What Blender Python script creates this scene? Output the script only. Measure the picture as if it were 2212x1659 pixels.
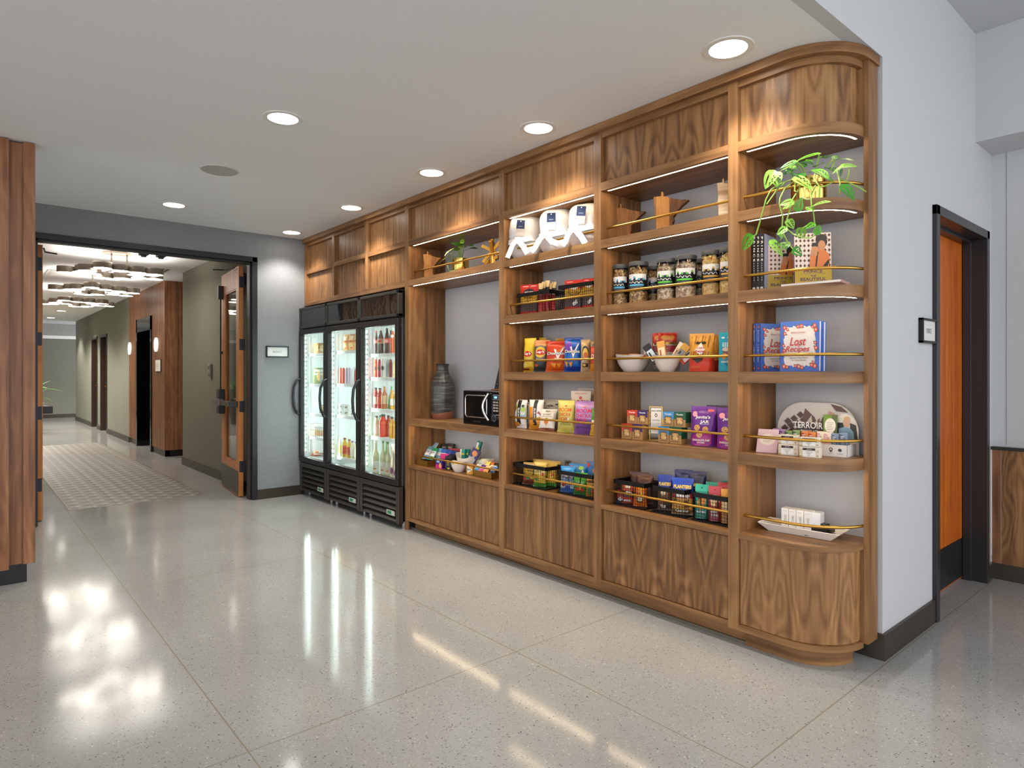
import bpy, bmesh, math, random
from mathutils import Vector, Matrix, noise as mnoise

for o in list(bpy.data.objects):
    bpy.data.objects.remove(o)
sc = bpy.context.scene
C = sc.collection
PI = math.pi
rnd = random.Random(7)

# ------------------------------------------------------------------ camera
FPX, HOR, CX, EYE = 1385.0, 806.0, 1106.0, 1.30
TH = math.radians(40.6)
FW = Vector((-math.cos(TH), math.sin(TH), 0.0))
RT = Vector((math.sin(TH), math.cos(TH), 0.0))
cam_d = bpy.data.cameras.new('camera')
cam = bpy.data.objects.new('camera', cam_d)
C.objects.link(cam)
cam.location = (0, 0, EYE)
cam.rotation_euler = (PI / 2, 0, PI / 2 - TH)
cam_d.sensor_width = 36.0
cam_d.lens = FPX / 2212.0 * 36.0
cam_d.shift_y = -(829.5 - HOR) / 2212.0
cam_d.clip_start = 0.05
cam_d.clip_end = 200
sc.camera = cam

# ------------------------------------------------------------------ view
sc.view_settings.view_transform = 'Standard'
sc.view_settings.look = 'None'
sc.view_settings.gamma = 1.0
sc.view_settings.use_curve_mapping = False
sc.view_settings.exposure = 0.3
sc.cycles.use_denoising = True
sc.cycles.max_bounces = 8
sc.cycles.diffuse_bounces = 4
sc.cycles.glossy_bounces = 4
sc.cycles.transmission_bounces = 6
sc.cycles.transparent_max_bounces = 12
sc.cycles.sample_clamp_indirect = 6.0
sc.cycles.caustics_reflective = False
sc.cycles.caustics_refractive = False

# ------------------------------------------------------------------ daylight (open glazed side behind and to the right of the camera)
W = bpy.data.worlds.new('daylight')
sc.world = W
W.use_nodes = True
W.node_tree.nodes['Background'].inputs[0].default_value = (0.95, 0.975, 1.0, 1)
W.node_tree.nodes['Background'].inputs[1].default_value = 2.1

def area_light(name, loc, rot, sx, sy, power, col):
    d = bpy.data.lights.new(name, 'AREA')
    d.shape = 'RECTANGLE'; d.size = sx; d.size_y = sy; d.energy = power; d.color = col
    o = bpy.data.objects.new(name, d); C.objects.link(o)
    o.location = loc; o.rotation_euler = rot
    return o
def spot(name, loc, power, col, ang=105, blend=0.6, rad=0.07):
    d = bpy.data.lights.new(name, 'SPOT')
    d.energy = power; d.color = col; d.spot_size = math.radians(ang); d.spot_blend = blend; d.shadow_soft_size = rad
    o = bpy.data.objects.new(name, d); C.objects.link(o); o.location = loc
    return o

# ------------------------------------------------------------------ pixel rays of the calibrated lens -> points on real planes
def ray(u, v):
    return FW + RT * ((u - CX) / FPX) + Vector((0, 0, (HOR - v) / FPX))
def onY(u, v, y):
    d = ray(u, v); return Vector((0, 0, EYE)) + d * (y / d.y)
def onX(u, v, x):
    d = ray(u, v); return Vector((0, 0, EYE)) + d * (x / d.x)
def onZ(u, v, z):
    d = ray(u, v); return Vector((0, 0, EYE)) + d * ((z - EYE) / d.z)
def dist(u, y):
    return y / ray(u, HOR).y
def XX(u, y):
    return onY(u, HOR, y).x
def ZZ(u, v, y):
    return onY(u, v, y).z

# ------------------------------------------------------------------ materials
def lin(c):
    if isinstance(c, str):
        c = c.lstrip('#'); c = [int(c[i:i + 2], 16) / 255 for i in (0, 2, 4)]
        return tuple((x / 12.92) if x <= 0.04045 else ((x + 0.055) / 1.055) ** 2.4 for x in c)
    return tuple(c)
_mc = {}
def M(c, rough=0.5, metal=0.0, emit=0.0, spec=0.5, coat=0.0, trans=0.0, ecol=None):
    k = (str(c), rough, metal, emit, spec, coat, trans, str(ecol))
    if k in _mc: return _mc[k]
    m = bpy.data.materials.new('mat_%d' % len(_mc)); m.use_nodes = True
    b = m.node_tree.nodes['Principled BSDF']
    b.inputs['Base Color'].default_value = (*lin(c), 1)
    b.inputs['Roughness'].default_value = rough
    b.inputs['Metallic'].default_value = metal
    b.inputs['Specular IOR Level'].default_value = spec
    b.inputs['Coat Weight'].default_value = coat
    b.inputs['Transmission Weight'].default_value = trans
    if emit:
        b.inputs['Emission Color'].default_value = (*lin(ecol or c), 1)
        b.inputs['Emission Strength'].default_value = emit
    _mc[k] = m
    return m
def newmat(name):
    m = bpy.data.materials.new(name); m.use_nodes = True
    nt = m.node_tree
    return m, nt, nt.nodes, nt.links, nt.nodes['Principled BSDF']
def node(N, t, **kw):
    n = N.new(t)
    for k, v in kw.items(): setattr(n, k, v)
    return n
def val(n, **kw):
    for k, v in kw.items(): n.inputs[k.replace('_', ' ')].default_value = v
    return n
def math_n(N, L, op, a, b=None):
    n = node(N, 'ShaderNodeMath', operation=op)
    for i, x in enumerate((a, b)):
        if x is None: continue
        if hasattr(x, 'is_linked') or hasattr(x, 'links'): L.new(x, n.inputs[i])
        else: n.inputs[i].default_value = x
    return n.outputs[0]
def ramp(N, L, fac, stops):
    r = node(N, 'ShaderNodeValToRGB')
    e = r.color_ramp.elements
    while len(e) > 1: e.remove(e[-1])
    e[0].position = stops[0][0]; e[0].color = (*lin(stops[0][1]), 1)
    for p, c in stops[1:]:
        x = e.new(p); x.color = (*lin(c), 1)
    L.new(fac, r.inputs[0])
    return r.outputs[0]

def wood(name, axis, tones, flame=0.0, match=0.0, rough=0.38, freq=1.0, uv=False):
    """veneer: grain runs along axis; match = book-matched leaf width"""
    m, nt, N, L, b = newmat(name)
    tc = node(N, 'ShaderNodeTexCoord')
    oi = node(N, 'ShaderNodeObjectInfo')
    off = node(N, 'ShaderNodeVectorMath', operation='SCALE')
    off.inputs[0].default_value = (17.3, 11.9, 23.7)
    L.new(oi.outputs['Random'], off.inputs['Scale'])
    vec = tc.outputs['UV' if uv else 'Object']
    if match:
        sp = node(N, 'ShaderNodeSeparateXYZ'); L.new(vec, sp.inputs[0])
        pp = math_n(N, L, 'PINGPONG', sp.outputs[0], match)
        cb = node(N, 'ShaderNodeCombineXYZ'); L.new(pp, cb.inputs[0]); L.new(sp.outputs[1], cb.inputs[1]); L.new(sp.outputs[2], cb.inputs[2])
        vec = cb.outputs[0]
    ad = node(N, 'ShaderNodeVectorMath', operation='ADD'); L.new(vec, ad.inputs[0]); L.new(off.outputs[0], ad.inputs[1])
    def scaled(al, ac):
        mp = node(N, 'ShaderNodeMapping')
        mp.inputs['Scale'].default_value = tuple(al if 'xyz'[i] == axis else ac for i in range(3))
        L.new(ad.outputs[0], mp.inputs[0]); return mp.outputs[0]
    big = val(node(N, 'ShaderNodeTexNoise'), Scale=1.0, Detail=2.0, Roughness=0.5); L.new(scaled(1.1, 5.0 * freq), big.inputs['Vector'])
    wv = val(node(N, 'ShaderNodeTexNoise'), Scale=1.0, Detail=3.0, Roughness=0.6); L.new(scaled(0.9, 26 * freq), wv.inputs['Vector'])
    fine = val(node(N, 'ShaderNodeTexNoise'), Scale=1.0, Detail=4.0, Roughness=0.7); L.new(scaled(4.0, 260), fine.inputs['Vector'])
    # cathedral rings from the slow noise
    rg = math_n(N, L, 'SINE', math_n(N, L, 'MULTIPLY', big.outputs[0], 46.0 + 60 * flame))
    rg = math_n(N, L, 'MULTIPLY', rg, 0.045 + 0.055 * flame)
    s = math_n(N, L, 'ADD', math_n(N, L, 'MULTIPLY', wv.outputs[0], 0.75), math_n(N, L, 'MULTIPLY', fine.outputs[0], 0.25))
    s = math_n(N, L, 'ADD', s, rg)
    s = math_n(N, L, 'ADD', s, math_n(N, L, 'MULTIPLY', math_n(N, L, 'SUBTRACT', oi.outputs['Random'], 0.5), 0.10))
    col = ramp(N, L, s, [(0.26, tones[0]), (0.44, tones[1]), (0.58, tones[2]), (0.76, tones[3])])
    L.new(col, b.inputs['Base Color'])
    b.inputs['Roughness'].default_value = rough
    b.inputs['Specular IOR Level'].default_value = 0.35
    return m
WALNUT = ('#5b3c26', '#7d5836', '#936a43', '#a88055')
WALNUT_D = ('#4c2d1b', '#70462a', '#8a5a36', '#9f6e45')
ORANGE = ('#7a3f18', '#a8622a', '#bd7634', '#cf8a45')
REDW = ('#54341f', '#7d5236', '#946545', '#a97b58')
wood_v = wood('walnut_vertical', 'z', WALNUT)
wood_h = wood('walnut_horizontal', 'x', WALNUT)
wood_flame = wood('walnut_flame_veneer', 'z', WALNUT, flame=0.8, match=0.21)
wood_arc_h = wood('walnut_curved_edge', 'x', WALNUT, uv=True)
wood_arc_v = wood('walnut_curved_panel', 'y', WALNUT, flame=0.8, match=0.21, uv=True)
wood_fine = wood('walnut_quarter_veneer', 'z', WALNUT, flame=0.15, freq=1.5)
wood_slat = wood('walnut_slats', 'z', REDW)
wood_door = wood('oak_door', 'z', ORANGE)
wood_office = wood('orange_door_veneer', 'z', ('#8a3c08', '#b4560f', '#c56416', '#d5761f'))

def fabric(name, c, scale=420, amt=0.25, rough=0.9):
    m, nt, N, L, b = newmat(name)
    tc = node(N, 'ShaderNodeTexCoord')
    def st(sx, sy, sz):
        mp = node(N, 'ShaderNodeMapping'); mp.inputs['Scale'].default_value = (sx, sy, sz)
        L.new(tc.outputs['Object'], mp.inputs[0])
        n = val(node(N, 'ShaderNodeTexNoise'), Scale=1.0, Detail=2.0); L.new(mp.outputs[0], n.inputs['Vector']); return n.outputs[0]
    s = math_n(N, L, 'ADD', math_n(N, L, 'MULTIPLY', st(30, 30, scale), 0.5), math_n(N, L, 'MULTIPLY', st(scale, scale, 30), 0.5))
    c = lin(c)
    lo = tuple(x * (1 - amt) for x in c); hi = tuple(x * (1 + amt) for x in c)
    r = node(N, 'ShaderNodeMapRange'); L.new(s, r.inputs[0]); r.inputs[1].default_value = 0.35; r.inputs[2].default_value = 0.65
    mx = node(N, 'ShaderNodeMix', data_type='RGBA'); L.new(r.outputs[0], mx.inputs[0])
    mx.inputs[6].default_value = (*lo, 1); mx.inputs[7].default_value = (*hi, 1)
    L.new(mx.outputs[2], b.inputs['Base Color']); b.inputs['Roughness'].default_value = rough
    b.inputs['Specular IOR Level'].default_value = 0.2
    return m
wall_gray = fabric('grasscloth_gray', '#85878a', amt=0.13)
wall_green = fabric('grasscloth_green', '#7c7c6f', amt=0.10)
wall_back_m = fabric('grasscloth_pale', '#b6b9c0', amt=0.035)
paint_white = fabric('paint_white', '#c3c4c6', scale=60, amt=0.015, rough=0.7)
paint_ceil = fabric('paint_ceiling', '#e6e7e8', scale=60, amt=0.012, rough=0.85)
bronze = M('#4a443b', 0.38, 0.55)
blackm = M('#141414', 0.35, 0.3)
blackp = M('#17181a', 0.45)
frame_m = M('#2c2d30', 0.4, 0.4)
brass = M('#c39a4a', 0.28, 1.0)
brass2 = M('#d8b765', 0.16, 1.0)
gold_matte = M('#a8843c', 0.4, 0.9)
chrome = M('#d8d8d8', 0.12, 1.0)
steel = M('#8a8a8a', 0.3, 1.0)
white = M('#efeeea', 0.45)
liner = M('#e6eeee', 0.4)
ceramic = M('#e9e4de', 0.18, spec=0.6)
led_warm = M("#ffffff", emit=36.0, ecol=(1.0, 0.74, 0.45))
led_cool = M('#ffffff', emit=34.0, ecol=(0.80, 1.0, 0.95))
lens_on = M('#ffffff', emit=14.0, ecol=(1.0, 0.95, 0.86))
drum_on = M('#ffffff', emit=10.0, ecol=(1.0, 0.93, 0.82))

def glass_thin(name, tint=(1, 1, 1), refl=1.0, rough=0.0):
    m = bpy.data.materials.new(name); m.use_nodes = True
    N, L = m.node_tree.nodes, m.node_tree.links
    N.remove(N['Principled BSDF'])
    t = N.new('ShaderNodeBsdfTransparent'); t.inputs[0].default_value = (*tint, 1)
    g = N.new('ShaderNodeBsdfGlossy'); g.inputs['Roughness'].default_value = rough
    f = N.new('ShaderNodeFresnel'); f.inputs[0].default_value = 1.45
    ml = math_n(N, L, 'MULTIPLY', f.outputs[0], refl)
    x = N.new('ShaderNodeMixShader'); L.new(ml, x.inputs[0]); L.new(t.outputs[0], x.inputs[1]); L.new(g.outputs[0], x.inputs[2])
    L.new(x.outputs[0], N['Material Output'].inputs[0])
    return m
glass = glass_thin('door_glass', (0.97, 0.99, 0.98), 0.4)
glass_jar = glass_thin('jar_glass', (0.98, 0.98, 0.98), 0.6)

def acrylic():
    m, nt, N, L, b = newmat('header_acrylic')
    b.inputs['Base Color'].default_value = (.006, .005, .005, 1); b.inputs['Roughness'].default_value = .03; b.inputs['Specular IOR Level'].default_value = 1.0
    tc = node(N, 'ShaderNodeTexCoord'); ns = val(node(N, 'ShaderNodeTexNoise'), Scale=7.0, Detail=1.0); L.new(tc.outputs['Object'], ns.inputs['Vector'])
    bp = val(node(N, 'ShaderNodeBump'), Strength=.12, Distance=.008); L.new(ns.outputs[0], bp.inputs['Height']); L.new(bp.outputs[0], b.inputs['Normal'])
    return m
acrylic_m = acrylic()
def terrazzo():
    m, nt, N, L, b = newmat('terrazzo')
    tc = node(N, 'ShaderNodeTexCoord'); P = tc.outputs['Object']
    def chips(scale, thr, seed):
        mp = node(N, 'ShaderNodeMapping'); mp.inputs['Location'].default_value = (seed, seed * 2, 0); L.new(P, mp.inputs[0])
        v = val(node(N, 'ShaderNodeTexVoronoi'), Scale=scale); L.new(mp.outputs[0], v.inputs['Vector'])
        ns = val(node(N, 'ShaderNodeTexNoise'), Scale=scale * 1.6, Detail=1.0); L.new(mp.outputs[0], ns.inputs['Vector'])
        sp = node(N, 'ShaderNodeSeparateColor'); L.new(v.outputs['Color'], sp.inputs[0])
        d = math_n(N, L, 'ADD', v.outputs['Distance'], math_n(N, L, 'MULTIPLY', math_n(N, L, 'SUBTRACT', ns.outputs[0], 0.5), 0.5))
        lim = math_n(N, L, 'MULTIPLY', math_n(N, L, 'POWER', sp.outputs[0], 2.2), thr)
        return math_n(N, L, 'LESS_THAN', d, lim), sp.outputs[1]
    cl = val(node(N, 'ShaderNodeTexNoise'), Scale=1.3, Detail=4.0); L.new(P, cl.inputs['Vector'])
    base = ramp(N, L, cl.outputs[0], [(0.3, '#999997'), (0.7, '#a7a7a4')])
    cur = base
    for scale, thr, seed, stops in ((170, 0.50, 3, [(0, '#858584'), (0.5, '#97948f'), (1, '#c9c6c0')]),
                                    (105, 0.40, 9, [(0, '#6a6c6e'), (0.4, '#84837f'), (0.8, '#9b958c'), (1, '#cfccc6')]),
                                    (62, 0.22, 21, [(0, '#4a4e52'), (0.6, '#74777a'), (1, '#8d8a84')])):
        msk, rn = chips(scale, thr, seed)
        cc = ramp(N, L, rn, stops)
        mx = node(N, 'ShaderNodeMix', data_type='RGBA'); L.new(msk, mx.inputs[0]); L.new(cur, mx.inputs[6]); L.new(cc, mx.inputs[7])
        cur = mx.outputs[2]
    # divider strips
    sp = node(N, 'ShaderNodeSeparateXYZ'); L.new(P, sp.inputs[0])
    ln = None
    for ax, p in ((0, -1.09), (0, -2.26), (0, -4.42), (1, 0.745), (1, 1.96)):
        q = math_n(N, L, 'LESS_THAN', math_n(N, L, 'ABSOLUTE', math_n(N, L, 'SUBTRACT', sp.outputs[ax], p)), 0.0028)
        ln = q if ln is None else math_n(N, L, 'MAXIMUM', ln, q)
    mx = node(N, 'ShaderNodeMix', data_type='RGBA'); L.new(ln, mx.inputs[0]); L.new(cur, mx.inputs[6]); mx.inputs[7].default_value = (*lin('#8d8778'), 1)
    L.new(mx.outputs[2], b.inputs['Base Color'])
    rn = val(node(N, 'ShaderNodeTexNoise'), Scale=2.2, Detail=3.0); L.new(P, rn.inputs['Vector'])
    rr = node(N, 'ShaderNodeMapRange'); L.new(rn.outputs[0], rr.inputs[0]); rr.inputs[3].default_value = 0.07; rr.inputs[4].default_value = 0.125
    L.new(rr.outputs[0], b.inputs['Roughness'])
    b.inputs['Specular IOR Level'].default_value = 0.38
    return m
terrazzo_m = terrazzo()

def inlay():
    m, nt, N, L, b = newmat('patterned_tile')
    tc = node(N, 'ShaderNodeTexCoord'); sp = node(N, 'ShaderNodeSeparateXYZ'); L.new(tc.outputs['Object'], sp.inputs[0])
    x = math_n(N, L, 'MULTIPLY', sp.outputs[0], 5.2); y = math_n(N, L, 'MULTIPLY', sp.outputs[1], 9.0)
    # rhombus lattice: three tones of a tumbling-block tile
    a = math_n(N, L, 'FRACT', math_n(N, L, 'ADD', x, math_n(N, L, 'MULTIPLY', y, 0.5)))
    c = math_n(N, L, 'FRACT', math_n(N, L, 'SUBTRACT', math_n(N, L, 'MULTIPLY', y, 0.5), x))
    d = math_n(N, L, 'FRACT', y)
    s = math_n(N, L, 'ADD', math_n(N, L, 'MULTIPLY', math_n(N, L, 'GREATER_THAN', a, 0.5), 0.34), math_n(N, L, 'MULTIPLY', math_n(N, L, 'GREATER_THAN', c, 0.5), 0.34))
    s = math_n(N, L, 'ADD', s, math_n(N, L, 'MULTIPLY', math_n(N, L, 'GREATER_THAN', d, 0.6), 0.25))
    col = ramp(N, L, s, [(0, '#6d6a66'), (0.3, '#7f7b76'), (0.62, '#8f8a83'), (0.95, '#b5aea4')])
    g = math_n(N, L, 'LESS_THAN', math_n(N, L, 'FRACT', math_n(N, L, 'MULTIPLY', math_n(N, L, 'SUBTRACT', sp.outputs[1], 0.76), 5.04)), 0.03)
    mx = node(N, 'ShaderNodeMix', data_type='RGBA'); L.new(g, mx.inputs[0]); L.new(col, mx.inputs[6]); mx.inputs[7].default_value = (*lin('#55524e'), 1)
    L.new(mx.outputs[2], b.inputs['Base Color']); b.inputs['Roughness'].default_value = 0.45
    return m
inlay_m = inlay()

# ------------------------------------------------------------------ mesh builder
_txt = {}
def text_geo(s, bold=0.0, shear=0.0):
    k = (s, bold, shear)
    if k in _txt: return _txt[k]
    cu = bpy.data.curves.new('t', 'FONT'); cu.body = s; cu.offset = bold; cu.shear = shear; cu.resolution_u = 4
    o = bpy.data.objects.new('t', cu); C.objects.link(o)
    dg = bpy.context.evaluated_depsgraph_get(); dg.update()
    me = bpy.data.meshes.new_from_object(o.evaluated_get(dg))
    vs = [(v.co.x, v.co.y) for v in me.vertices]; fs = [tuple(p.vertices) for p in me.polygons]
    bpy.data.objects.remove(o); bpy.data.curves.remove(cu); bpy.data.meshes.remove(me)
    x0 = min(v[0] for v in vs); x1 = max(v[0] for v in vs); y0 = min(v[1] for v in vs); y1 = max(v[1] for v in vs)
    vs = [((x - x0) / (x1 - x0) - .5, (y - y0) / (y1 - y0) - .5) for x, y in vs]
    _txt[k] = (vs, fs)
    return _txt[k]

class MB:
    def __init__(s): s.v = []; s.f = []; s.mi = []; s.ms = []
    def idx(s, m):
        if m not in s.ms: s.ms.append(m)
        return s.ms.index(m)
    def add(s, vs, fs, m):
        b = len(s.v); i = s.idx(m)
        s.v += [tuple(v) for v in vs]
        for f in fs: s.f.append(tuple(b + k for k in f)); s.mi.append(i)
    def box(s, x0, x1, y0, y1, z0, z1, m):
        s.add([(x, y, z) for x in (x0, x1) for y in (y0, y1) for z in (z0, z1)],
              [(0, 1, 3, 2), (4, 6, 7, 5), (0, 4, 5, 1), (2, 3, 7, 6), (0, 2, 6, 4), (1, 5, 7, 3)], m)
    def lathe(s, prof, m, n=24, c=(0, 0, 0), cap=True):
        vs = []; fs = []
        k = len(prof)
        for i in range(n):
            a = 2 * PI * i / n
            for r, z in prof: vs.append((c[0] + r * math.cos(a), c[1] + r * math.sin(a), c[2] + z))
        mm = m if isinstance(m, list) else [m] * (k - 1)
        groups = {}
        for i in range(n):
            for j in range(k - 1):
                a, b2 = i * k + j, ((i + 1) % n) * k + j
                groups.setdefault(mm[j], []).append((a, b2, b2 + 1, a + 1))
        b = len(s.v); s.v += vs
        for mt, g in groups.items():
            ii = s.idx(mt)
            for f in g: s.f.append(tuple(b + q for q in f)); s.mi.append(ii)
        if cap:
            if prof[0][0] > 1e-4: s.f.append(tuple(b + i * k for i in reversed(range(n)))); s.mi.append(s.idx(mm[0]))
            if prof[-1][0] > 1e-4: s.f.append(tuple(b + i * k + k - 1 for i in range(n))); s.mi.append(s.idx(mm[-1]))
    def cyl(s, c, r, h, m, n=24, ax='z', r2=None):
        b = MB(); b.lathe([(r, 0), (r if r2 is None else r2, h)], m, n)
        R = {'z': Matrix(), 'x': Matrix.Rotation(PI / 2, 4, 'Y'), 'y': Matrix.Rotation(-PI / 2, 4, 'X')}[ax]
        s.add([(R @ Vector(v)) + Vector(c) for v in b.v], b.f, m)
    def tube(s, pts, r, m, n=8, closed=False, r2=None):
        pts = [Vector(p) for p in pts]; K = len(pts); vs = []; fs = []
        a = None
        for i, p in enumerate(pts):
            t = (pts[min(i + 1, K - 1)] - pts[max(i - 1, 0)])
            if closed: t = pts[(i + 1) % K] - pts[i - 1]
            t.normalize()
            if a is None:
                a = t.cross(Vector((0, 0, 1)) if abs(t.z) < .9 else Vector((1, 0, 0)))
            a = a - t * a.dot(t)
            a.normalize(); b = a.cross(t)
            rr = r if r2 is None else r + (r2 - r) * i / (K - 1)
            for j in range(n):
                q = 2 * PI * j / n; vs.append(p + a * (rr * math.cos(q)) + b * (rr * math.sin(q)))
        for i in range(K if closed else K - 1):
            for j in range(n):
                i2 = (i + 1) % K
                fs.append((i * n + j, i * n + (j + 1) % n, i2 * n + (j + 1) % n, i2 * n + j))
        if not closed: fs += [tuple(reversed(range(n))), tuple((K - 1) * n + j for j in range(n))]
        s.add(vs, fs, m)
    def prism(s, poly, d0, d1, m, pl='xz', ms=None):
        n = len(poly)
        def P(p, d): return (p[0], d, p[1]) if pl == 'xz' else ((p[0], p[1], d) if pl == 'xy' else (d, p[0], p[1]))
        vs = [P(p, d0) for p in poly] + [P(p, d1) for p in poly]
        s.add(vs, [tuple(range(n)), tuple(reversed(range(n, 2 * n)))], m)
        b = len(s.v) - 2 * n; i = s.idx(ms or m)
        for k in range(n):
            q = (k + 1) % n; s.f.append((b + k, b + n + k, b + n + q, b + q)); s.mi.append(i)
    def art(s, spec, w, h, surf, e0=0.0006):
        """printed shapes and lettering laid on a surface; x in -.5..+.5 of w, z in 0..1 of h"""
        st_ = min(e0 * .6, .004 / max(1, len(spec)))
        for L, it in enumerate(spec):
            e = e0 + L * st_; k = it[0]
            if k == 'e':
                _, cx, cz, rx, rz, m = it[:6]; vs = [surf(cx * w, cz * h, e)]; fs = []; n = 20
                for q in range(1, 4):
                    for j in range(n):
                        a = 2 * PI * j / n; vs.append(surf((cx + rx * q / 3 * math.cos(a)) * w, cz * h + rz * q / 3 * math.sin(a) * h, e))
                for j in range(n): fs.append((0, 1 + j, 1 + (j + 1) % n))
                for q in range(2):
                    for j in range(n): a = 1 + q * n; fs.append((a + j, a + n + j, a + n + (j + 1) % n, a + (j + 1) % n))
                s.add(vs, fs, m)
            elif k == 'r':
                _, x0, z0, x1, z1, m = it[:6]; n = 7
                vs = [surf((x0 + (x1 - x0) * i / n) * w, (z0 + (z1 - z0) * j / n) * h, e) for j in range(n + 1) for i in range(n + 1)]
                s.add(vs, [(j * (n + 1) + i, j * (n + 1) + i + 1, (j + 1) * (n + 1) + i + 1, (j + 1) * (n + 1) + i) for j in range(n) for i in range(n)], m)
            elif k == 'p':
                xs = [q[0] for q in it[1]]; zs = [q[1] for q in it[1]]
                if len(it) > 3 or max(xs) - min(xs) < .2 or max(zs) - min(zs) < .1:
                    s.add([surf(x * w, z * h, e) for x, z in it[1]], [tuple(range(len(it[1])))], it[2])
                else:
                    bm = bmesh.new(); bm.faces.new([bm.verts.new((x, z, 0)) for x, z in it[1]])
                    bmesh.ops.triangulate(bm, faces=bm.faces[:]); bmesh.ops.subdivide_edges(bm, edges=bm.edges[:], cuts=3, use_grid_fill=True)
                    bm.verts.index_update(); bmv = [surf(v.co.x * w, v.co.y * h, e) for v in bm.verts]; bmf = [tuple(v.index for v in f.verts) for f in bm.faces]; bm.free()
                    s.add(bmv, bmf, it[2])
            elif k == 't':
                _, tx, cx, cz, tw, th, m = it[:7]; bold = it[7] if len(it) > 7 else 0.02; rot = math.radians(it[8]) if len(it) > 8 else 0; sh = it[9] if len(it) > 9 else 0
                vs, fs = text_geo(tx, bold, sh); cr, sr = math.cos(rot), math.sin(rot)
                out = []
                for x, z in vs:
                    X, Z = x * tw * w, z * th * h
                    if rot: X, Z = x * th * h, z * tw * w
                    out.append(surf(cx * w + X * cr - Z * sr, cz * h + X * sr + Z * cr, e))
                s.add(out, fs, m)
    def build(s, name, parent=None, world=False, smooth=None, bevel=0, bseg=2):
        me = bpy.data.meshes.new(name)
        off = Vector((0, 0, 0))
        if world and parent is not None:
            off = parent.location.copy()
            if parent.parent is not None: off = off + parent.parent.location
        me.from_pydata([Vector(v) - off for v in s.v], [], s.f)
        for m in s.ms: me.materials.append(m)
        me.polygons.foreach_set('material_index', s.mi)
        me.validate()
        if smooth:
            me.polygons.foreach_set('use_smooth', [True] * len(me.polygons))
            me.set_sharp_from_angle(angle=math.radians(smooth))
        me.update()
        o = bpy.data.objects.new(name, me); C.objects.link(o)
        if parent is not None: o.parent = parent
        if bevel:
            md = o.modifiers.new('bevel', 'BEVEL'); md.width = bevel; md.segments = bseg; md.limit_method = 'ANGLE'; md.angle_limit = math.radians(40)
        return o
def bx(name, x0, x1, y0, y1, z0, z1, m, parent=None, world=True, bevel=0):
    b = MB(); b.box(x0, x1, y0, y1, z0, z1, m); return b.build(name, parent, world, bevel=bevel)
def tag(o, label=None, cat=None, group=None, kind=None):
    if label: o['label'] = label
    if cat: o['category'] = cat
    if group: o['group'] = group
    if kind: o['kind'] = kind
    return o
def thing(name, label, cat, loc=(0, 0, 0), rz=0, group=None):
    o = bpy.data.objects.new(name, None); C.objects.link(o); o.empty_display_size = 0.05
    o.location = loc; o.rotation_euler = (0, 0, rz)
    return tag(o, label, cat, group)
def put(o, loc, rz=0.0, rx=0.0):
    o.location = loc; o.rotation_euler = (rx, 0, rz); return o
def copy_tree(o, parent=None):
    c = o.copy(); C.objects.link(c)
    if parent is not None: c.parent = parent
    for ch in list(o.children): copy_tree(ch, c)
    return c
def struct(o): o['kind'] = 'structure'; return o

# ================================================================== ROOM SHELL
ZC, ZH = 2.735, 3.34          # market ceiling, high ceiling at the right
XG, YB, XR = -6.71, 3.17, -1.115
XE_W = -1.148
b = MB(); b.box(-24, 4, -6, 5.6, -0.12, 0, terrazzo_m); struct(b.build('floor'))
b = MB(); b.box(-24, XR - 0.06, -6, YB, ZC, ZC + 0.12, paint_ceil); struct(b.build('ceiling'))
b = MB(); b.box(XR - 0.1, 2.6, -6, 5.0, ZH, ZH + 0.1, paint_white); struct(b.build('ceiling_high'))
b = MB()
b.box(XG, XE_W, YB, YB + 0.12, 0, ZC, wall_back_m); struct(b.build('wall_back'))
# white wall with the office doorway, bulkhead above the market ceiling continues it
b = MB()
b.box(XE_W, XR, YB, 3.3, 0, ZH, paint_white)
b.box(XR - 0.13, XR, 3.3, 3.86, 0, ZH, paint_white)
b.box(XR - 0.13, XR, 4.83, 4.99, 0, ZH, paint_white)
b.box(XR - 0.13, XR, 3.86, 4.83, 2.15, ZH, paint_white)
b.box(XR - 0.06, XR, -6, YB, ZC, ZH, paint_white)
struct(b.build('wall_right'))
b = MB()
b.box(XR, 2.6, 4.99, 5.1, 0.835, 2.69, paint_white)
b.box(XR, 2.6, 4.63, 5.1, 2.69, ZH, paint_white)
b.box(XR + 0.075, XR + 0.0775, 4.988, 4.991, 0.85, 2.69, M('#8a8b8e', 0.8))
struct(b.build('wall_far_right'))
# door wall between market and corridor
b = MB()
b.box(XG - 0.16, XG, 2.30, YB + 0.12, 0, ZC, wall_gray)
b.box(XG - 0.16, XG, 0.40, 2.30, 2.487, ZC, wall_gray)
b.box(XG - 0.16, XG, -0.6, 0.40, 0, ZC, wall_gray)
struct(b.build('wall_left'))
# corridor walls
b = MB()
b.box(-10.02, XG - 0.16, 2.39, 2.52, 0, ZC, wall_green)
b.box(-11.2, -10.02, 4.0, 4.1, 0, ZC, wall_green)
b.box(-10.02, -9.9, 2.52, 4.0, 0, ZC, wall_green)
struct(b.build('wall_corridor_right'))
b = MB()
for x0, x1, z0 in ((-16.27, -13.83, 0), (-17.13, -16.27, 2.15), (-17.58, -17.13, 0), (-18.44, -17.58, 2.15), (-21.35, -18.44, 0)):
    b.box(x0, x1, 2.385, 2.55, z0, ZC, wall_green)
struct(b.build('wall_corridor_far'))
b = MB(); b.box(-23.0, -22.8, -3.0, 5.0, 0, 2.30, wall_green); b.box(-23.0, -22.8, -3, 5, 2.30, 2.39, M('#f2f1ec', 0.6)); b.box(-23.0, -22.8, -3, 5, 2.39, ZC, M('#9c9d9a', 0.8))
struct(b.build('wall_end'))
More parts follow.
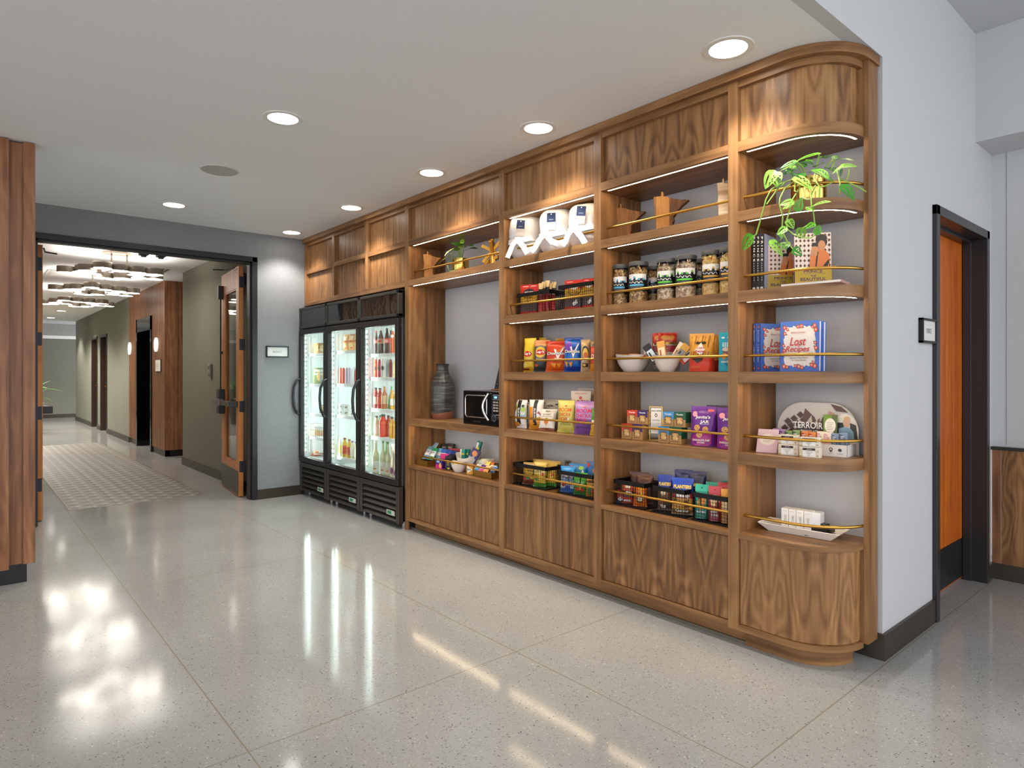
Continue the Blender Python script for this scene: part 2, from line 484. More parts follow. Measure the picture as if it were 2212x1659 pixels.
b = MB(); b.box(-20.5, XG - 0.16, 0.22, 0.34, 0, ZC, wall_green); struct(b.build('wall_corridor_left'))
b = MB(); b.box(-13.5, -7.95, .34, .352, 0, ZC, M('#17110d', .7))
for i in range(40):
    xx = -13.4 + i * .137; b.box(xx, xx + .08, .352, .385, 0, ZC, M('#c4a58c', .5))
struct(b.build('trim_2'))
# baseboards
for nm, a in (('baseboard_left', (XG, XG + 0.014, 2.30, 2.80)), ('baseboard_corridor_right', (-10.03, XG - 0.17, 2.374, 2.39)),
              ('baseboard_corridor_far', (-16.27, -13.83, 2.369, 2.385)), ('baseboard_corridor_mid', (-17.58, -17.13, 2.369, 2.385)),
              ('baseboard_corridor_end', (-21.36, -18.44, 2.369, 2.385)), ('baseboard_end', (-22.8, -22.785, -3, 5))):
    struct(bx(nm, *a, 0, 0.10 if 'end' not in nm else 0.105, bronze))
b = MB(); b.box(XR - 0.16, XR + 0.016, YB - 0.016, YB, 0, 0.118, bronze); b.box(XR, XR + 0.016, YB, 3.85, 0, 0.118, bronze)
struct(b.build('baseboard_right', bevel=0.0015))
b = MB(); b.box(XR, XR + 0.016, 4.87, 4.975, 0, 0.10, bronze); b.box(XR + 0.016, 2.6, 4.96, 4.99, 0, 0.10, bronze); struct(b.build('baseboard_far_right'))

# door frame of the market doorway
b = MB()
b.box(XG - 0.17, XG + 0.012, 2.25, 2.30, 0, 2.487, frame_m)
b.box(XG - 0.17, XG + 0.012, 0.42, 0.47, 0, 2.487, frame_m)
b.box(XG - 0.17, XG + 0.012, 0.42, 2.30, 2.437, 2.487, frame_m)
b.box(XG - 0.12, XG - 0.03, 2.235, 2.25, 0, 2.437, frame_m)
b.box(XG - 0.12, XG - 0.03, 0.47, 0.485, 0, 2.437, frame_m)
b.box(XG - 0.12, XG - 0.03, 0.47, 2.25, 2.42, 2.437, frame_m)
fr = struct(b.build('trim_1', bevel=0.002))
for y in (1.285, 1.43):
    b = MB(); b.box(XG - 0.13, XG - 0.02, y - 0.035, y + 0.035, 2.402, 2.42, blackp); b.box(XG - 0.1, XG - 0.05, y - 0.02, y + 0.02, 2.385, 2.402, blackp); b.build('strike', fr)

# ------------------------------------------------------------------ double doors standing open into the corridor
def door_leaf(name, loc, rz, s):
    t = thing(name, None, None, loc, rz); t['kind'] = 'structure'
    Wd, Hh, T = 0.89, 2.425, 0.045
    def B(x0, x1, y0, y1, z0, z1, m, bb): bb.box(x0, x1, min(y0 * s, y1 * s), max(y0 * s, y1 * s), z0, z1, m)
    b = MB()
    B(-0.13, 0, 0, T, 0.008, Hh, wood_door, b); B(-Wd, -Wd + 0.2, 0, T, 0.008, Hh, wood_door, b)
    B(-Wd + 0.2, -0.13, 0, T, 0.008, 0.34, wood_door, b); B(-Wd + 0.2, -0.13, 0, T, 2.20, Hh, wood_door, b)
    b.build('leaf', t)
    b = MB(); B(-Wd + 0.2, -0.13, 0.018, 0.026, 0.34, 2.20, glass, b); b.build('glass_pane', t)
    b = MB()
    for x0, x1, z0, z1 in ((-Wd + .2, -Wd + .215, .34, 2.2), (-.145, -.13, .34, 2.2), (-Wd + .2, -.13, .34, .355), (-Wd + .2, -.13, 2.185, 2.2)):
        B(x0, x1, 0.004, 0.018, z0, z1, wood_door, b)
    b.build('glazing_bead', t)
    b = MB(); B(-Wd + 0.01, -0.012, -0.002, 0, 0.02, 0.27, bronze, b); b.build('kick_plate', t)
    for z in (0.32, 0.95, 1.60, 2.256):
        b = MB(); B(0, 0.003, 0.006, 0.048, z - 0.058, z + 0.058, M('#1c222c', .4, .4), b); b.cyl((0.006, 0.052 * s, z - 0.06), 0.008, 0.12, M('#1c222c', .4, .4), 10)
        for k in range(4): b.cyl((0.003, (0.02 + 0.014 * (k % 2)) * s, z - 0.04 + 0.026 * k), 0.004, 0.0012, M('#07080a'), 8, 'x')
        b.build('hinge', t)
    b = MB()
    B(-0.80, -0.10, -0.075, -0.03, 0.945, 1.0, bronze, b); B(-0.10, -0.05, -0.08, -0.001, 0.94, 1.005, blackp, b)
    B(-0.86, -0.60, -0.095, -0.03, 0.935, 1.01, M('#77706a', .35, .7), b); B(-0.86, -0.70, -0.06, -0.001, 0.84, 1.12, blackp, b)
    b.build('panic_bar', t, bevel=0.006)
    b = MB(); b.tube([(-0.83, -0.02 * s, 1.1), (-0.83, -0.02 * s, 2.2)], 0.008, blackp); B(-0.86, -0.80, -0.05, -0.001, 2.15, 2.30, blackp, b); B(-0.842, -0.818, -0.03, -0.001, 1.52, 1.55, blackp, b)
    b.build('vertical_rod', t)
    b = MB(); B(-0.28, -0.03, T, T + 0.05, 2.24, 2.36, blackp, b); b.build('door_closer', t, bevel=0.01)
    b = MB(); b.tube([(-0.12, -0.02 * s, Hh - 0.01), (-0.42, -0.06 * s, Hh + .005), (-0.5, -0.16 * s, Hh + .01)], 0.007, blackp); b.build('closer_arm', t)
    return t
door_leaf('door_1', (-6.955, 2.195, 0), math.radians(-5.6), 1)
door_leaf('door_2', (-6.955, 0.535, 0), math.radians(1.5), -1)

# ------------------------------------------------------------------ corridor: wood volume, lift doorway, two office doors
t = thing('slatted_wood_wall', 'walnut slatted wall wrapping the lift doorway in the corridor', 'wood cladding', (-12.4, 2.6, 0))
for nm, x0, x1, z0 in (('panel', -13.83, -13.11, 0.1), ('panel', -11.90, -11.093, 0.1), ('panel', -13.11, -11.90, 2.25)):
    b = MB(); b.box(x0, x1, 2.40, 2.56, z0, ZC, M('#3a2417', 0.6))
    n = int((x1 - x0) / 0.052)
    for i in range(n):
        xx = x0 + (x1 - x0) * (i + .5) / n; b.box(xx - .015, xx + .015, 2.375, 2.40, z0, ZC, wood_slat)
    b.build('slat_panel', t, world=True)
b = MB(); b.box(-11.09, -11.05, 2.375, 3.3, 0.1, ZC, wood_slat)
for y0, y1, d in ((2.45, 2.56, .016), (2.66, 2.78, .03), (2.86, 2.95, .016)): b.box(-11.05, -11.05 + d, y0, y1, 0.1, ZC, wood_slat)
b.build('end_panel', t, world=True)
b = MB(); b.box(-13.83, -13.11, 2.40, 2.45, 0, 0.1, bronze); b.box(-11.90, -11.062, 2.39, 2.45, 0, 0.1, bronze); b.box(-11.075, -11.062, 2.39, 3.3, 0, 0.1, blackm); b.build('plinth', t, world=True)
t = thing('door_3', None, None, (-12.5, 2.5, 0)); t['kind'] = 'structure'
gloss_black = M('#0c0d0c', 0.08, 0.2)
b = MB(); b.box(-13.11, -13.03, 2.36, 2.75, 0, 2.25, gloss_black); b.box(-11.98, -11.90, 2.36, 2.75, 0, 2.25, gloss_black); b.box(-13.11, -11.90, 2.36, 2.75, 2.02, 2.25, gloss_black); b.build('door_frame', t, world=True)
b = MB(); b.box(-13.03, -12.51, 2.70, 2.74, 0, 2.02, M('#050505', .5)); b.box(-12.50, -11.98, 2.70, 2.74, 0, 2.02, M('#050505', .5)); b.build('lift_door', t, world=True)
for k, (x, lab) in enumerate(((-13.69, 'round white wall disc on the slats left of the lift'), (-11.545, 'round white wall disc on the slats above the framed notice'))):
    b = MB(); b.cyl((0, 0, 0), 0.115, 0.022, M('#f4f2ea', .5, emit=.6), 28, 'y'); o = b.build('wall_disc', smooth=40); put(o, (x, 2.35, 1.757)); tag(o, lab, 'sign', 'white discs by the lift')
t = thing('framed_notice', 'small framed paper notice on the slatted wall beside the lift', 'notice', (-11.41, 2.372, 1.42))
b = MB(); b.box(-.18, .18, -.012, .003, -.1, .1, M('#5c5853', .4, .6)); b.build('frame', t)
b = MB(); b.box(-.165, .165, -.014, -.0121, -.088, .088, M('#f1eee6', .6)); b.build('paper', t)
b = MB(); b.art([('r', -.38, .70 - i * .16, .1 + .06 * (i % 3), .735 - i * .16, M('#9a958c')) for i in range(4)], .33, .18, lambda x, z, e: (x, -.0141 - e, z - .09)); b.build('lettering', t)
for k, (x0, x1) in enumerate(((-17.13, -16.27), (-18.44, -17.58))):
    t = thing('door_%d' % (4 + k), None, None, ((x0 + x1) / 2, 2.45, 0)); t['kind'] = 'structure'
    b = MB()
    for a, c, z0, z1 in ((x0, x0 + .05, 0, 2.15), (x1 - .05, x1, 0, 2.15), (x0, x1, 2.10, 2.15)): b.box(a, c, 2.372, 2.57, z0, z1, M('#3a3732', .35, .5))
    b.build('door_frame', t, world=True)
    b = MB(); b.box(x0 + .05, x1 - .05, 2.50, 2.54, .01, 2.10, wood_office); b.build('leaf', t, world=True)
    b = MB(); b.box(x0 + .12, x0 + .17, 2.485, 2.50, .95, 1.10, brass2); b.tube([(x0 + .145, 2.49, 1.0), (x0 + .145, 2.43, 1.0), (x0 + .28, 2.43, 1.0)], .012, brass2); b.build('lever', t, world=True)
o = bx('wall_intercom', -8.66, -8.58, 2.355, 2.389, 1.245, 1.415, M('#8b8b86', .4, .5), bevel=.006); tag(o, 'gray oblong intercom on the green corridor wall near the open door', 'intercom')
b = MB()
for z in (1.28, 1.37): b.cyl((-8.62, 2.3535, z), 0.022, 0.002, M('#3a3b3a'), 14, 'y')
b.build('speaker_grille', o)
o = bx('tile_inlay', -14.15, -7.33, 0.76, 1.955, -0.01, 0.0015, inlay_m); tag(o, 'gray patterned tile rectangle set into the corridor floor', 'floor tiles')
# corridor ceiling fittings
b = MB(); b.box(-10.55, -9.75, 2.0, 2.2, ZC - .004, ZC + .01, M('#c9c6c0'))
for y in (2.04, 2.1, 2.16): b.box(-10.5, -9.8, y - .014, y + .014, ZC - .005, ZC - .003, M('#1d1d1d'))
o = b.build('air_diffuser'); tag(o, 'slotted air diffuser in the corridor ceiling beside the chandeliers', 'vent')
b = MB(); b.box(-11.4, -10.9, .9, 1.4, ZC - .006, ZC + .01, M('#bdbab4'))
for i in range(5): b.box(-11.35 + i * .1, -11.29 + i * .1, .93, 1.37, ZC - .008, ZC - .005, M('#8d8b87'))
o = b.build('return_grille'); tag(o, 'square return air grille behind the second chandelier', 'vent')

# ------------------------------------------------------------------ drum chandeliers
def drum_mesh():
    b = MB(); b.lathe([(0, .07), (.094, .07), (.095, .066), (.095, 0), (.092, 0), (.092, .012)], M('#94897c', .38, .45), 32, cap=False); return b
dd = MB(); dd.lathe([(.0, .0), (.09, .0), (.09, .004)], drum_on, 28, cap=False)
DR = [(a * .92, c * .92, e) for a, c, e in [(-.15, -.33, .0), (-.05, -.43, -.01), (.02, -.25, .01), (-.20, -.14, .02), (.20, -.24, .0), (.33, -.10, .03), (-.30, .0, -.01), (-.42, .12, 0), (.29, .10, .02),
      (-.22, .20, -.005), (.34, .28, .01), (-.05, .37, 0), (.10, .30, .012), (.38, .46, .0), (.2, .46, .015), (-.02, .54, -.005)]]
chand0 = None
for k, (x, y, lab) in enumerate(((-8.85, 1.30, 'nearest chandelier of round metal drums in the corridor'), (-10.9, 1.38, 'middle chandelier of round metal drums in the corridor'), (-13.05, 1.42, 'farthest chandelier of round metal drums in the corridor'))):
    if k == 0:
        t = chand0 = thing('drum_chandelier', lab, 'chandelier', (x, y, 2.46), 0, 'drum chandeliers')
        b = MB(); b.lathe([(0, .275), (.11, .275), (.115, .27), (.115, .252), (0, .252)], M('#7b7164', .3, .85), 28, cap=False); c = b.build('canopy', t, smooth=40); c.location = (.0, .10, 0); c.scale = (1, 1.4, 1)
        for yy in (.04, .2):
            b = MB(); b.cyl((0, yy, .06), .009, .20, M('#7b7164', .3, .85), 10); b.build('rod', t, smooth=40)
        b = MB()
        for dx, dy, dz in DR[::2]: b.tube([(0, .12, .075), (dx, dy, .075 + dz)], .006, M('#6d645a', .35, .8), 6)
        b.build('arms', t)
        dm = None
        for dx, dy, dz in DR:
            if dm is None:
                d0 = drum_mesh().build('drum', t, smooth=40); dm = d0; g0 = dd.build('diffuser', d0)
                d = d0
            else:
                d = d0.copy(); C.objects.link(d); d.parent = t; g = g0.copy(); C.objects.link(g); g.parent = d
            d.location = (dx, dy, dz)
    else:
        t = copy_tree(chand0); t.location = (x, y, 2.46); t['label'] = lab; t.rotation_euler[2] = (0, .25, -.2)[k]
    area_light('corridor_fill_light', (x, y + .1, 2.55), (PI, 0, 0), .8, .9, 18, (1.0, .93, .84))  # added upward fill lamp that brightens the corridor by way of its ceiling

# ------------------------------------------------------------------ recessed ceiling lights and speaker
DL = [(-1.53, 2.57), (-2.75, 2.56), (-3.86, 2.55), (-5.13, 2.56), (-6.43, 2.55), (-3.58, 1.37), (-6.03, 1.37)]
LB = ['recessed downlight over the rounded corner of the shelving', 'recessed downlight over the tall jars, second from the corner', 'recessed downlight above the bathrobe shelf bay', 'recessed downlight above the glass door coolers',
      'recessed downlight nearest the gray wall corner', 'large recessed downlight in the middle of the room ceiling', 'recessed downlight in front of the corridor doorway', 'far corridor downlight, nearer of two', 'far corridor downlight, second of two']
dl0 = None
for (x, y), lab in zip(DL + [(-17.98, 1.73), (-20.4, 1.74)], LB):
    if dl0 is None:
        t = dl0 = thing('ceiling_downlight', lab, 'ceiling light', (x, y, ZC), 0, 'recessed downlights')
        b = MB(); b.lathe([(.082, .0), (.082, -.004), (.108, -.004), (.11, 0)], M('#dcdad6', .5), 36, cap=False); b.build('trim_ring', t, smooth=40)
        b = MB(); b.lathe([(0, -.002), (.082, -.002)], lens_on, 36, cap=False); b.build('lens', t)
    else:
        t = copy_tree(dl0); t.location = (x, y, ZC); t['label'] = lab
    spot('ceiling_spot', (x, y, ZC - .03), 44 if x > -8 else 130, (1.0, .94, .86), 112, .55, .07)
for x, y in ((-14.2, .75), (-16.3, .85), (-18.6, 1.0)): spot('ceiling_spot', (x, y, ZC - .03), 260, (1.0, .94, .86), 140, .5, .08)  # added spots without fixtures, out of view, to brighten the far corridor
t = thing('ceiling_speaker', 'round perforated speaker flush in the ceiling, unlit', 'speaker', (-4.79, 1.38, ZC))
b = MB(); b.lathe([(.115, -.004), (.125, -.004), (.127, 0)], M('#c9c6c1', .6), 36, cap=False); b.build('rim', t)
b = MB(); b.lathe([(0, -.003), (.115, -.003)], M('#aeaba6', .8), 36, cap=False); b.build('grille', t)

# ------------------------------------------------------------------ slatted wood wall end at the left edge
t = thing('wood_cladding', 'tall walnut board cladding at the left edge by the doorway', 'wood cladding', (-5.06, -0.6, 0))
b = MB(); b.box(-5.12, -5.0, -2.4, .31, 0.118, ZC - .01, wood_slat); b.build('core_panel', t, world=True)
ys = [(.315, .345, .02), (.205, .262, .035)]
y = .205
b = MB(); b.box(-5.03, -4.975, .285, .345, .118, ZC - .004, wood_slat); b.build('board', t, world=True)
for i in range(9):
    y1 = .215 - i * .19; b = MB(); b.box(-5.0, -4.965, y1 - .075, y1, .10, ZC - .004, wood_slat); b.build('board', t, world=True)
b = MB(); b.box(-5.1, -5.005, -2.4, .305, 0, .118, blackm); b.build('plinth', t, world=True)

# ------------------------------------------------------------------ office doorway at the right
t = thing('door_6', None, None, (XR - .1, 4.34, 0)); t['kind'] = 'structure'
fm = M('#3b3b3c', .3, .55)
b = MB()
b.box(XR - .14, XR + .022, 3.85, 3.90, .0, 2.18, fm); b.box(XR - .14, XR + .022, 4.80, 4.85, 0, 2.18, fm); b.box(XR - .14, XR + .022, 3.85, 4.85, 2.13, 2.18, fm)
b.box(XR - .105, XR - .06, 3.90, 3.915, 0, 2.13, fm); b.box(XR - .105, XR - .06, 4.785, 4.80, 0, 2.13, fm); b.box(XR - .105, XR - .06, 3.90, 4.80, 2.112, 2.13, fm)
b.build('door_frame', t, world=True, bevel=.002)
o = bx('leaf', XR - .155, XR - .11, 3.90, 4.80, .012, 2.125, wood_office, t)
bx('kick_plate', XR - .1105, XR - .108, 3.92, 4.79, .02, .262, M('#2a2b2c', .4, .5), t)
b = MB(); b.cyl((XR - .11, 4.02, .94), .026, .012, brass2, 18, 'x'); b.tube([(XR - .1, 4.02, .94), (XR - .06, 4.02, .94), (XR - .055, 4.06, .938), (XR - .06, 4.15, .945)], .009, brass2); b.build('lever', t, world=True, smooth=50)
def wall_sign(name, label, loc, rz, w, h, word, tw):
    t = thing(name, label, 'sign', loc, rz)
    b = MB()
    for x0, x1, z0, z1 in ((-w / 2, w / 2, h / 2 - .012, h / 2), (-w / 2, w / 2, -h / 2, -h / 2 + .012), (-w / 2, -w / 2 + .012, -h / 2, h / 2), (w / 2 - .012, w / 2, -h / 2, h / 2)): b.box(x0, x1, -.022, 0, z0, z1, M('#1b1d20', .35, .4))
    b.build('frame', t, bevel=.002)
    b = MB(); b.box(-w / 2 + .01, w / 2 - .01, -.014, -.001, -h / 2 + .01, h / 2 - .01, M('#d9d9d6', .45)); b.build('plate', t)
    b = MB(); b.art([('t', word, 0, .5, tw, .2, M('#a3a29d', .4, .3), .03)], w, h, lambda x, z, e: (x, -.0142 - e, z - h / 2)); b.build('lettering', t)
wall_sign('market_sign', 'framed white MARKET sign on gray wall left of coolers', (XG + .001, 2.505, 1.523), PI / 2, .235, .118, 'MARKET', .42)
wall_sign('office_sign', 'framed white OFFICE sign beside the orange office door', (XR + .001, 3.745, 1.515), PI / 2, .215, .125, 'OFFICE', .36)
# wainscot on the far right wall
t = thing('wainscot', 'walnut wainscot panel with dark cap on the far right wall', 'wood panelling', (.2, 4.98, 0))
bx('panel', XR + .055, 2.6, 4.965, 4.99, .10, .815, wood_flame, t)
bx('end_strip', XR + .006, XR + .052, 4.965, 4.99, .10, .815, wood_slat, t)
bx('cap', XR + .003, 2.6, 4.958, 4.99, .815, .835, M('#33302c', .4, .4), t)

# ================================================================== BUILT-IN SHELVING
YF, REC = 2.80, 2.825
XE, RAD = -1.15, 0.25
LV = [(2.352, 2.40), (2.02, 2.068), (1.637, 1.69), (1.254, 1.307), (.869, .922), (.515, .54)]
ZS = [2.40, 2.068, 1.69, 1.307, .922, .54]      # shelf tops
BAY = {2: (-4.582, -3.405), 3: (-3.352, -2.532), 4: (-2.479, -1.668), 5: (-1.616, XE)}
STILE = [(-4.640, -4.582), (-3.405, -3.352), (-2.532, -2.479), (-1.668, -1.616)]
SH = thing('display_shelving', 'built-in walnut display shelving with brass rails and rounded right corner', 'shelving', (-3.9, 2.985, 0))
def outline(x0, inset=0.0, yb=YB - .002, xe=XE, n=14, yend=None):
    r = RAD - inset; cx, cy = XE - RAD, YF + RAD
    p = [(x0, yb), (x0, YF + inset)]
    p += [(cx + r * math.sin(PI / 2 * i / n), cy - r * math.cos(PI / 2 * i / n)) for i in range(n + 1)]
    p += [(XE - inset, yb)]
    return p
def slab(name, bay, z0, z1, m=None, yf=YF, inset=0.0):
    b = MB(); m = m or wood_h
    if bay == 5:
        b.prism(outline(BAY[5][0], inset), z0, z1, wood_arc_h, 'xy'); return arc_uv(b.build(name, SH, world=True, smooth=30))
    else: b.box(BAY[bay][0], BAY[bay][1], yf, YB - .002, z0, z1, m)
    return b.build(name, SH, world=True, smooth=30)
def arc_pts(inset, z, x0, n=12, yend=None):
    r = RAD - inset; cx, cy = XE - RAD, YF + RAD
    return [(x0, YF + inset, z)] + [(cx + r * math.sin(PI / 2 * i / n), cy - r * math.cos(PI / 2 * i / n), z) for i in range(n + 1)]
def arc_strip(name, x0, i0, i1, z0, z1, m, parent, smooth=30):
    a = arc_pts(i0, 0, x0); c = arc_pts(i1, 0, x0); b = MB(); n = len(a)
    vs = [(p[0], p[1], z) for q in (a, c) for z in (z0, z1) for p in q]
    fs = []
    for i in range(n - 1):
        o0, o1, n0, n1 = i, n + i, 2 * n + i, 3 * n + i
        fs += [(o0, o0 + 1, o1 + 1, o1), (n0, n1, n1 + 1, n0 + 1), (o0, n0, n0 + 1, o0 + 1), (o1, o1 + 1, n1 + 1, n1)]
    fs += [(0, n, 3 * n, 2 * n), (n - 1, 3 * n - 1, 4 * n - 1, 2 * n - 1)]
    m = {wood_h: wood_arc_h, wood_flame: wood_arc_v}.get(m, m)
    b.add(vs, fs, m); return arc_uv(b.build(name, parent, world=True, smooth=smooth))
def arc_uv(o):
    me = o.data; uv = me.uv_layers.new(name='run'); cx, cy = XE - RAD, YF + RAD; off = o.parent.location + (o.parent.parent.location if o.parent.parent else Vector())
    for p in me.polygons:
        for li in p.loop_indices:
            v = me.vertices[me.loops[li].vertex_index].co + off
            if abs(p.normal.z) > .7: uv.data[li].uv = (v.x, v.y)
            else:
                s = v.x if v.x <= cx else cx + RAD * math.atan2(v.x - cx, max(.001, cy - v.y)); uv.data[li].uv = (s, v.z)
    return o
# uprights: face stile and side panel behind it
for k, (x0, x1) in enumerate(STILE):
    b = MB(); b.box(x0, x1, YF, YF + .02, .077, 2.70, wood_v); b.build('stile', SH, world=True)
    b = MB(); b.box(x0, x1 if k else x1, YF + .02, YB - .002, .077, 2.70, wood_v); b.build('upright', SH, world=True)
bx('upright', -4.640, -4.60, YF, YF + .02, 0, .077, wood_v, SH)
bx('end_stile', XE, -1.13, 3.05, YB - .017, .095, 2.69, wood_v, SH)
bx('wall_stile', -6.708, -6.655, YF, YB - .002, 2.02, 2.70, wood_v, SH)
# cornice
b = MB(); b.prism([(-6.705, YB - .002), (-6.705, YF - .03)] + outline(-6.7, -.03)[2:-1] + [(XE + .03, YB - .018), (XE, YB - .018)], 2.69, ZC - .001, wood_arc_h, 'xy'); arc_uv(b.build('cornice', SH, world=True, smooth=30))
# upper cupboards and frieze
for k in (2, 3, 4):
    x0, x1 = BAY[k]
    bx('cupboard_panel', x0, x1, REC + .005, REC + .03, 2.40, 2.66, wood_flame if k == 4 else wood_fine, SH)
    bx('frieze', x0, x1, YF + .004, REC + .03, 2.66, 2.69, wood_h, SH)
arc_strip('cupboard_panel', BAY[5][0], .025, .04, 2.40, 2.66, wood_flame, SH)
arc_strip('frieze', BAY[5][0], .004, .04, 2.66, 2.69, wood_h, SH)
# panels over the coolers
for x0, x1 in ((-6.655, -6.031), (-5.982, -5.341), (-5.283, -4.640)):
    bx('cupboard_panel', x0, x1, REC + .005, REC + .03, 2.40, 2.66, wood_fine, SH)
    bx('cupboard_panel', x0, x1, REC + .005, REC + .03, 2.07, 2.357, wood_fine, SH)
    bx('rail', x0, x1, YF, REC + .03, 2.357, 2.40, wood_h, SH)
    bx('frieze', x0, x1, YF + .004, REC + .03, 2.66, 2.69, wood_h, SH)
for x0, x1 in ((-6.031, -5.982), (-5.341, -5.283)): bx('stile', x0, x1, YF, REC + .03, 2.07, 2.69, wood_v, SH)
bx('rail', -6.655, -4.640, YF, REC + .03, 2.02, 2.07, wood_h, SH)
bx('soffit_panel', -6.655, -4.640, REC + .03, YB - .002, 2.02, 2.045, wood_h, SH)
# shelves with a light strip set behind each front edge, brass rails
def led(shelf, bay, z):
    if bay == 5: arc_strip('light_strip', BAY[5][0] + .03, .028, .038, z - .0002, z + .001, led_warm, shelf)
    else: bx('light_strip', BAY[bay][0] + .03, BAY[bay][1] - .002, YF + .026, YF + .036, z - .0002, z + .001, led_warm, shelf)
def rail(bay, z):
    b = MB()
    if bay == 5:
        p = [(BAY[5][0], YF + .057, z), (-1.5, YF + .057, z)] + [(-1.40 + .249 * math.sin(PI / 2 * i / 14), 3.106 - .249 * math.cos(PI / 2 * i / 14), z) for i in range(15)]; b.tube(p, .0068, brass, 10)
    else: b.tube([(BAY[bay][0], YF + .057, z), (BAY[bay][1], YF + .057, z)], .0068, brass, 10)
    b.build('brass_rail', SH, world=True, smooth=60)
for bay in (2, 3, 4, 5):
    for i, (z0, z1) in enumerate(LV):
        if bay == 2 and i in (2, 3): continue
        o = slab('shelf' if i < 5 else 'counter', bay, z0, z1)
        if i < 5: led(o, bay, z0)
        if i >= 1 and not (bay == 2 and i == 4): rail(bay, z1 + .077)
# base cupboards
for k in (2, 3, 4):
    x0, x1 = BAY[k]
    bx('base_panel', x0 + .006, x1 - .003, YF + .016, YF + .034, .108, .508, wood_flame if k == 4 else wood_fine, SH)
    bx('base_rail', x0, x1, YF, YF + .05, .077, .104, wood_h, SH)
arc_strip('base_panel', BAY[5][0] + .004, .014, .03, .106, .512, wood_flame, SH)
arc_strip('base_rail', BAY[5][0], 0, .05, .077, .104, wood_h, SH)
bx('base_filler', XE - .03, XE - .0005, 3.051, YB - .004, .104, .514, wood_v, SH)
bx('cupboard_filler', XE - .04, XE - .0005, 3.051, YB - .004, 2.401, 2.69, wood_v, SH)
bx('toe_kick', -4.582, -1.60, YF + .065, YF + .085, 0, .077, wood_h, SH)
arc_strip('toe_kick', -1.60, .045, .065, 0, .077, wood_h, SH)
bx('edge_strip', -4.62, -1.55, YF + .052, YF + .064, 0, .012, M('#6d6556', .6), SH)

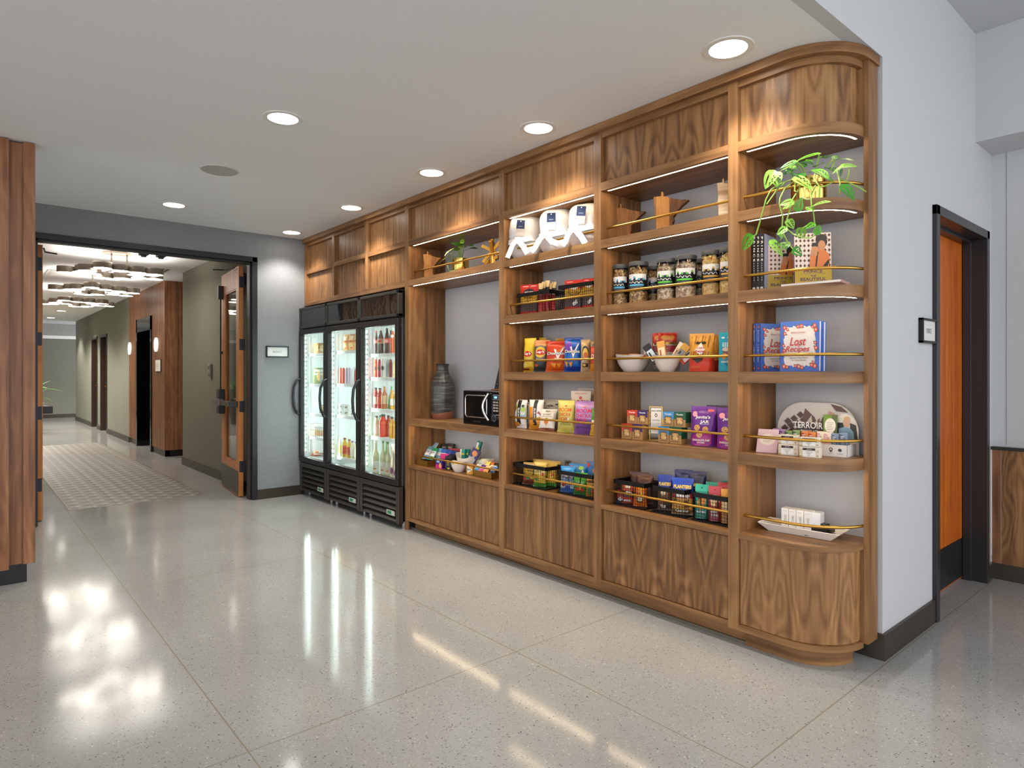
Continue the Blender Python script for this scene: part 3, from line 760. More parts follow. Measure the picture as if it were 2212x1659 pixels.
# ================================================================== GLASS DOOR COOLERS
CWS, CY = (.665, .697, .697), 2.735
def cooler(k, x0, label):
    x1 = x0 + CWS[k]
    t = thing('beverage_cooler', label, 'cooler', ((x0 + x1) / 2, 2.95, 0), 0, 'glass door coolers')
    b = MB(); yf = CY + .05
    b.box(x0, x0 + .014, yf, 3.15, .06, 1.995, blackp); b.box(x1 - .014, x1, yf, 3.15, .06, 1.995, blackp)
    b.box(x0, x1, 3.13, 3.15, .06, 1.995, blackp); b.box(x0, x1, yf, 3.15, 1.76, 1.995, blackp); b.box(x0, x1, yf, 3.15, .06, .36, blackp)
    b.build('cabinet', t, world=True, bevel=.003)
    b = MB()
    b.box(x0 + .014, x0 + .022, yf, 3.12, .36, 1.76, liner); b.box(x1 - .022, x1 - .014, yf, 3.12, .36, 1.76, liner)
    b.box(x0 + .025, x1 - .025, 3.11, 3.13, .36, 1.76, liner); b.box(x0 + .025, x1 - .025, yf, 3.12, 1.735, 1.76, liner); b.box(x0 + .025, x1 - .025, yf, 3.12, .36, .385, liner)
    for xx in (x0 + .2, x1 - .2): b.box(xx - .008, xx + .008, 3.106, 3.11, .4, 1.72, steel)
    b.build('liner', t, world=True)
    # header
    b = MB(); z0, z1 = 1.772, 1.992; f = .028
    for a, c, d, e in ((x0 + .004, x1 - .004, z1 - f, z1), (x0 + .004, x1 - .004, z0, z0 + f), (x0 + .004, x0 + f, z0, z1), (x1 - f, x1 - .004, z0, z1)): b.box(a, c, CY + .004, yf, d, e, M('#3d3b38', .35, .5))
    h = b.build('header_frame', t, world=True, bevel=.004)
    bx('header_glass', x0 + f, x1 - f, CY + .012, CY + .02, z0 + f, z1 - f, acrylic_m, h)
    # door
    b = MB(); z0, z1 = .362, 1.758; f = .052
    fm2 = M('#23211f', .35, .4)
    for a, c, d, e in ((x0 + .004, x1 - .004, z1 - f, z1), (x0 + .004, x1 - .004, z0, z0 + f), (x0 + .004, x0 + f, z0 + f, z1 - f), (x1 - f, x1 - .004, z0 + f, z1 - f)): b.box(a, c, CY, CY + .045, d, e, fm2)
    d = b.build('door', t, world=True, bevel=.005)
    bx('glass_pane', x0 + f, x1 - f, CY + .018, CY + .022, z0 + f, z1 - f, glass, d)
    b = MB(); hx = x0 + .03
    b.tube([(hx, CY + .005, 1.235), (hx, CY - .03, 1.225), (hx - .004, CY - .062, 1.15), (hx - .005, CY - .07, 1.05), (hx - .004, CY - .062, .95), (hx, CY - .03, .875), (hx, CY + .005, .865)], .013, M('#1d2126', .3, .3), 10)
    b.build('handle', d, world=True, smooth=60)
    # lights
    b = MB(); b.box(x0 + .050, x0 + .064, CY + .056, CY + .066, .45, 1.69, M('#b9c2c0', .5))
    b.build('light_bar', t, world=True)
    b = MB()
    for i in range(27): b.box(x0 + .053, x0 + .061, CY + .052, CY + .056, .47 + i * .046, .490 + i * .046, led_cool)
    b.build('light_diodes', t, world=True)
    b = MB(); b.box(x1 - .056, x1 - .044, CY + .07, CY + .076, .45, 1.69, led_cool); b.build('light_tube', t, world=True)
    area_light('cooler_lamp', (x0 + .066, CY + .085, 1.07), (PI / 2, 0, -PI / 4), .02, 1.24, 3.6, (.86, 1.0, .97))
    area_light('cooler_lamp', (x1 - .066, CY + .085, 1.07), (PI / 2, 0, PI / 4), .02, 1.24, 3.6, (.86, 1.0, .97))
    # louvred base
    b = MB(); gm = M('#4a453f', .35, .6)
    for a, c, dd_, e in ((x0 + .004, x0 + .05, .045, .35), (x1 - .05, x1 - .004, .045, .35), (x0 + .05, x1 - .05, .305, .35)): b.box(a, c, CY + .01, yf + .01, dd_, e, gm)
    b.box(x0 + .02, x1 - .02, CY + .05, CY + .06, .05, .34, M('#070707', .8))
    g = b.build('base_frame', t, world=True, bevel=.002)
    for i in range(5):
        z = .06 + i * .05; b = MB()
        b.add([(x0 + .05, CY + .012, z), (x1 - .05, CY + .012, z), (x1 - .05, CY + .045, z + .03), (x0 + .05, CY + .045, z + .03), (x0 + .05, CY + .012, z - .006), (x1 - .05, CY + .012, z - .006), (x1 - .05, CY + .05, z + .024), (x0 + .05, CY + .05, z + .024)],
              [(0, 1, 2, 3), (4, 7, 6, 5), (0, 4, 5, 1)], gm); b.build('louvre', g, world=True)
    b = MB(); b.box(x1 - .20, x1 - .07, CY + .008, CY + .0115, .102, .142, M('#b9c0b4', .5)); b.box(x1 - .185, x1 - .12, CY + .0075, CY + .008, .11, .136, M('#2f7d4f', .5)); b.build('energy_sticker', g, world=True)
    for xx in (x0 + .06, x1 - .06):
        for yy in (CY + .1, 3.08):
            b = MB(); b.cyl((xx, yy, 0), .022, .06, steel, 12); b.build('foot', t, world=True)
    return t
CX0 = [-6.706, -6.039, -5.340]
cool = [cooler(k, x, l) for k, (x, l) in enumerate(zip(CX0, ('leftmost black glass door cooler beside the gray wall', 'middle black glass door cooler of the three', 'right black glass door cooler, against the walnut upright')))]
CSH = [[1.51, 1.185, .872, .625, .40], [1.52, 1.195, .884, .474], [1.475, 1.262, .98, .727]]
for k, zs in enumerate(CSH):
    x0 = CX0[k]
    for z in zs:
        b = MB(); b.box(x0 + .024, x0 + CWS[k] - .024, 2.835, 2.85, z - .03, z, M('#f4f6f4', .4))
        for i in range(24): xx = x0 + .03 + i * (CWS[k] - .06) / 23; b.box(xx - .002, xx + .002, 2.85, 3.10, z - .005, z, M('#e9ecea', .4))
        b.box(x0 + .024, x0 + CWS[k] - .024, 3.09, 3.10, z - .012, z, M('#e9ecea', .4))
        b.build('wire_shelf', cool[k], world=True)

# ================================================================== GOODS: builders
def fit(uL, uR, vT, zs, y, rz=0.0):
    """centre x, width and height of an upright front that spans these pixels when it stands at depth y on a shelf at height zs"""
    uc = (uL + uR) / 2; k = (uc - CX) / FPX
    p = onY(uc, HOR, y); t = p.dot(FW)
    eR = math.cos(rz) * RT.x + math.sin(rz) * RT.y; eF = math.cos(rz) * FW.x + math.sin(rz) * FW.y
    return p.x, abs((uR - uL) * t / (FPX * (eR - k * eF))), ZZ(uc, vT, y) - zs
def col(c, r=.32): return M(c, r, 0, 0, .5)
def bag_surf(w, h, d, kind, seed, sgn=-1):
    def S(x, z, e=0.0):
        u = max(-1, min(1, 2 * x / w)); v = max(0, min(1, z / h))
        if kind == 'pillow':
            q = max(0, min(1, (v - .055) / .89)); tz = math.sin(PI * q) ** .5 if 0 < q < 1 else 0
            wf = 1 - .07 * tz
        else:
            q = max(0, min(1, (v - .0) / .9)); tz = (1 - q) ** .7; wf = 1 - .03 * math.sin(PI * v)
        tx = max(0, 1 - abs(u) ** 2.6) ** .6
        n = mnoise.noise(Vector((x * 28 + seed * 7.1, z * 22, seed * 3.3))) * .10 + mnoise.noise(Vector((x * 70, z * 60, seed))) * .035
        ww = .004 * math.sin(z * 60 + seed) * (1 - abs(u))
        dep = d / 2 * tz * tx * (1 + 1.4 * n) + .0012
        return (x * wf, sgn * (dep + e) + ww * (1 - tz), z)
    return S
def bag(name, w, h, d, bands, art=None, kind='pillow', seed=0, seal=None):
    f, bk = bag_surf(w, h, d, kind, seed), bag_surf(w, h, d, kind, seed, 1)
    nx, nz = 14, 20; b = MB()
    for S, fl in ((f, 0), (bk, 1)):
        vs = [S((i / nx - .5) * w, j / nz * h) for j in range(nz + 1) for i in range(nx + 1)]
        per = {}
        for j in range(nz):
            zc = (j + .5) / nz; m = next(mm for ze, mm in bands if zc <= ze)
            for i in range(nx):
                q = (j * (nx + 1) + i, j * (nx + 1) + i + 1, (j + 1) * (nx + 1) + i + 1, (j + 1) * (nx + 1) + i)
                per.setdefault(m.name, [m, []])[1].append(q if not fl else tuple(reversed(q)))
        base = len(b.v); b.v += vs
        for m, fs in per.values():
            ii = b.idx(m)
            for q in fs: b.f.append(tuple(base + k for k in q)); b.mi.append(ii)
    # side walls close the rim
    n = nx + 1; rim = [j * n for j in range(nz + 1)], [j * n + nx for j in range(nz + 1)]
    off = n * (nz + 1); ii = b.idx(bands[0][1])
    for r, fl in ((rim[0], 0), (rim[1], 1)):
        for j in range(nz):
            q = (r[j], r[j + 1], off + r[j + 1], off + r[j]); b.f.append(q if not fl else tuple(reversed(q))); b.mi.append(ii)
    for r, fl in (([i for i in range(n)], 1), ([nz * n + i for i in range(n)], 0)):
        for j in range(nx):
            q = (r[j], r[j + 1], off + r[j + 1], off + r[j]); b.f.append(q if not fl else tuple(reversed(q))); b.mi.append(ii)
    o = b.build(name, smooth=60)
    if art:
        a = MB(); a.art(art, w, h, f, .0010); a.build('printed_front', o)
    return o
def boxart(name, w, h, d, m, art=None, extra=None, bev=.0015):
    """a carton whose printed front faces -y, origin at the middle of its bottom"""
    b = MB(); b.box(-w / 2, w / 2, -d / 2, d / 2, 0, h, m)
    if extra:
        for a in extra: b.box(*a)
    o = b.build(name, bevel=bev)
    if art:
        a = MB(); a.art(art, w, h, lambda x, z, e: (x, -d / 2 - e, z)); a.build('printed_front', o)
    return o
def add(o, label, cat, loc, rz=0, rx=0, group=None):
    tag(o, label, cat, group); return put(o, loc, math.radians(rz), -math.radians(rx))
BAGN = [0]
def shelf_bag(label, uL, uR, vT, zs, y, d, bands, art=None, kind='pillow', rz=0, lean=4, group=None, cat='bag of snacks', name='snack_bag', wk=1.0, hk=1.0):
    rz += 14 if rz < 20 else 6
    x, w, h = fit(uL, uR, vT, zs, y, math.radians(rz)); BAGN[0] += 1
    if not isinstance(bands, list): bands = [(1, bands)]
    o = bag(name, w * wk, h * hk, d, bands, art, kind, BAGN[0])
    return add(o, label, cat, (x, y + d / 2, zs + .0005), rz, lean, group)
WH, BK = col('#f5f2ec'), col('#141414')
def lines(x0, x1, z0, n, dz, m, th=.012):
    return [('r', x0 + .02 * (i % 2), z0 - i * dz, x1 - .05 * (i % 3), z0 - i * dz + th, m) for i in range(n)]
def ribbon(pts, wd, m):
    """hand-lettered stroke as a flat band of quads"""
    out = []
    for (a, b2), (c, d) in zip(pts[:-1], pts[1:]):
        L = math.hypot(c - a, d - b2) or 1; nx, nz = -(d - b2) / L * wd / 2, (c - a) / L * wd / 2
        out.append(('p', [(a + nx, b2 + nz), (a - nx, b2 - nz), (c - nx, d - nz), (c + nx, d + nz)], m))
    return out
wires = M('#191817', .4, .5)
_bk = {}
def basket(label, uL, uR, y, depth, h, zs, group, fill=0.0):
    x0, x1 = XX(uL, y), XX(uR, y); w = x1 - x0
    t = thing('wire_basket', label, 'basket', ((x0 + x1) / 2, y + depth / 2, zs), 0, group)
    hw, hd, r = w / 2, depth / 2, .024
    b = MB()
    for a in ((-hw, hw, -hd, -hd + .004), (-hw, hw, hd - .004, hd), (-hw, -hw + .004, -hd, hd), (hw - .004, hw, -hd, hd)): b.box(*a, h - r, h, wires)
    b.build('rim_band', t)
    b = MB(); q = .0008
    nx, nd, nz = int(w / .0165), int(depth / .0165), int((h - r) / .0165)
    for i in range(nx + 1):
        x = -hw + .004 + (w - .008) * i / nx
        for yy in (-hd + .003, hd - .003): b.box(x - q, x + q, yy - q, yy + q, .004, h - r, wires)
    for i in range(nd + 1):
        yy = -hd + .004 + (depth - .008) * i / nd
        for x in (-hw + .003, hw - .003): b.box(x - q, x + q, yy - q, yy + q, .004, h - r, wires)
    for j in range(nz + 1):
        z = .006 + (h - r - .006) * j / nz
        for yy in (-hd + .003, hd - .003): b.box(-hw, hw, yy - q, yy + q, z - q, z + q, wires)
        for x in (-hw + .003, hw - .003): b.box(x - q, x + q, -hd, hd, z - q, z + q, wires)
    b.build('wire_mesh', t)
    b = MB(); b.box(-hw - .003, hw + .003, -hd - .003, hd + .003, 0, .006, wires); b.build('base_frame', t)
    b = MB(); hy = -hd - .004; b.tube([(-.05, hy, h - r), (-.05, hy - .002, h - .055), (-.035, hy - .002, h - .068), (.035, hy - .002, h - .068), (.05, hy - .002, h - .055), (.05, hy, h - r)], .0028, wires, 6); b.build('handle', t, smooth=60)
    return t

# ------------------------------------------------------------------ bay beside the coolers, top shelf
MN = [(0, .86), (.22, .86), (.225, .955), (.275, .95), (.295, .845), (.42, .83), (.46, .80), (.54, .79), (.62, .765), (.70, .755), (.76, .73), (.86, .73), (1.0, .715), (.80, .60), (.66, .49), (.61, .42), (.56, .385), (.575, .30), (.54, .23), (.60, .165), (.70, .09), (.76, .03), (.76, 0), (.05, 0), (.055, .32), (.015, .40), (.045, .55), (.02, .70)]
planks = []
def plank_wood():
    m, nt, N, L, bs = newmat('reclaimed_planks')
    tc = node(N, 'ShaderNodeTexCoord'); oi = node(N, 'ShaderNodeObjectInfo')
    sp = node(N, 'ShaderNodeSeparateXYZ'); L.new(tc.outputs['Object'], sp.inputs[0])
    st = math_n(N, L, 'FLOOR', math_n(N, L, 'MULTIPLY', sp.outputs[0], 14.0))
    wn = node(N, 'ShaderNodeTexWhiteNoise', noise_dimensions='1D'); L.new(math_n(N, L, 'ADD', st, math_n(N, L, 'MULTIPLY', oi.outputs['Random'], 50)), wn.inputs['W'])
    mp = node(N, 'ShaderNodeMapping'); mp.inputs['Scale'].default_value = (120, 120, 9); L.new(tc.outputs['Object'], mp.inputs[0])
    ns = val(node(N, 'ShaderNodeTexNoise'), Scale=1.0, Detail=4.0); L.new(mp.outputs[0], ns.inputs['Vector'])
    s = math_n(N, L, 'ADD', math_n(N, L, 'MULTIPLY', wn.outputs[0], .7), math_n(N, L, 'MULTIPLY', math_n(N, L, 'SUBTRACT', ns.outputs[0], .5), .9))
    L.new(ramp(N, L, s, [(0, '#5b3a1e'), (.35, '#93602f'), (.65, '#b98040'), (1, '#c99a5e')]), bs.inputs['Base Color']); bs.inputs['Roughness'].default_value = .7
    return m
plank = plank_wood(); pale_plank = wood('pale_reclaimed_wood', 'x', ('#8a6a48', '#b59a78', '#c9b394', '#dccab0'), freq=2)
def state_block(label, uL, uR, vT, zs, y, rz, mat, roll=0, tilt=0):
    x, w, h = fit(uL, uR, vT, zs, y, math.radians(rz))
    h = h / .955
    b = MB(); b.prism([((px - .45) * w, pz * h) for px, pz in MN], -.02, .02, mat)
    o = b.build('wooden_state_block', bevel=.002)
    o = add(o, label, 'wooden ornament', (x, y, zs), rz, 0, 'state shaped wood blocks'); o.rotation_euler[1] = math.radians(roll)
    return o
z2, z3, z4, z5, z6 = 2.068, 1.69, 1.307, .922, .54
state_block('small state shaped wood block left of the potted plant in the niche bay', 914, 952, 543, z2, 2.96, 35, plank)
state_block('dark striped state shaped wood block, left end of the top shelf', 1320, 1392, 440, z2, 2.99, 30, plank)
state_block('state shaped wood block upright in the middle of the top shelf', 1409, 1485, 414, z2, 2.99, 25, plank)
state_block('pale grained state shaped wood block half hidden by the stile', 1547, 1600, 386, z2, 2.95, 25, pale_plank)
# leaf meshes
def leaf(b, base, direction, up, L, Wd, m, holes=True, curl=.25, split=False):
    d = Vector(direction).normalized(); u = Vector(up); u = (u - d * u.dot(d)).normalized(); sd = d.cross(u)
    base = Vector(base); nu, nv = 10, 8; vs = []
    for j in range(nu + 1):
        s = j / nu; wd = Wd / 2 * (math.sin(PI * min(1, s ** .62)) ** .75 * (1 - .12 * s) if 0 < s < 1 else .0)
        for i in range(nv + 1):
            q = i / nv * 2 - 1
            back = .10 * L * (abs(q) ** 1.5) * (1 - s) if s < .5 else 0
            p = base + d * (L * s - back) + sd * (wd * q) + u * (-curl * L * s * s + .18 * abs(q) * wd)
            vs.append(p)
    fs = []
    for j in range(nu):
        for i in range(nv):
            if holes and j in (3, 5, 7) and i in (1, 2, 5, 6) and (i + j) % 2 == 0: continue
            if holes and j in (2, 4, 6) and i in (2, 5) : continue
            fs.append((j * (nv + 1) + i, j * (nv + 1) + i + 1, (j + 1) * (nv + 1) + i + 1, (j + 1) * (nv + 1) + i))
    b.add(vs, fs, m)
leaf_a, leaf_b, leaf_c = M('#5a9a24', .4), M('#3f7d1f', .4), M('#86b83a', .4)
leaf_v = M('#c9d48a', .42)
stem_m = M('#8fae4a', .5)
x, w, h = fit(979, 1012, 553, z2, 2.95)
px = XX(995, 2.96)
t = thing('potted_plant', 'small leafy green plant in a brass cup in the niche bay', 'potted plant', (px, 2.96, z2))
b = MB(); b.lathe([(0, 0), (.062, 0), (.065, .004), (.065, .125), (.061, .125), (.061, .02)], brass2, 32, cap=False); b.build('brass_pot', t, smooth=40)
b = MB(); b.lathe([(0, .11), (.061, .11)], M('#33261b', .9), 20, cap=False); b.build('soil', t)
lv = [(-.09, -.05, .10, 1, leaf_v), (-.03, -.06, .16, 1, leaf_v), (.02, -.04, .20, 0, leaf_a), (.06, -.02, .19, 0, leaf_b), (.10, 0, .17, 0, leaf_b), (.07, .03, .14, 0, leaf_b), (-.02, .03, .19, 0, leaf_c), (.04, -.07, .12, 0, leaf_a), (-.11, -.07, .05, 1, leaf_v), (0, .02, .22, 0, leaf_c), (.09, -.05, .2, 0, leaf_a)]
st = MB()
for i, (dx, dy, dz, k, m) in enumerate(lv):
    e = Vector((dx * .75, dy * .75, .115 + dz * .55)); st.tube([(dx * .1, dy * .1, .11), (dx * .4, dy * .4, .13 + dz * .45), e], .0028, stem_m, 6)
    b = MB(); leaf(b, e, (dx, dy - .02, .015 - .5 * k * .1), (0, -.45, 1), .085 + .012 * (i % 3), .062, m, False, .3); b.build('leaf', t, smooth=60)
st.tube([(-.05, -.05, .13), (-.08, -.075, .09), (-.05, -.08, .04), (.0, -.085, .012), (.05, -.08, .03)], .0022, stem_m, 6); st.build('stems', t, smooth=60)
b = MB(); leaf(b, (-.035, -.085, .012), (1, 0, .12), (0, -.7, .7), .08, .04, leaf_v, False, .1); b.build('leaf', t, smooth=60)
# gold jack sculpture
px = XX(1063, 2.95)
b = MB()
for a, c, e in (((-.075, -.02, .17), (.06, .02, .10), 0), ((.0, 0, .215), (.004, 0, .02), 0), ((-.06, -.03, .045), (.06, .03, .205), 0), ((-.075, .03, .05), (.075, -.03, .075), 0), ((-.02, .07, .005), (.03, -.07, .19), 0), ((.045, -.05, .005), (-.02, .05, .2), 0)):
    A, B2 = Vector(a), Vector(c); dvec = (B2 - A); q = dvec.to_track_quat('Z', 'Y').to_matrix()
    vs = [q @ Vector((sx * .011, sy * .011, zz)) + A for zz in (0, dvec.length) for sx, sy in ((-1, -1), (1, -1), (1, 1), (-1, 1))]
    b.add(vs, [(3, 2, 1, 0), (4, 5, 6, 7), (0, 1, 5, 4), (1, 2, 6, 5), (2, 3, 7, 6), (3, 0, 4, 7)], M('#c8963c', .35, .7))
o = b.build('jack_sculpture', bevel=.0015); add(o, 'gold jack sculpture of crossed bars at the niche shelf end', 'ornament', (px, 2.95, z2 - .002), 20)

# vase, microwave, leaning boards
def vase_mat():
    m, nt, N, L, bs = newmat('glazed_stoneware')
    tc = node(N, 'ShaderNodeTexCoord'); sp = node(N, 'ShaderNodeSeparateXYZ'); L.new(tc.outputs['Object'], sp.inputs[0])
    ns = val(node(N, 'ShaderNodeTexNoise'), Scale=14.0, Detail=3.0); L.new(tc.outputs['Object'], ns.inputs['Vector'])
    mp = node(N, 'ShaderNodeMapping'); mp.inputs['Scale'].default_value = (6, 6, 90); L.new(tc.outputs['Object'], mp.inputs[0])
    rg = val(node(N, 'ShaderNodeTexNoise'), Scale=1.0, Detail=3.0); L.new(mp.outputs[0], rg.inputs['Vector'])
    gl = ramp(N, L, rg.outputs[0], [(.3, '#2f2d2a'), (.5, '#454542'), (.7, '#6a665f')])
    edge = math_n(N, L, 'ADD', sp.outputs[2], math_n(N, L, 'MULTIPLY', math_n(N, L, 'SUBTRACT', ns.outputs[0], .5), .05))
    k = math_n(N, L, 'LESS_THAN', edge, .066)
    mx = node(N, 'ShaderNodeMix', data_type='RGBA'); L.new(k, mx.inputs[0]); L.new(gl, mx.inputs[6]); mx.inputs[7].default_value = (*lin('#96604a'), 1)
    L.new(mx.outputs[2], bs.inputs['Base Color']); bs.inputs['Roughness'].default_value = .32; bs.inputs['Metallic'].default_value = .25
    return m
b = MB(); prof = [(0, 0), (.075, 0), (.082, .008), (.093, .05), (.098, .12), (.100, .24), (.097, .30), (.080, .34), (.058, .38), (.050, .41), (.048, .44), (.055, .462), (.057, .466), (.05, .466), (.042, .43), (.045, .40)]
b.lathe(prof, vase_mat(), 48, cap=False); o = b.build('stoneware_vase', smooth=50)
vy = 3.03; add(o, 'tall dark glazed stoneware vase with bare clay foot in niche', 'vase', (XX(956, vy), vy, .91))
t = thing('microwave_oven', 'black retro microwave with chrome handle standing in the niche', 'microwave', (-3.655, 3.0, .91))
wx, wz, wd = .47, .262, .30; zb = .012; fy = -wd / 2
b = MB(); b.box(-wx / 2, wx / 2, fy + .02, wd / 2, zb, wz, M('#0c0c0d', .18, .1)); b.build('casing', t, bevel=.012, bseg=3)
b = MB(); b.box(-wx / 2, wx / 2, fy, fy + .022, zb, wz, M('#0e0e10', .15, .1)); f = b.build('front', t, bevel=.009, bseg=3)
def rr(w, h, r, n=5):
    p = []
    for cx, cz, a0 in ((w / 2 - r, h / 2 - r, 0), (-w / 2 + r, h / 2 - r, 90), (-w / 2 + r, -h / 2 + r, 180), (w / 2 - r, -h / 2 + r, 270)):
        for i in range(n + 1): a = math.radians(a0 + 90 * i / n); p.append((cx + r * math.cos(a), cz + r * math.sin(a)))
    return p
cxw = -.075
b = MB(); b.tube([(cxw + x, fy - .001, .148 + z) for x, z in rr(.255, .16, .025)], .0045, chrome, 8, closed=True); b.build('window_trim', t, smooth=60)
b = MB(); b.prism([(cxw + x, .148 + z) for x, z in rr(.25, .155, .022)], fy - .0012, fy + .002, M('#161310', .06, 0)); b.build('window', t)
b = MB(); b.tube([(.085 - .028 * math.sin(PI * i / 12), fy - .01 - .03 * math.sin(PI * i / 12), .055 + .19 * i / 12) for i in range(13)], .010, chrome, 10); b.build('handle', t, smooth=60)
b = MB(); b.box(.125, .185, fy - .001, fy + .002, .20, .238, M('#c9ccd0', .25, .8)); b.box(.130, .180, fy - .002, fy, .205, .233, M('#0a1a33', .2)); b.build('display', t)
b = MB(); b.art([('t', '0:00', 0, .5, .6, .5, M('#7fd0ff', emit=3.0), .02)], .05, .03, lambda x, z, e: (.155 + x, fy - .0022 - e, .204 + z)); b.build('clock_digits', t)
for i in range(4):
    for j in range(2):
        b = MB(); b.box(.128 + j * .03, .152 + j * .03, fy - .002, fy, .178 - i * .02, .190 - i * .02, M('#b9b2a4', .35, .5)); b.build('button', t)
b = MB(); b.cyl((.155, fy + .001, .075), .027, -.018, chrome, 28, 'y'); b.cyl((.155, fy - .017, .075), .016, -.006, M('#222222', .3), 24, 'y'); b.build('dial', t, smooth=40)
b = MB(); b.art([('t', 'GALANZ', 0, .5, 1, 1, chrome, .04)], .085, .014, lambda x, z, e: (-.06 + x, fy - .0006 - e, .03 + z)); b.build('lettering', t)
for xx in (-.18, .18):
    for yy in (-.1, .1):
        b = MB(); b.cyl((xx, yy, 0), .014, .014, blackp, 10); b.build('foot', t)
b = MB(); b.prism([(-.13, 0), (.13, 0), (.11, .36), (-.05, .36)], -.008, .008, blackp); o = b.build('menu_board')
b = MB(); b.box(-.075, .04, -.0125, -.0085, .06, .13, M('#b98a4c', .6)); b.build('wood_clip', o)
b = MB(); b.art([('e', 0, .5, .03, .05, M('#cfcbc2'))] + [('p', [(-.06, .48), (.06, .48), (.06, .52), (-.06, .52)], M('#cfcbc2')), ('p', [(-.015, .35), (.015, .35), (.015, .65), (-.015, .65)], M('#cfcbc2'))], .05, .03, lambda x, z, e: (-.10 + x, -.0085 - e, .03 + z)); b.build('emblem', o)
add(o, 'black pointed board leaning on the wall above the microwave', 'board', (-3.66, 3.085, 1.1725), 4, 5)
b = MB(); b.prism([(-.03, 0), (.03, 0), (.02, .09), (-.018, .09)], -.004, .004, blackp); o = b.build('tent_card')
b = MB(); b.art([('e', 0, .55, .25, .2, WH)] + lines(-.35, .35, .3, 2, .12, WH, .05), .05, .09, lambda x, z, e: (x, -.0042 - e, z)); b.build('printed_front', o)
add(o, 'small black printed tent card at the left of the microwave', 'card', (-3.90, 2.98, .91), 30, 6)
b = MB(); b.box(-.05, .05, -.02, .02, 0, .008, M('#8f5f33', .5)); b.cyl((.03, -.02, .008), .008, .04, M('#b07b43', .5), 10, 'y'); o = b.build('wooden_tongs'); add(o, 'little wooden tongs lying on top of the microwave', 'utensil', (-3.72, 3.05, 1.1725), 15)

# ------------------------------------------------------------------ toiletries on the low counter beside the coolers
def carton(label, u, y, zs, w, d, h, m, art=None, rz=0, lean=0, group=None, cat='box', name='small_carton', dz=0, roll=0):
    o = boxart(name, w, h, d, m, art, bev=.001)
    add(o, label, cat, (XX(u, y), y, zs + dz), rz, lean, group)
    if roll: o.rotation_euler[1] = math.radians(roll)
    return o
def tray(label, u, y, zs, w, d, h, group):
    t = thing('brass_tray', label, 'tray', (XX(u, y), y, zs), 0, group)
    b = MB(); hw, hd = w / 2, d / 2
    for a in ((-hw, hw, -hd, -hd + .003), (-hw, hw, hd - .003, hd), (-hw, -hw + .003, -hd, hd), (hw - .003, hw, -hd, hd)): b.box(*a, .003, h, gold_matte)
    b.build('rim', t); b = MB(); b.box(-hw, hw, -hd, hd, 0, .004, gold_matte); b.build('base', t); return t
tray('brass tray of travel packets at the left end of low counter', 914, 2.95, z6, .40, .17, .045, 'brass trays')
tray('brass tray of sachets against the stile, right end of low counter', 1052, 2.915, z6, .22, .09, .045, 'brass trays')
pk = [(902, 2.93, .065, .15, '#b5634a', 'clear topped orange travel packet, far left in the brass tray'), (909, 2.93, .06, .14, '#c9cdd2', 'silver travel packet second from left in the brass tray'), (918, 2.93, .06, .13, '#6fa3c0', 'light blue travel packet in the brass tray'),
      (929, 2.925, .06, .12, '#2e9a62', 'green and white travel packet at the right of the brass tray'), (925, 2.97, .06, .16, '#9fc3cf', 'pale blue packet behind the green one in the brass tray')]
for u, y, w, h, c, lab in pk:
    o = bag('travel_packet', w, h, .02, [(.25, col(c)), (.7, M('#c8d6dc', .2)), (1, col(c))], [('r', -.35, .3, .35, .38, WH), ('t', 'travel', 0, .55, .6, .1, BK)], 'pillow', int(u)); add(o, lab, 'packet', (XX(u, y), y, z6 + .045), 18, 42, 'travel packets')
for i in range(4):
    carton('black razor carton, %s of four at the back of the low counter' % ('first', 'second', 'third', 'last')[i], 930 + i * 12.5, 3.08, z6, .055, .022, .15 + .008 * i, M('#2a2624', .4), [('t', 'RAZOR', 0, .8, .7, .09, M('#b8b2aa')), ('r', -.4, .3, .4, .6, M('#4a4440'))], 20, 18, 'black razor cartons')
for i, c in enumerate(('#7fb7d8', '#2a63b8', '#1f4ea8', '#15306e')):
    carton('blue medicine carton, %s in its row' % ('palest, leftmost', 'second', 'third', 'darkest, rightmost')[i], 946 + i * 11, 3.0, z6, .055, .03, .135, M(c, .35), [('r', -.5, .55, .5, .75, WH), ('e', .1, .35, .3, .12, M('#9fd6c4'))], 22, 14, 'blue medicine cartons')
carton('red medicine carton behind the blue cartons', 980, 3.06, z6, .12, .03, .14, M('#b3202a', .35), None, 20, 10)
for i in range(5):
    carton('pink carton, %s of five standing in a row' % ('front', 'second', 'third', 'fourth', 'last')[i], 955 + i * 5.5, 2.955 + i * .012, z6, .05, .012, .105, M('#d6207f', .35), [('r', -.5, .1, .5, .3, M('#f06ab0'))], 18, 10, 'pink cartons')
carton('purple and pink carton standing on the front of low counter', 952, 2.90, z6, .075, .04, .075, M('#43208c', .35), [('r', -.5, 0, .5, .42, M('#d42a86')), ('r', -.35, .62, .1, .85, M('#6db5ee')), ('t', 'TAMPAX', -.12, .73, .4, .12, WH), ('e', .22, .35, .16, .3, M('#e8c94a'))], 8)
for i in range(3):
    carton('tall black and gold carton, %s of three' % ('front', 'middle', 'rear')[i], 972 + i * 4.5, 2.915 + i * .05, z6, .062, .045, .105, M('#17130f', .3), [('e', 0, .6, .22, .14, M('#b18a35', .4, .5)), ('r', -.2, .34, .2, .42, M('#8c7a4a')), ('e', .1, .12, .2, .06, M('#e4cf3a'))], 12, 0, 'black and gold cartons')
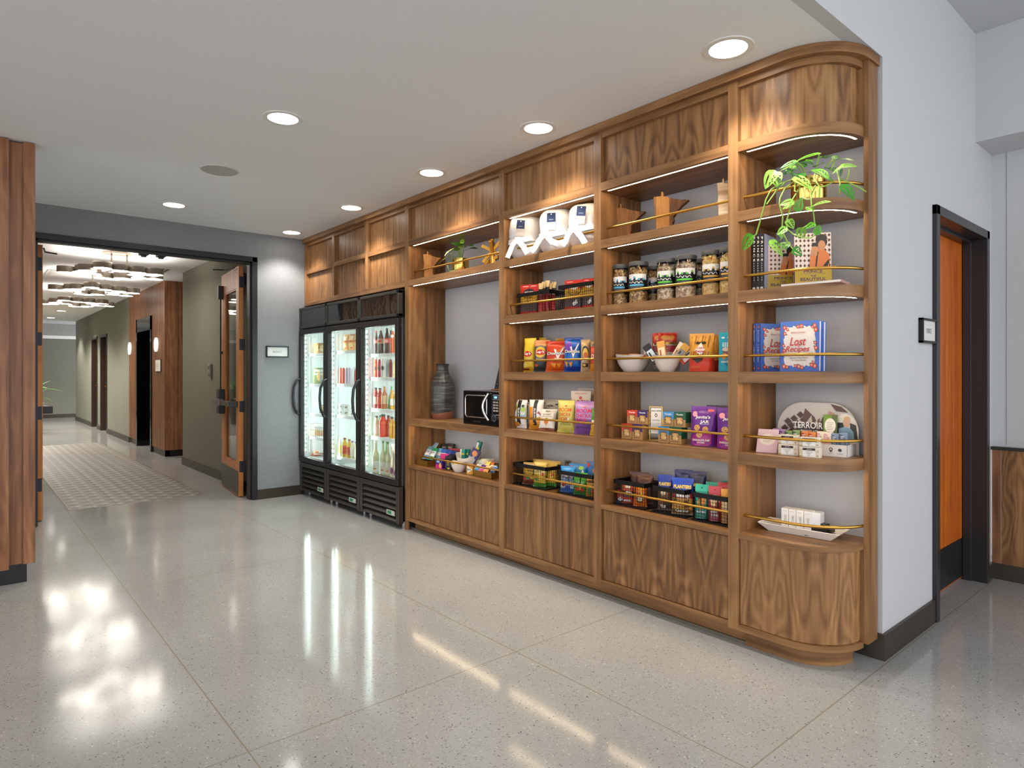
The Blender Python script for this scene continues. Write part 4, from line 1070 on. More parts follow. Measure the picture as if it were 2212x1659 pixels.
for i, (u, y) in enumerate(((1000, 3.02), (1008, 3.05))):
    carton('teal and white toothbrush carton, %s of an upright pair' % ('left', 'right')[i], u, y, z6, .045, .03, .155, M('#1d8f86', .35), [('r', -.5, 0, -.2, 1, WH), ('r', -.2, .05, .25, .5, M('#e59a3a')), ('r', -.2, .72, .4, .8, M('#e8cf3c'))], 18, 4, 'toothbrush cartons')
carton('long toothbrush carton tilted higher than the others', 1022, 3.06, z6, .035, .025, .23, M('#1a837c', .35), [('r', -.5, .1, 0, .95, WH), ('r', .0, .1, .4, .55, M('#e59a3a')), ('e', 0, .75, .35, .05, M('#e8cf3c'))], 18, 5, 'toothbrush cartons', roll=14)
def bowl(name, label, loc, r, h, lobed=0.0, rz=0, group=None, sx=1.0, cat='bowl'):
    b = MB(); prof = [(0, .004), (r * .52, 0), (r * .56, .004), (r * .80, h * .40), (r * .93, h * .72), (r, h), (r * .97, h), (r * .86, h * .66), (r * .70, h * .36), (r * .45, h * .12), (0, h * .09)]
    n = 40; b.lathe(prof, ceramic, n, cap=False)
    if lobed:
        b.v = [(x, y, z + lobed * max(0, z / h) ** 2 * (x / r) ** 2) for x, y, z in b.v]
    o = b.build(name, smooth=50); o.scale = (sx, 1, 1)
    return add(o, label, cat, loc, rz, 0, group)
bowl('ceramic_bowl', 'small white boat shaped bowl with yellow tubes, front of low counter', (XX(990, 2.90), 2.905, z6), .062, .062, .02, 10, 'white boat bowls')
for i in range(3):
    b = MB(); b.cyl((-.03, 0, 0), .011, .06, M('#ead27a', .4), 12, 'x'); o = b.build('lip_balm', smooth=40); add(o, 'yellow lip balm tube in the small bowl, %s' % ('nearest', 'middle', 'farthest')[i], 'tube', (XX(987 + i * 2, 2.9), 2.89 + i * .018, z6 + .052), 55, 0, 'lip balm tubes')
bowl('ceramic_bowl', 'white boat shaped bowl holding navy cards, behind the small bowl', (XX(1012, 3.02), 3.02, z6), .10, .10, .035, 25, 'white boat bowls')
carton('navy and white card leaning out of the boat bowl', 1009, 2.975, z6, .075, .012, .16, M('#2b2a6b', .35), [('e', 0, .78, .32, .14, M('#e0935a')), ('r', -.4, .12, .4, .55, M('#b9b6cf')), ('r', -.15, .2, .2, .42, M('#57407f'))], 22, 8, None, 'card', 'booklet_card', .03, 30)
bowl('ceramic_bowl', 'white boat shaped bowl heaped with mint sachets, near the stile', (XX(1054, 3.03), 3.03, z6), .085, .075, .02, 15, 'white boat bowls')
for i in range(5):
    o = bag('mint_sachet', .06, .045, .012, [(1, col(('#cfe8d8', '#bfe3cb', '#e8d8c4', '#d9ead9', '#e6c7b0')[i]))], None, 'pillow', 40 + i); add(o, 'mint green or beige sachet heaped in the boat bowl near the stile', 'sachet', (XX(1043 + i * 5.5, 3.02), 3.0 + .02 * (i % 2), z6 + .07), 10 + 20 * i, 50 - 12 * i, 'mint sachets')
carton('yellow and white carton left of the right brass tray', 1017, 2.905, z6, .06, .03, .075, M('#e2a233', .35), [('p', [(-.4, .85), (.5, .5), (-.3, .1)], WH), ('t', 'Motrin', -.05, .5, .6, .16, BK)], 14, 0)
for i, (u, c, c2, lab) in enumerate(((1028, '#2f8fd0', '#e8e8f2', 'blue and white'), (1038, '#c43a8c', '#5a2fa0', 'magenta'), (1048, '#ef9a3a', '#f7d9a0', 'orange'), (1062, '#183a78', '#5a86c8', 'navy'))):
    o = bag('medicine_sachet', .05, .07, .012, [(.5, col(c)), (1, col(c2))], [('r', -.4, .4, .4, .52, WH)], 'pillow', 60 + i); add(o, lab + ' medicine sachet lying in the right brass tray', 'sachet', (XX(u, 2.89), 2.885, z6 + .033), 12, 48, 'medicine sachets')
for i, (u, c, lab) in enumerate(((1050, '#e6d24a', 'yellow'), (1062, '#d9722f', 'orange'), (1068, '#2c2c28', 'black and yellow'))):
    o = bag('medicine_sachet', .05, .07, .012, [(1, col(c))], [('r', -.3, .5, .3, .6, WH)], 'pillow', 70 + i); add(o, lab + ' sachet behind those in the right brass tray', 'sachet', (XX(u, 2.95), 2.94, z6 + .045), 12, 40, 'medicine sachets')

# ------------------------------------------------------------------ bathrobes
def waffle():
    m, nt, N, L, bs = newmat('waffle_cotton')
    bs.inputs['Base Color'].default_value = (.80, .77, .75, 1); bs.inputs['Roughness'].default_value = .95
    tc = node(N, 'ShaderNodeTexCoord'); wv = val(node(N, 'ShaderNodeTexWave'), Scale=46.0, Distortion=1.5); wv.bands_direction = 'Z'; L.new(tc.outputs['Object'], wv.inputs['Vector'])
    bp = val(node(N, 'ShaderNodeBump'), Strength=.18, Distance=.003); L.new(wv.outputs[0], bp.inputs['Height']); L.new(bp.outputs[0], bs.inputs['Normal'])
    return m
waf = waffle()
def robe(label, u, vT, w, rz, seed):
    y = 2.97; x = XX(u, y); h = ZZ(u, vT, y - .06) - z2
    t = thing('rolled_bathrobe', label, 'bathrobe', (x, y, z2), math.radians(rz), 'rolled bathrobes')
    b = MB(); nu, nv = 40, 26; vs = []
    for j in range(nv + 1):
        ph = -PI / 2 + PI * j / nv
        for i in range(nu):
            th = 2 * PI * i / nu
            sp = lambda c, e: math.copysign(abs(c) ** e, c)
            cx, cy, cz = sp(math.cos(ph), .55) * sp(math.cos(th), .6), sp(math.cos(ph), .55) * sp(math.sin(th), .6), sp(math.sin(ph), .62)
            k = 1 + .05 * mnoise.noise(Vector((cx * 2.2 + seed * 5, cy * 2.2, cz * 2.5))); pin = 1 - .10 * math.exp(-((cz + .25) / .22) ** 2)
            vs.append((cx * w / 2 * k * pin, cy * .125 * k * pin, max(0.002, h / 2 + cz * h / 2 * (1 + .5 * (k - 1)))))
    fs = [(j * nu + i, j * nu + (i + 1) % nu, (j + 1) * nu + (i + 1) % nu, (j + 1) * nu + i) for j in range(nv) for i in range(nu)]
    b.add(vs, fs, waf); b.build('robe_roll', t, smooth=70)
    # folded edge spiral seen at the side
    b = MB()
    for q in range(3):
        b.tube([(w / 2 * (.80 - .02 * q) + .012 * q, .07 * math.cos(a) * (1 - .28 * q), h * .55 + h * .34 * math.sin(a) * (1 - .28 * q)) for a in [2 * PI * i / 20 for i in range(21)]], .011, waf, 8)
    b.build('rolled_edge', t, smooth=70)
    def band(pts, wd, name, th=.004):
        bb = MB(); vs = []; n = len(pts)
        for i, p in enumerate(pts):
            p = Vector(p); tt = (Vector(pts[min(i + 1, n - 1)]) - Vector(pts[max(i - 1, 0)])).normalized(); sd = tt.cross(Vector((.1, -1, .1))).normalized() * wd / 2; nn = Vector((0, -th, 0))
            vs += [p - sd, p + sd, p + sd + nn, p - sd + nn]
        fs = []
        for i in range(n - 1):
            for k in range(4): fs.append((i * 4 + k, i * 4 + (k + 1) % 4, i * 4 + 4 + (k + 1) % 4, i * 4 + 4 + k))
        fs += [(0, 1, 2, 3), tuple(4 * (n - 1) + k for k in (3, 2, 1, 0))]
        bb.add(vs, fs, waf); return bb.build(name, t, smooth=60)
    zb = h * .37; kx = -w * (.04 if seed == 2 else .16); ky = -.135
    band([(-w * .49, -.06, zb + .0), (-w * .40, -.115, zb), (kx, ky, zb), (0, ky + .005, zb + .005), (w * .3, -.118, zb + .015), (w * .49, -.05, zb + .02)], .036, 'belt')
    b = MB(); b.lathe([(0, -.026), (.02, -.022), (.03, 0), (.02, .022), (0, .026)], waf, 16); b.v = [(x * 1.1 + kx, y * .7 + ky - .012, z + zb) for x, y, z in b.v]; b.build('belt_knot', t, smooth=70)
    s = seed % 2
    band([(kx, ky - .02, zb), (kx - .025, ky - .04, zb - .03), (kx - .045 - .01 * s, ky - .045, zb - .08), (kx - .06 - .02 * s, ky - .05, .004)], .034, 'belt_end')
    band([(kx, ky - .025, zb), (kx + .03, ky - .045, zb - .02), (kx + .06, ky - .05, zb - .055), (kx + .085 + .02 * s, ky - .045, zb - .10 + .03 * s)], .036, 'belt_end')
    b = MB(); b.box(-.03, .03, -.0012, 0, 0, .105, M('#cfc6bb', .6)); g = b.build('swing_tag', t); g.location = (-.005, -.132, zb + .035); g.rotation_euler = (math.radians(3), math.radians(8 - 5 * s), 0)
    a = MB(); a.art([('r', -.5, .45, .5, 1, M('#1f2f55', .5)), ('e', 0, .92, .06, .035, WH), ('t', 'HEWING', 0, .60, .5, .05, M('#aeb6c8'), .02)] + lines(-.35, .35, .33, 2, .07, M('#a89f94'), .02), .06, .105, lambda x, z, e: (x, -.0013 - e, z)); a.build('printed_front', g)
robe('rolled white waffle bathrobe, lowest and leftmost of three', 1141, 457, .235, 24, 2)
robe('rolled white waffle bathrobe in the middle of three', 1208, 446, .235, 24, 3)
robe('rolled white waffle bathrobe partly behind the stile, right of three', 1271, 436, .225, 22, 4)

# ------------------------------------------------------------------ jerky baskets
basket('black wire basket of red jerky bags, left on its shelf', 1117, 1188, 2.875, .15, .15, z3, 'wire baskets')
basket('black wire basket with red and yellow jerky bags, right on its shelf', 1206, 1281, 2.875, .15, .165, z3, 'wire baskets')
red, ylw = col('#c42a1e'), col('#d9a72e')
def jerky(label, uL, uR, vT, y, rz, art2):
    shelf_bag(label, uL, uR, vT, z3 + .006, y, .035, [(.12, red), (.38, col('#5a4a48')), (.68, ylw), (1, red)], art2, 'pouch', rz, 3, 'jerky bags')
jk = [('p', [(-.3, .72), (-.25, .82), (0, .87), (.25, .82), (.3, .72), (0, .62)], col('#2c1a1c')), ('t', 'JACK LINK\'S', 0, .74, .5, .06, WH, .03), ('t', 'BEEF JERKY', 0, .56, .55, .05, BK, .02), ('t', 'ORIGINAL', 0, .45, .35, .035, BK, .01), ('r', -.35, .93, -.05, .945, WH), ('r', .1, .93, .4, .945, WH)]
jerky('red and yellow jerky pouch at the left of the left jerky basket', 1119, 1158, 614, 2.895, 6, jk)
tk = [('p', [(-.35, .74), (-.1, .80), (.3, .75), (.1, .66)], WH), ('t', 'TURKEY JERKY', 0, .58, .7, .05, BK, .02), ('p', [(.0, .2), (.25, .35), (.3, .2), (.1, .12)], WH), ('r', -.35, .93, -.05, .945, WH)]
jerky('red and yellow jerky pouch, left of two in the right basket', 1214, 1254, 604, 2.89, 4, tk)
jerky('red and yellow jerky pouch, right of two in the right basket', 1253, 1281.5, 600, 2.89, 4, tk)
for i in range(5):
    u = 1160 + i * 7
    shelf_bag('narrow red meat stick packet with beige top, %s in the left basket' % ('first', 'second', 'third', 'fourth', 'fifth')[i], u, u + 10 - (i % 2) * 2, 611 - 3 * (i % 3), z3 + .006, 2.90 + .02 * i, .018, [(.45, red), (.62, col('#7a1812')), (.78, BK), (1, col('#d8bb85'))], [('t', 'CHOMPS', 0, .62, .7, .05, WH, .02)], 'pillow', 12, 4, 'meat stick packets')

# ------------------------------------------------------------------ chip bags
def lays(c): return [('e', 0, .53, .34, .105, col('#f0c93a')), ('e', 0, .52, .36, .085, col('#c8281e')), ('t', "Lay's", 0, .525, .56, .10, WH, .035, 0, .25)]
G = 'chip bags'
shelf_bag('yellow potato chip bag, rearmost at the left end of chip shelf', 1158, 1173, 729, z4, 3.06, .04, col('#dcb628'), None, 'pillow', 5, 4, G)
shelf_bag('yellow potato chip bag with red oval logo, leftmost on chip shelf', 1123.5, 1149, 730, z4, 2.90, .06, [(.14, col('#c99a22')), (1, col('#e3c531'))], [('e', -.3, .2, .25, .07, col('#e9d27c')), ('r', -.5, .05, .1, .1, col('#6e1c12'))] + lays(0), 'pillow', 0, 4, G)
shelf_bag('black barbecue chip bag with yellow oval logo, second from left', 1144, 1178, 734, z4, 2.895, .07, [(.32, col('#22302f')), (.78, col('#4a4644')), (1, col('#c98a52'))], [('e', 0, .6, .44, .23, col('#6b6662'))] + [('e', 0, .6, .36, .17, col('#e8bf3a')), ('e', 0, .6, .36, .085, col('#c8281e')), ('t', "Lay's", 0, .605, .6, .10, WH, .035, 0, .25), ('t', 'Barbecue', -.05, .39, .4, .035, WH), ('e', -.25, .2, .14, .04, col('#c2502e'))], 'pillow', 14, 5, G)
dor = lambda c: [('p', [(.38, .84), (.08, .38), (-.12, .72), (-.02, .72), (.07, .5), (.26, .76)], WH), ('p', [(.24, .74), (.09, .54), (.0, .68)], c), ('t', 'Doritos', 0, .585, .88, .10, BK, .09, 0, .1), ('t', 'Doritos', 0, .585, .85, .09, WH, .03, 0, .1)]
shelf_bag('orange red tortilla chip bag in the middle of the chip shelf', 1168, 1220, 734, z4, 2.895, .085, [(.3, col('#d95a1c')), (.85, col('#cf3f1c')), (1, col('#b9311a'))], dor(col('#e06a2a')) + [('t', 'Nacho', .1, .42, .3, .045, WH), ('p', [(-.25, .27), (.0, .26), (-.08, .12)], col('#f2a93a')), ('p', [(.02, .25), (.25, .27), (.12, .13)], col('#eea033'))], 'pillow', 16, 4, G, hk=.97)
shelf_bag('dark chip bag lying behind the orange red one', 1192, 1226, 730, z4, 3.05, .05, [(.8, col('#3a1f1a')), (1, col('#b98a2a'))], None, 'pillow', 10, 6, G)
shelf_bag('bright blue tortilla chip bag right of the orange red one', 1208.5, 1249.5, 728.5, z4, 2.89, .075, [(.14, col('#123c98')), (.9, col('#1666c4')), (1, col('#16429e'))], [('e', -.2, .72, .2, .16, col('#7a3fb0'))] + [it for it in dor(col('#2a3a8c'))] + [('p', [(-.42, .30), (-.2, .28), (-.3, .12)], col('#eea033')), ('p', [(-.16, .26), (.06, .28), (-.06, .12)], col('#e99a2c'))], 'pillow', 22, 4, G)
shelf_bag('deep blue chip bag behind the beige puff bag', 1256, 1275, 736, z4, 3.02, .05, col('#1a2f6e'), None, 'pillow', 10, 5, G)
pf = [('e', 0, .58, .36, .22, col('#1d2b4a')), ('e', 0, .56, .3, .17, col('#f2cf5a')), ('e', .02, .5, .2, .1, col('#e06a2a')), ('p', [(-.4, .38), (.35, .44), (.4, .36), (-.38, .30)], WH), ('r', -.3, .14, .3, .26, col('#2a2420')), ('e', -.1, .2, .14, .04, col('#e9b53a'))]
shelf_bag('beige puff snack bag turned sideways between the blue bags', 1247, 1268, 733, z4, 2.89, .06, [(1, col('#c9ab7c'))], pf, 'pillow', 34, 4, G)
shelf_bag('beige puff snack bag at the right edge of chip shelf', 1268, 1290, 736, z4, 2.99, .05, [(1, col('#c9ab7c'))], [('e', 0, .85, .25, .07, col('#33507a'))], 'pillow', 10, 4, G)
shelf_bag('orange red cheese snack bag cut off by the stile', 1266.5, 1300, 748, z4, 2.892, .06, [(.3, col('#e08a2c')), (.85, col('#d23f1a')), (1, col('#c8381a'))], [('t', 'CHEETOS', .1, .60, 1.0, .16, WH, .05, 0, .1)], 'pillow', 8, 6, G)

# ------------------------------------------------------------------ popcorn and sweet potato bags
G = 'popcorn and puff bags'
wb = lambda c1, c2, tx: [('e', -.3, .72, .16, .13, col(c1)), ('e', -.27, .70, .08, .07, col('#a8581c')), ('r', -.12, .14, .14, .99, col('#15130f')), ('t', 'WAY BETTER', .01, .55, .13, .34, WH, .03, 90), ('e', .32, .66, .14, .10, col(c2)), ('e', .3, .78, .1, .05, col('#3a4a3a')), ('r', .2, .38, .45, .47, col('#9cc4da')), ('e', -.2, .14, .3, .08, col('#c98a35'))]
shelf_bag('white bag with avocado print and black stripe, far left', 1104, 1132, 864, z5, 2.90, .05, [(1, col('#eceae4'))], wb('#8db83a', '#a9c95a', 0), 'pillow', 0, 3, G)
shelf_bag('white bag just behind the avocado printed bag', 1128, 1141, 869, z5, 2.98, .04, [(1, col('#dedcd6'))], [('r', -.1, .2, .2, .95, BK)], 'pillow', 0, 4, G)
shelf_bag('white bag with mango print and black stripe, second from left', 1136, 1167, 864, z5, 2.90, .055, [(.25, col('#e0922c')), (1, col('#eae7e0'))], wb('#e08a1e', '#e9a83a', 0)[2:4] + [('r', -.48, .2, -.14, .75, col('#e5901f')), ('e', .3, .3, .2, .12, col('#e8a133')), ('p', [(.2, .55), (.48, .47), (.3, .62)], col('#b03a5a'))], 'pillow', 6, 3, G)
for i, (u, vT, y) in enumerate(((1164, 862, 3.06), (1172, 864, 3.02), (1170, 868, 2.99))):
    shelf_bag('silver gray backed snack bag behind the sweet potato bag, %s' % ('rear', 'middle', 'front')[i], u, u + 34, vT, z5, y, .03, [(.88, col('#8f8c82')), (1, col('#a8a49a'))], [('p', [(-.4, .86), (-.1, .9), (.1, .84), (-.2, .8)], BK), ('p', [(.1, .92), (.35, .95), (.3, .87)], BK)], 'pillow', 8, 12, G)
shelf_bag('white and brown sweet potato snack bag leaning back', 1156, 1192, 884, z5, 2.885, .05, [(.08, col('#8a4420')), (1, col('#e9e4da'))], [('t', 'SWEET', -.02, .70, .55, .07, col('#4a3a30'), .03), ('t', 'POTATO', 0, .60, .6, .06, col('#6a4a38'), .02), ('e', 0, .35, .14, .1, col('#cf7a35')), ('p', [(-.13, .36), (.13, .36), (0, .18)], col('#cf7a35')), ('e', 0, .48, .1, .05, col('#c79b3a')), ('r', -.16, .82, .12, .92, col('#a8a39a'))], 'pillow', 12, 24, G, hk=1.06)
bcp = lambda c, n: [('t', 'BOOM', -.03, .70, .74, .12, col(c), .02, 0, .1), ('t', 'CHICKA', -.05, .555, .72, .11, col(c), .02), ('t', 'POP', -.12, .415, .5, .11, col(c), .02), ('e', .02, .82, .08, .02, col('#d23a4a'))] + n
shelf_bag('pale gray popcorn bag peeking out behind the purple bag', 1241, 1283, 839, z5, 3.08, .04, [(1, col('#b9aaa0'))], None, 'pouch', 4, 4, G)
shelf_bag('off white BOOM popcorn bag standing behind the yellow bag', 1226, 1269, 845, z5, 3.0, .05, [(1, col('#d6c9bd'))], [('t', 'BOOM', 0, .72, .75, .12, col('#b81f2c'), .03, 0, .2), ('e', .0, .83, .08, .04, col('#c8403a')), ('r', -.3, .93, .3, .945, col('#cf8a5a'))], 'pouch', 6, 3, G)
shelf_bag('yellow green sea salt popcorn bag, front row', 1197, 1236, 865, z5, 2.89, .055, [(1, col('#d2c763'))], bcp('#e0602c', [('t', 'SEA SALT', 0, .31, .4, .035, col('#5a6a2a')), ('t', 'POPCORN', 0, .25, .6, .06, col('#7a8a3a'), .02), ('e', .2, .40, .05, .04, WH)]), 'pillow', 8, 5, G)
shelf_bag('purple kettle corn bag in the front row', 1231, 1281, 867, z5, 2.885, .07, [(.45, col('#7d4f9c')), (.92, col('#b98fca')), (1, col('#a67dba'))], bcp('#e0356a', [('t', 'KETTLE CORN', -.03, .2, .65, .06, col('#4a2a70'), .02), ('p', [(.05, .4), (.5, .3), (.3, .12), (.2, .2)], col('#5a2f86'))]), 'pillow', 8, 5, G)
shelf_bag('green and yellow snack bag cut off by the stile, far right', 1268, 1300, 882, z5, 2.88, .05, [(.4, col('#d9a92e')), (.55, col('#efe3b8')), (1, col('#3f9c3a'))], [('e', -.1, .45, .2, .1, WH), ('e', .1, .2, .25, .12, col('#e0821f'))], 'pillow', 0, 10, G)

# ------------------------------------------------------------------ sweet baskets
basket('black wire basket of yellow candy bags on the counter by the stile', 1108.5, 1179, 2.87, .16, .148, z6, 'wire baskets')
basket('black wire basket of fruit snack bags at the counter end', 1205, 1281, 2.87, .16, .145, z6, 'wire baskets')
G = 'candy bags'
mm = [('t', "m&m's", 0, .76, .7, .12, col('#3a1d10'), .05), ('t', 'PEANUT', 0, .62, .5, .06, col('#3a1d10'), .02), ('e', .1, .35, .22, .12, col('#e8c22a')), ('e', -.2, .3, .12, .08, col('#4a9a3a')), ('e', .25, .5, .1, .06, col('#d9482a'))]
ln = ('first', 'second', 'third', 'fourth', 'fifth', 'sixth')
for i, (uL, uR, vT, y, bands) in enumerate(((1145, 1182, 993, 3.0, [(1, col('#a8842f'))]), (1150, 1205, 996, 2.975, [(1, col('#c2a24a'))]), (1124, 1166, 1000, 2.90, [(.2, col('#7a3a1e')), (.4, col('#c8442a')), (.72, col('#c9a032')), (1, col('#b08a3a'))]), (1147, 1176, 999, 2.885, [(.16, col('#4f9a34')), (.5, col('#d9b32c')), (.7, col('#e8d98a')), (1, col('#d0b254'))]), (1168, 1198, 1001, 2.95, [(.16, col('#4f9a34')), (.6, col('#d9b32c')), (1, col('#c8a84c'))]))):
    shelf_bag('gold and yellow chocolate candy bag, %s in the yellow candy basket' % ln[i], uL, uR, vT, z6 + .008, y, .035, bands, mm, 'pillow', 14, 10, G)
shelf_bag('blue and white fruit snack bag at the left of its basket', 1206, 1238, 1008, z6 + .008, 2.885, .035, [(.14, col('#2f6fc0')), (.7, col('#d9dde4')), (1, col('#2f8fd0'))], [('t', "Welch's", .02, .58, .9, .16, col('#1d2a5a'), .03, 0, .15), ('t', 'Fruit Snacks', .05, .30, .6, .07, col('#1d2a5a'), .02), ('e', -.25, .32, .14, .1, col('#c8302a')), ('e', .05, .18, .2, .08, col('#3a55a8')), ('r', -.45, .46, .45, .5, col('#3aa0dc'))], 'pillow', 10, 4, G)
shelf_bag('blue fruit snack bag leaning behind the green bag', 1222, 1262, 1003, z6 + .008, 2.95, .035, [(1, col('#2380c4'))], [('e', .2, .85, .14, .07, col('#8cc83a')), ('e', -.35, .85, .1, .08, col('#d23a2a')), ('p', [(.3, .8), (.5, .6), (.2, .6)], WH)], 'pillow', 10, 8, G)
shelf_bag('dark blue fruit snack bag with red corner at the back right', 1262, 1284, 998, z6 + .008, 3.0, .03, [(1, col('#1f6cb4'))], [('e', -.3, .88, .16, .08, col('#c8302a')), ('e', .3, .7, .12, .07, col('#e07a2a'))], 'pillow', 10, 6, G)
shelf_bag('green gummy candy bag in the middle of its basket', 1234, 1264, 1022, z6 + .008, 2.887, .035, [(.34, col('#3a8a2a')), (1, col('#58b83a'))], [('t', 'SOUR', 0, .52, .6, .12, WH, .03), ('e', -.15, .25, .16, .1, col('#d8482a')), ('e', .2, .22, .14, .1, col('#c8302a')), ('e', .05, .3, .1, .08, col('#e8a030'))], 'pillow', 10, 5, G)
shelf_bag('yellow gummy candy bag at the right end of its basket', 1261, 1284, 1030, z6 + .008, 2.89, .035, [(.4, col('#c98a24')), (1, col('#e0a83a'))], [('t', 'HARIBO', 0, .75, .9, .16, col('#2a1d14'), .04), ('e', 0, .3, .3, .2, col('#3a8a4a')), ('e', .2, .25, .16, .12, col('#d8482a'))], 'pillow', 10, 5, G)
shelf_bag('black and pink candy packet poking out between the two baskets', 1214, 1228, 996, z6 + .008, 3.02, .03, [(.8, col('#d9608a')), (1, col('#1c1818'))], None, 'pillow', 20, 8, G)

# ------------------------------------------------------------------ jars of popcorn mix
def popcorn_mat(name, stops):
    m, nt, N, L, bs = newmat(name)
    tc = node(N, 'ShaderNodeTexCoord'); v = val(node(N, 'ShaderNodeTexVoronoi'), Scale=105.0); L.new(tc.outputs['Object'], v.inputs['Vector'])
    sp = node(N, 'ShaderNodeSeparateColor'); L.new(v.outputs['Color'], sp.inputs[0])
    L.new(ramp(N, L, sp.outputs[0], stops), bs.inputs['Base Color']); bs.inputs['Roughness'].default_value = .75
    return m
pc = [popcorn_mat('popcorn_dark', [(0, '#6a4526'), (.4, '#b98a4c'), (.75, '#e2c68e'), (1, '#4a2c18')]), popcorn_mat('popcorn_drizzle', [(0, '#8a5a3a'), (.35, '#d8bf98'), (.7, '#eadcc2'), (1, '#7a4a30')]), popcorn_mat('popcorn_caramel', [(0, '#c98f3e'), (.5, '#e3bb6a'), (1, '#f0d896')])]
def jar(label, u, vT, y, kind, wpx, script=True):
    p = onY(u, HOR, y); tt = p.dot(FW); r = wpx * tt / FPX / 2; H = ZZ(u, vT, y) - z3; x = p.x
    t = thing('popcorn_jar', label, 'jar', (x, y, z3), math.radians(28), 'popcorn jars')
    b = MB(); b.lathe([(0, .001), (r * .95, 0), (r * .985, .006), (r * .985, H * .90), (r * .94, H * .91)], glass_jar, 36, cap=False); b.build('glass_body', t, smooth=50)
    b = MB(); b.lathe([(r * .98, H * .90), (r, H * .905), (r * 1.01, H * .97), (r * .97, H), (0, H * 1.002)], M('#4a4d50', .5), 36, cap=False); b.build('lid', t, smooth=40)
    b = MB(); nu, nv = 44, 34; vs = []; R0 = r * .955; top = H * .80
    for j in range(nv + 1):
        z = .004 + (top - .004) * j / nv
        for i in range(nu):
            a = 2 * PI * i / nu; k = mnoise.cell(Vector((a * 6, z * 75, u))) * .02 + mnoise.noise(Vector((math.cos(a) * r * 95, math.sin(a) * r * 95, z * 95 + u))) * .05
            vs.append(((R0 * (.965 + k * .8)) * math.cos(a), (R0 * (.965 + k * .8)) * math.sin(a), z))
    c0 = len(vs); vs.append((0, 0, top + .012))
    fs = [(j * nu + i, j * nu + (i + 1) % nu, (j + 1) * nu + (i + 1) % nu, (j + 1) * nu + i) for j in range(nv) for i in range(nu)] + [(nv * nu + i, nv * nu + (i + 1) % nu, c0) for i in range(nu)]
    b.add(vs, fs, pc[kind])
    rr2 = random.Random(int(u))
    for q in range(16):
        a = rr2.uniform(0, 6.28); q2 = R0 * .78 * rr2.uniform(.2, 1) ** .5; zz = top + rr2.uniform(-.004, .02); br = .012
        bb = MB(); bb.lathe([(0, -br), (br * .8, -br * .6), (br, 0), (br * .8, br * .6), (0, br)], pc[kind], 8); b.add([(vx + q2 * math.cos(a), vy + q2 * math.sin(a), vz + zz) for vx, vy, vz in bb.v], bb.f, pc[kind])
    o = b.build('popcorn', t, smooth=60); o['kind'] = 'stuff'
    acc = ('#58b4dc', '#5cc838', '#e0ab46')[kind]; A = col(acc)
    z0, z1 = H * .30, H * .70; hh = z1 - z0; circ = 2 * PI * r * .99
    S = lambda xx, zz, e: ((r * .99 + e) * math.sin(xx / (r * .99)), -(r * .99 + e) * math.cos(xx / (r * .99)), z0 + zz)
    b = MB(); b.lathe([(r * .99, z0), (r * .99, z1)], col('#17171a', .4), 40, cap=False); lb = b.build('label_wrap', t, smooth=60)
    f = .36 # share of the girth taken by the front
    drip = []
    for i in range(9):
        xx = -.17 + i * .037; dz = .16 + .12 * abs(math.sin(i * 2.1 + kind))
        drip += [('r', xx, 1 - dz - .05, xx + .037, 1, WH), ('e', xx + .018, 1 - dz - .04, .018, .06, A if i % 2 else WH)]
    stroke = [(-.15 + .02 * i, .52 + .055 * math.sin(i * 1.9) * (1 if i % 3 else 1.5)) for i in range(13)]
    b = MB(); b.art(drip + ribbon(stroke, .012, WH) + [('r', -.13, .30, .11, .40, A)] + lines(-.12, .1, .22, 2, .07, M('#8d8d90'), .02) + lines(.19, .28, .86, 9, .085, M('#c9c9c9'), .03), circ, hh, S, .0006); b.build('printed_front', lb)
    return t
jar('blue label popcorn jar at the left end of jar shelf', 1341, 573, 2.93, 0, 33)
jar('large blue label popcorn jar, second from left', 1379.5, 567, 2.93, 0, 42)
jar('blue label popcorn jar set back behind the second one', 1411, 577, 3.06, 0, 37)
jar('green label popcorn jar, left of the front pair', 1440, 560, 2.93, 1, 42)
jar('largest green label popcorn jar, middle of the shelf', 1482, 553.5, 2.93, 1, 46)
jar('green label popcorn jar in shadow behind the front pair', 1512, 562, 3.06, 1, 42)
jar('gold label popcorn jar, whole and right of the green ones', 1537.5, 543, 2.95, 2, 43)
jar('gold label popcorn jar cut off by the right stile', 1577, 537, 2.93, 2, 45)

# ------------------------------------------------------------------ bowls and pretzels
yb = 2.97
bowl('ceramic_bowl', 'wide white bowl of orange wrapped sweets, left on its shelf', (XX(1368, yb), yb, z4), .104, .094, .012, 20, 'white serving bowls', 1.0)
bowl('ceramic_bowl', 'white round bowl of wafer bars in front of the glass jar', (XX(1441, 2.94), 2.94, z4), .075, .088, .010, 20, 'white serving bowls', 1.0)
for i in range(9):
    o = bag('wrapped_sweet', .06, .045, .016, [(.8, col(('#d9622a', '#e0842f', '#c8502a')[i % 3])), (1, col('#e8d2b0'))], [('r', -.3, .4, .3, .5, WH)], 'pillow', 90 + i)
    add(o, 'orange wrapped sweet heaped in the wide white bowl', 'sweet', (XX(1368, yb) - .065 + .018 * i, yb - .04 + .03 * (i % 4), z4 + .072 + .006 * (i % 2)), 40 * i, 62 - 5 * (i % 4), 'wrapped sweets in the wide bowl')
o = bag('wrapped_sweet', .05, .05, .016, [(1, M('#e6dfd6', .25))], None, 'pillow', 101); add(o, 'pale clear wrapped sweet sticking up at the right of the wide bowl', 'sweet', (XX(1399, 3.0), 3.0, z4 + .088), 20, 10)
gy = 3.06; gx = XX(1438, gy); gr = 62 * onY(1438, HOR, gy).dot(FW) / FPX / 2; gz = ZZ(1438, 742, gy) - z4
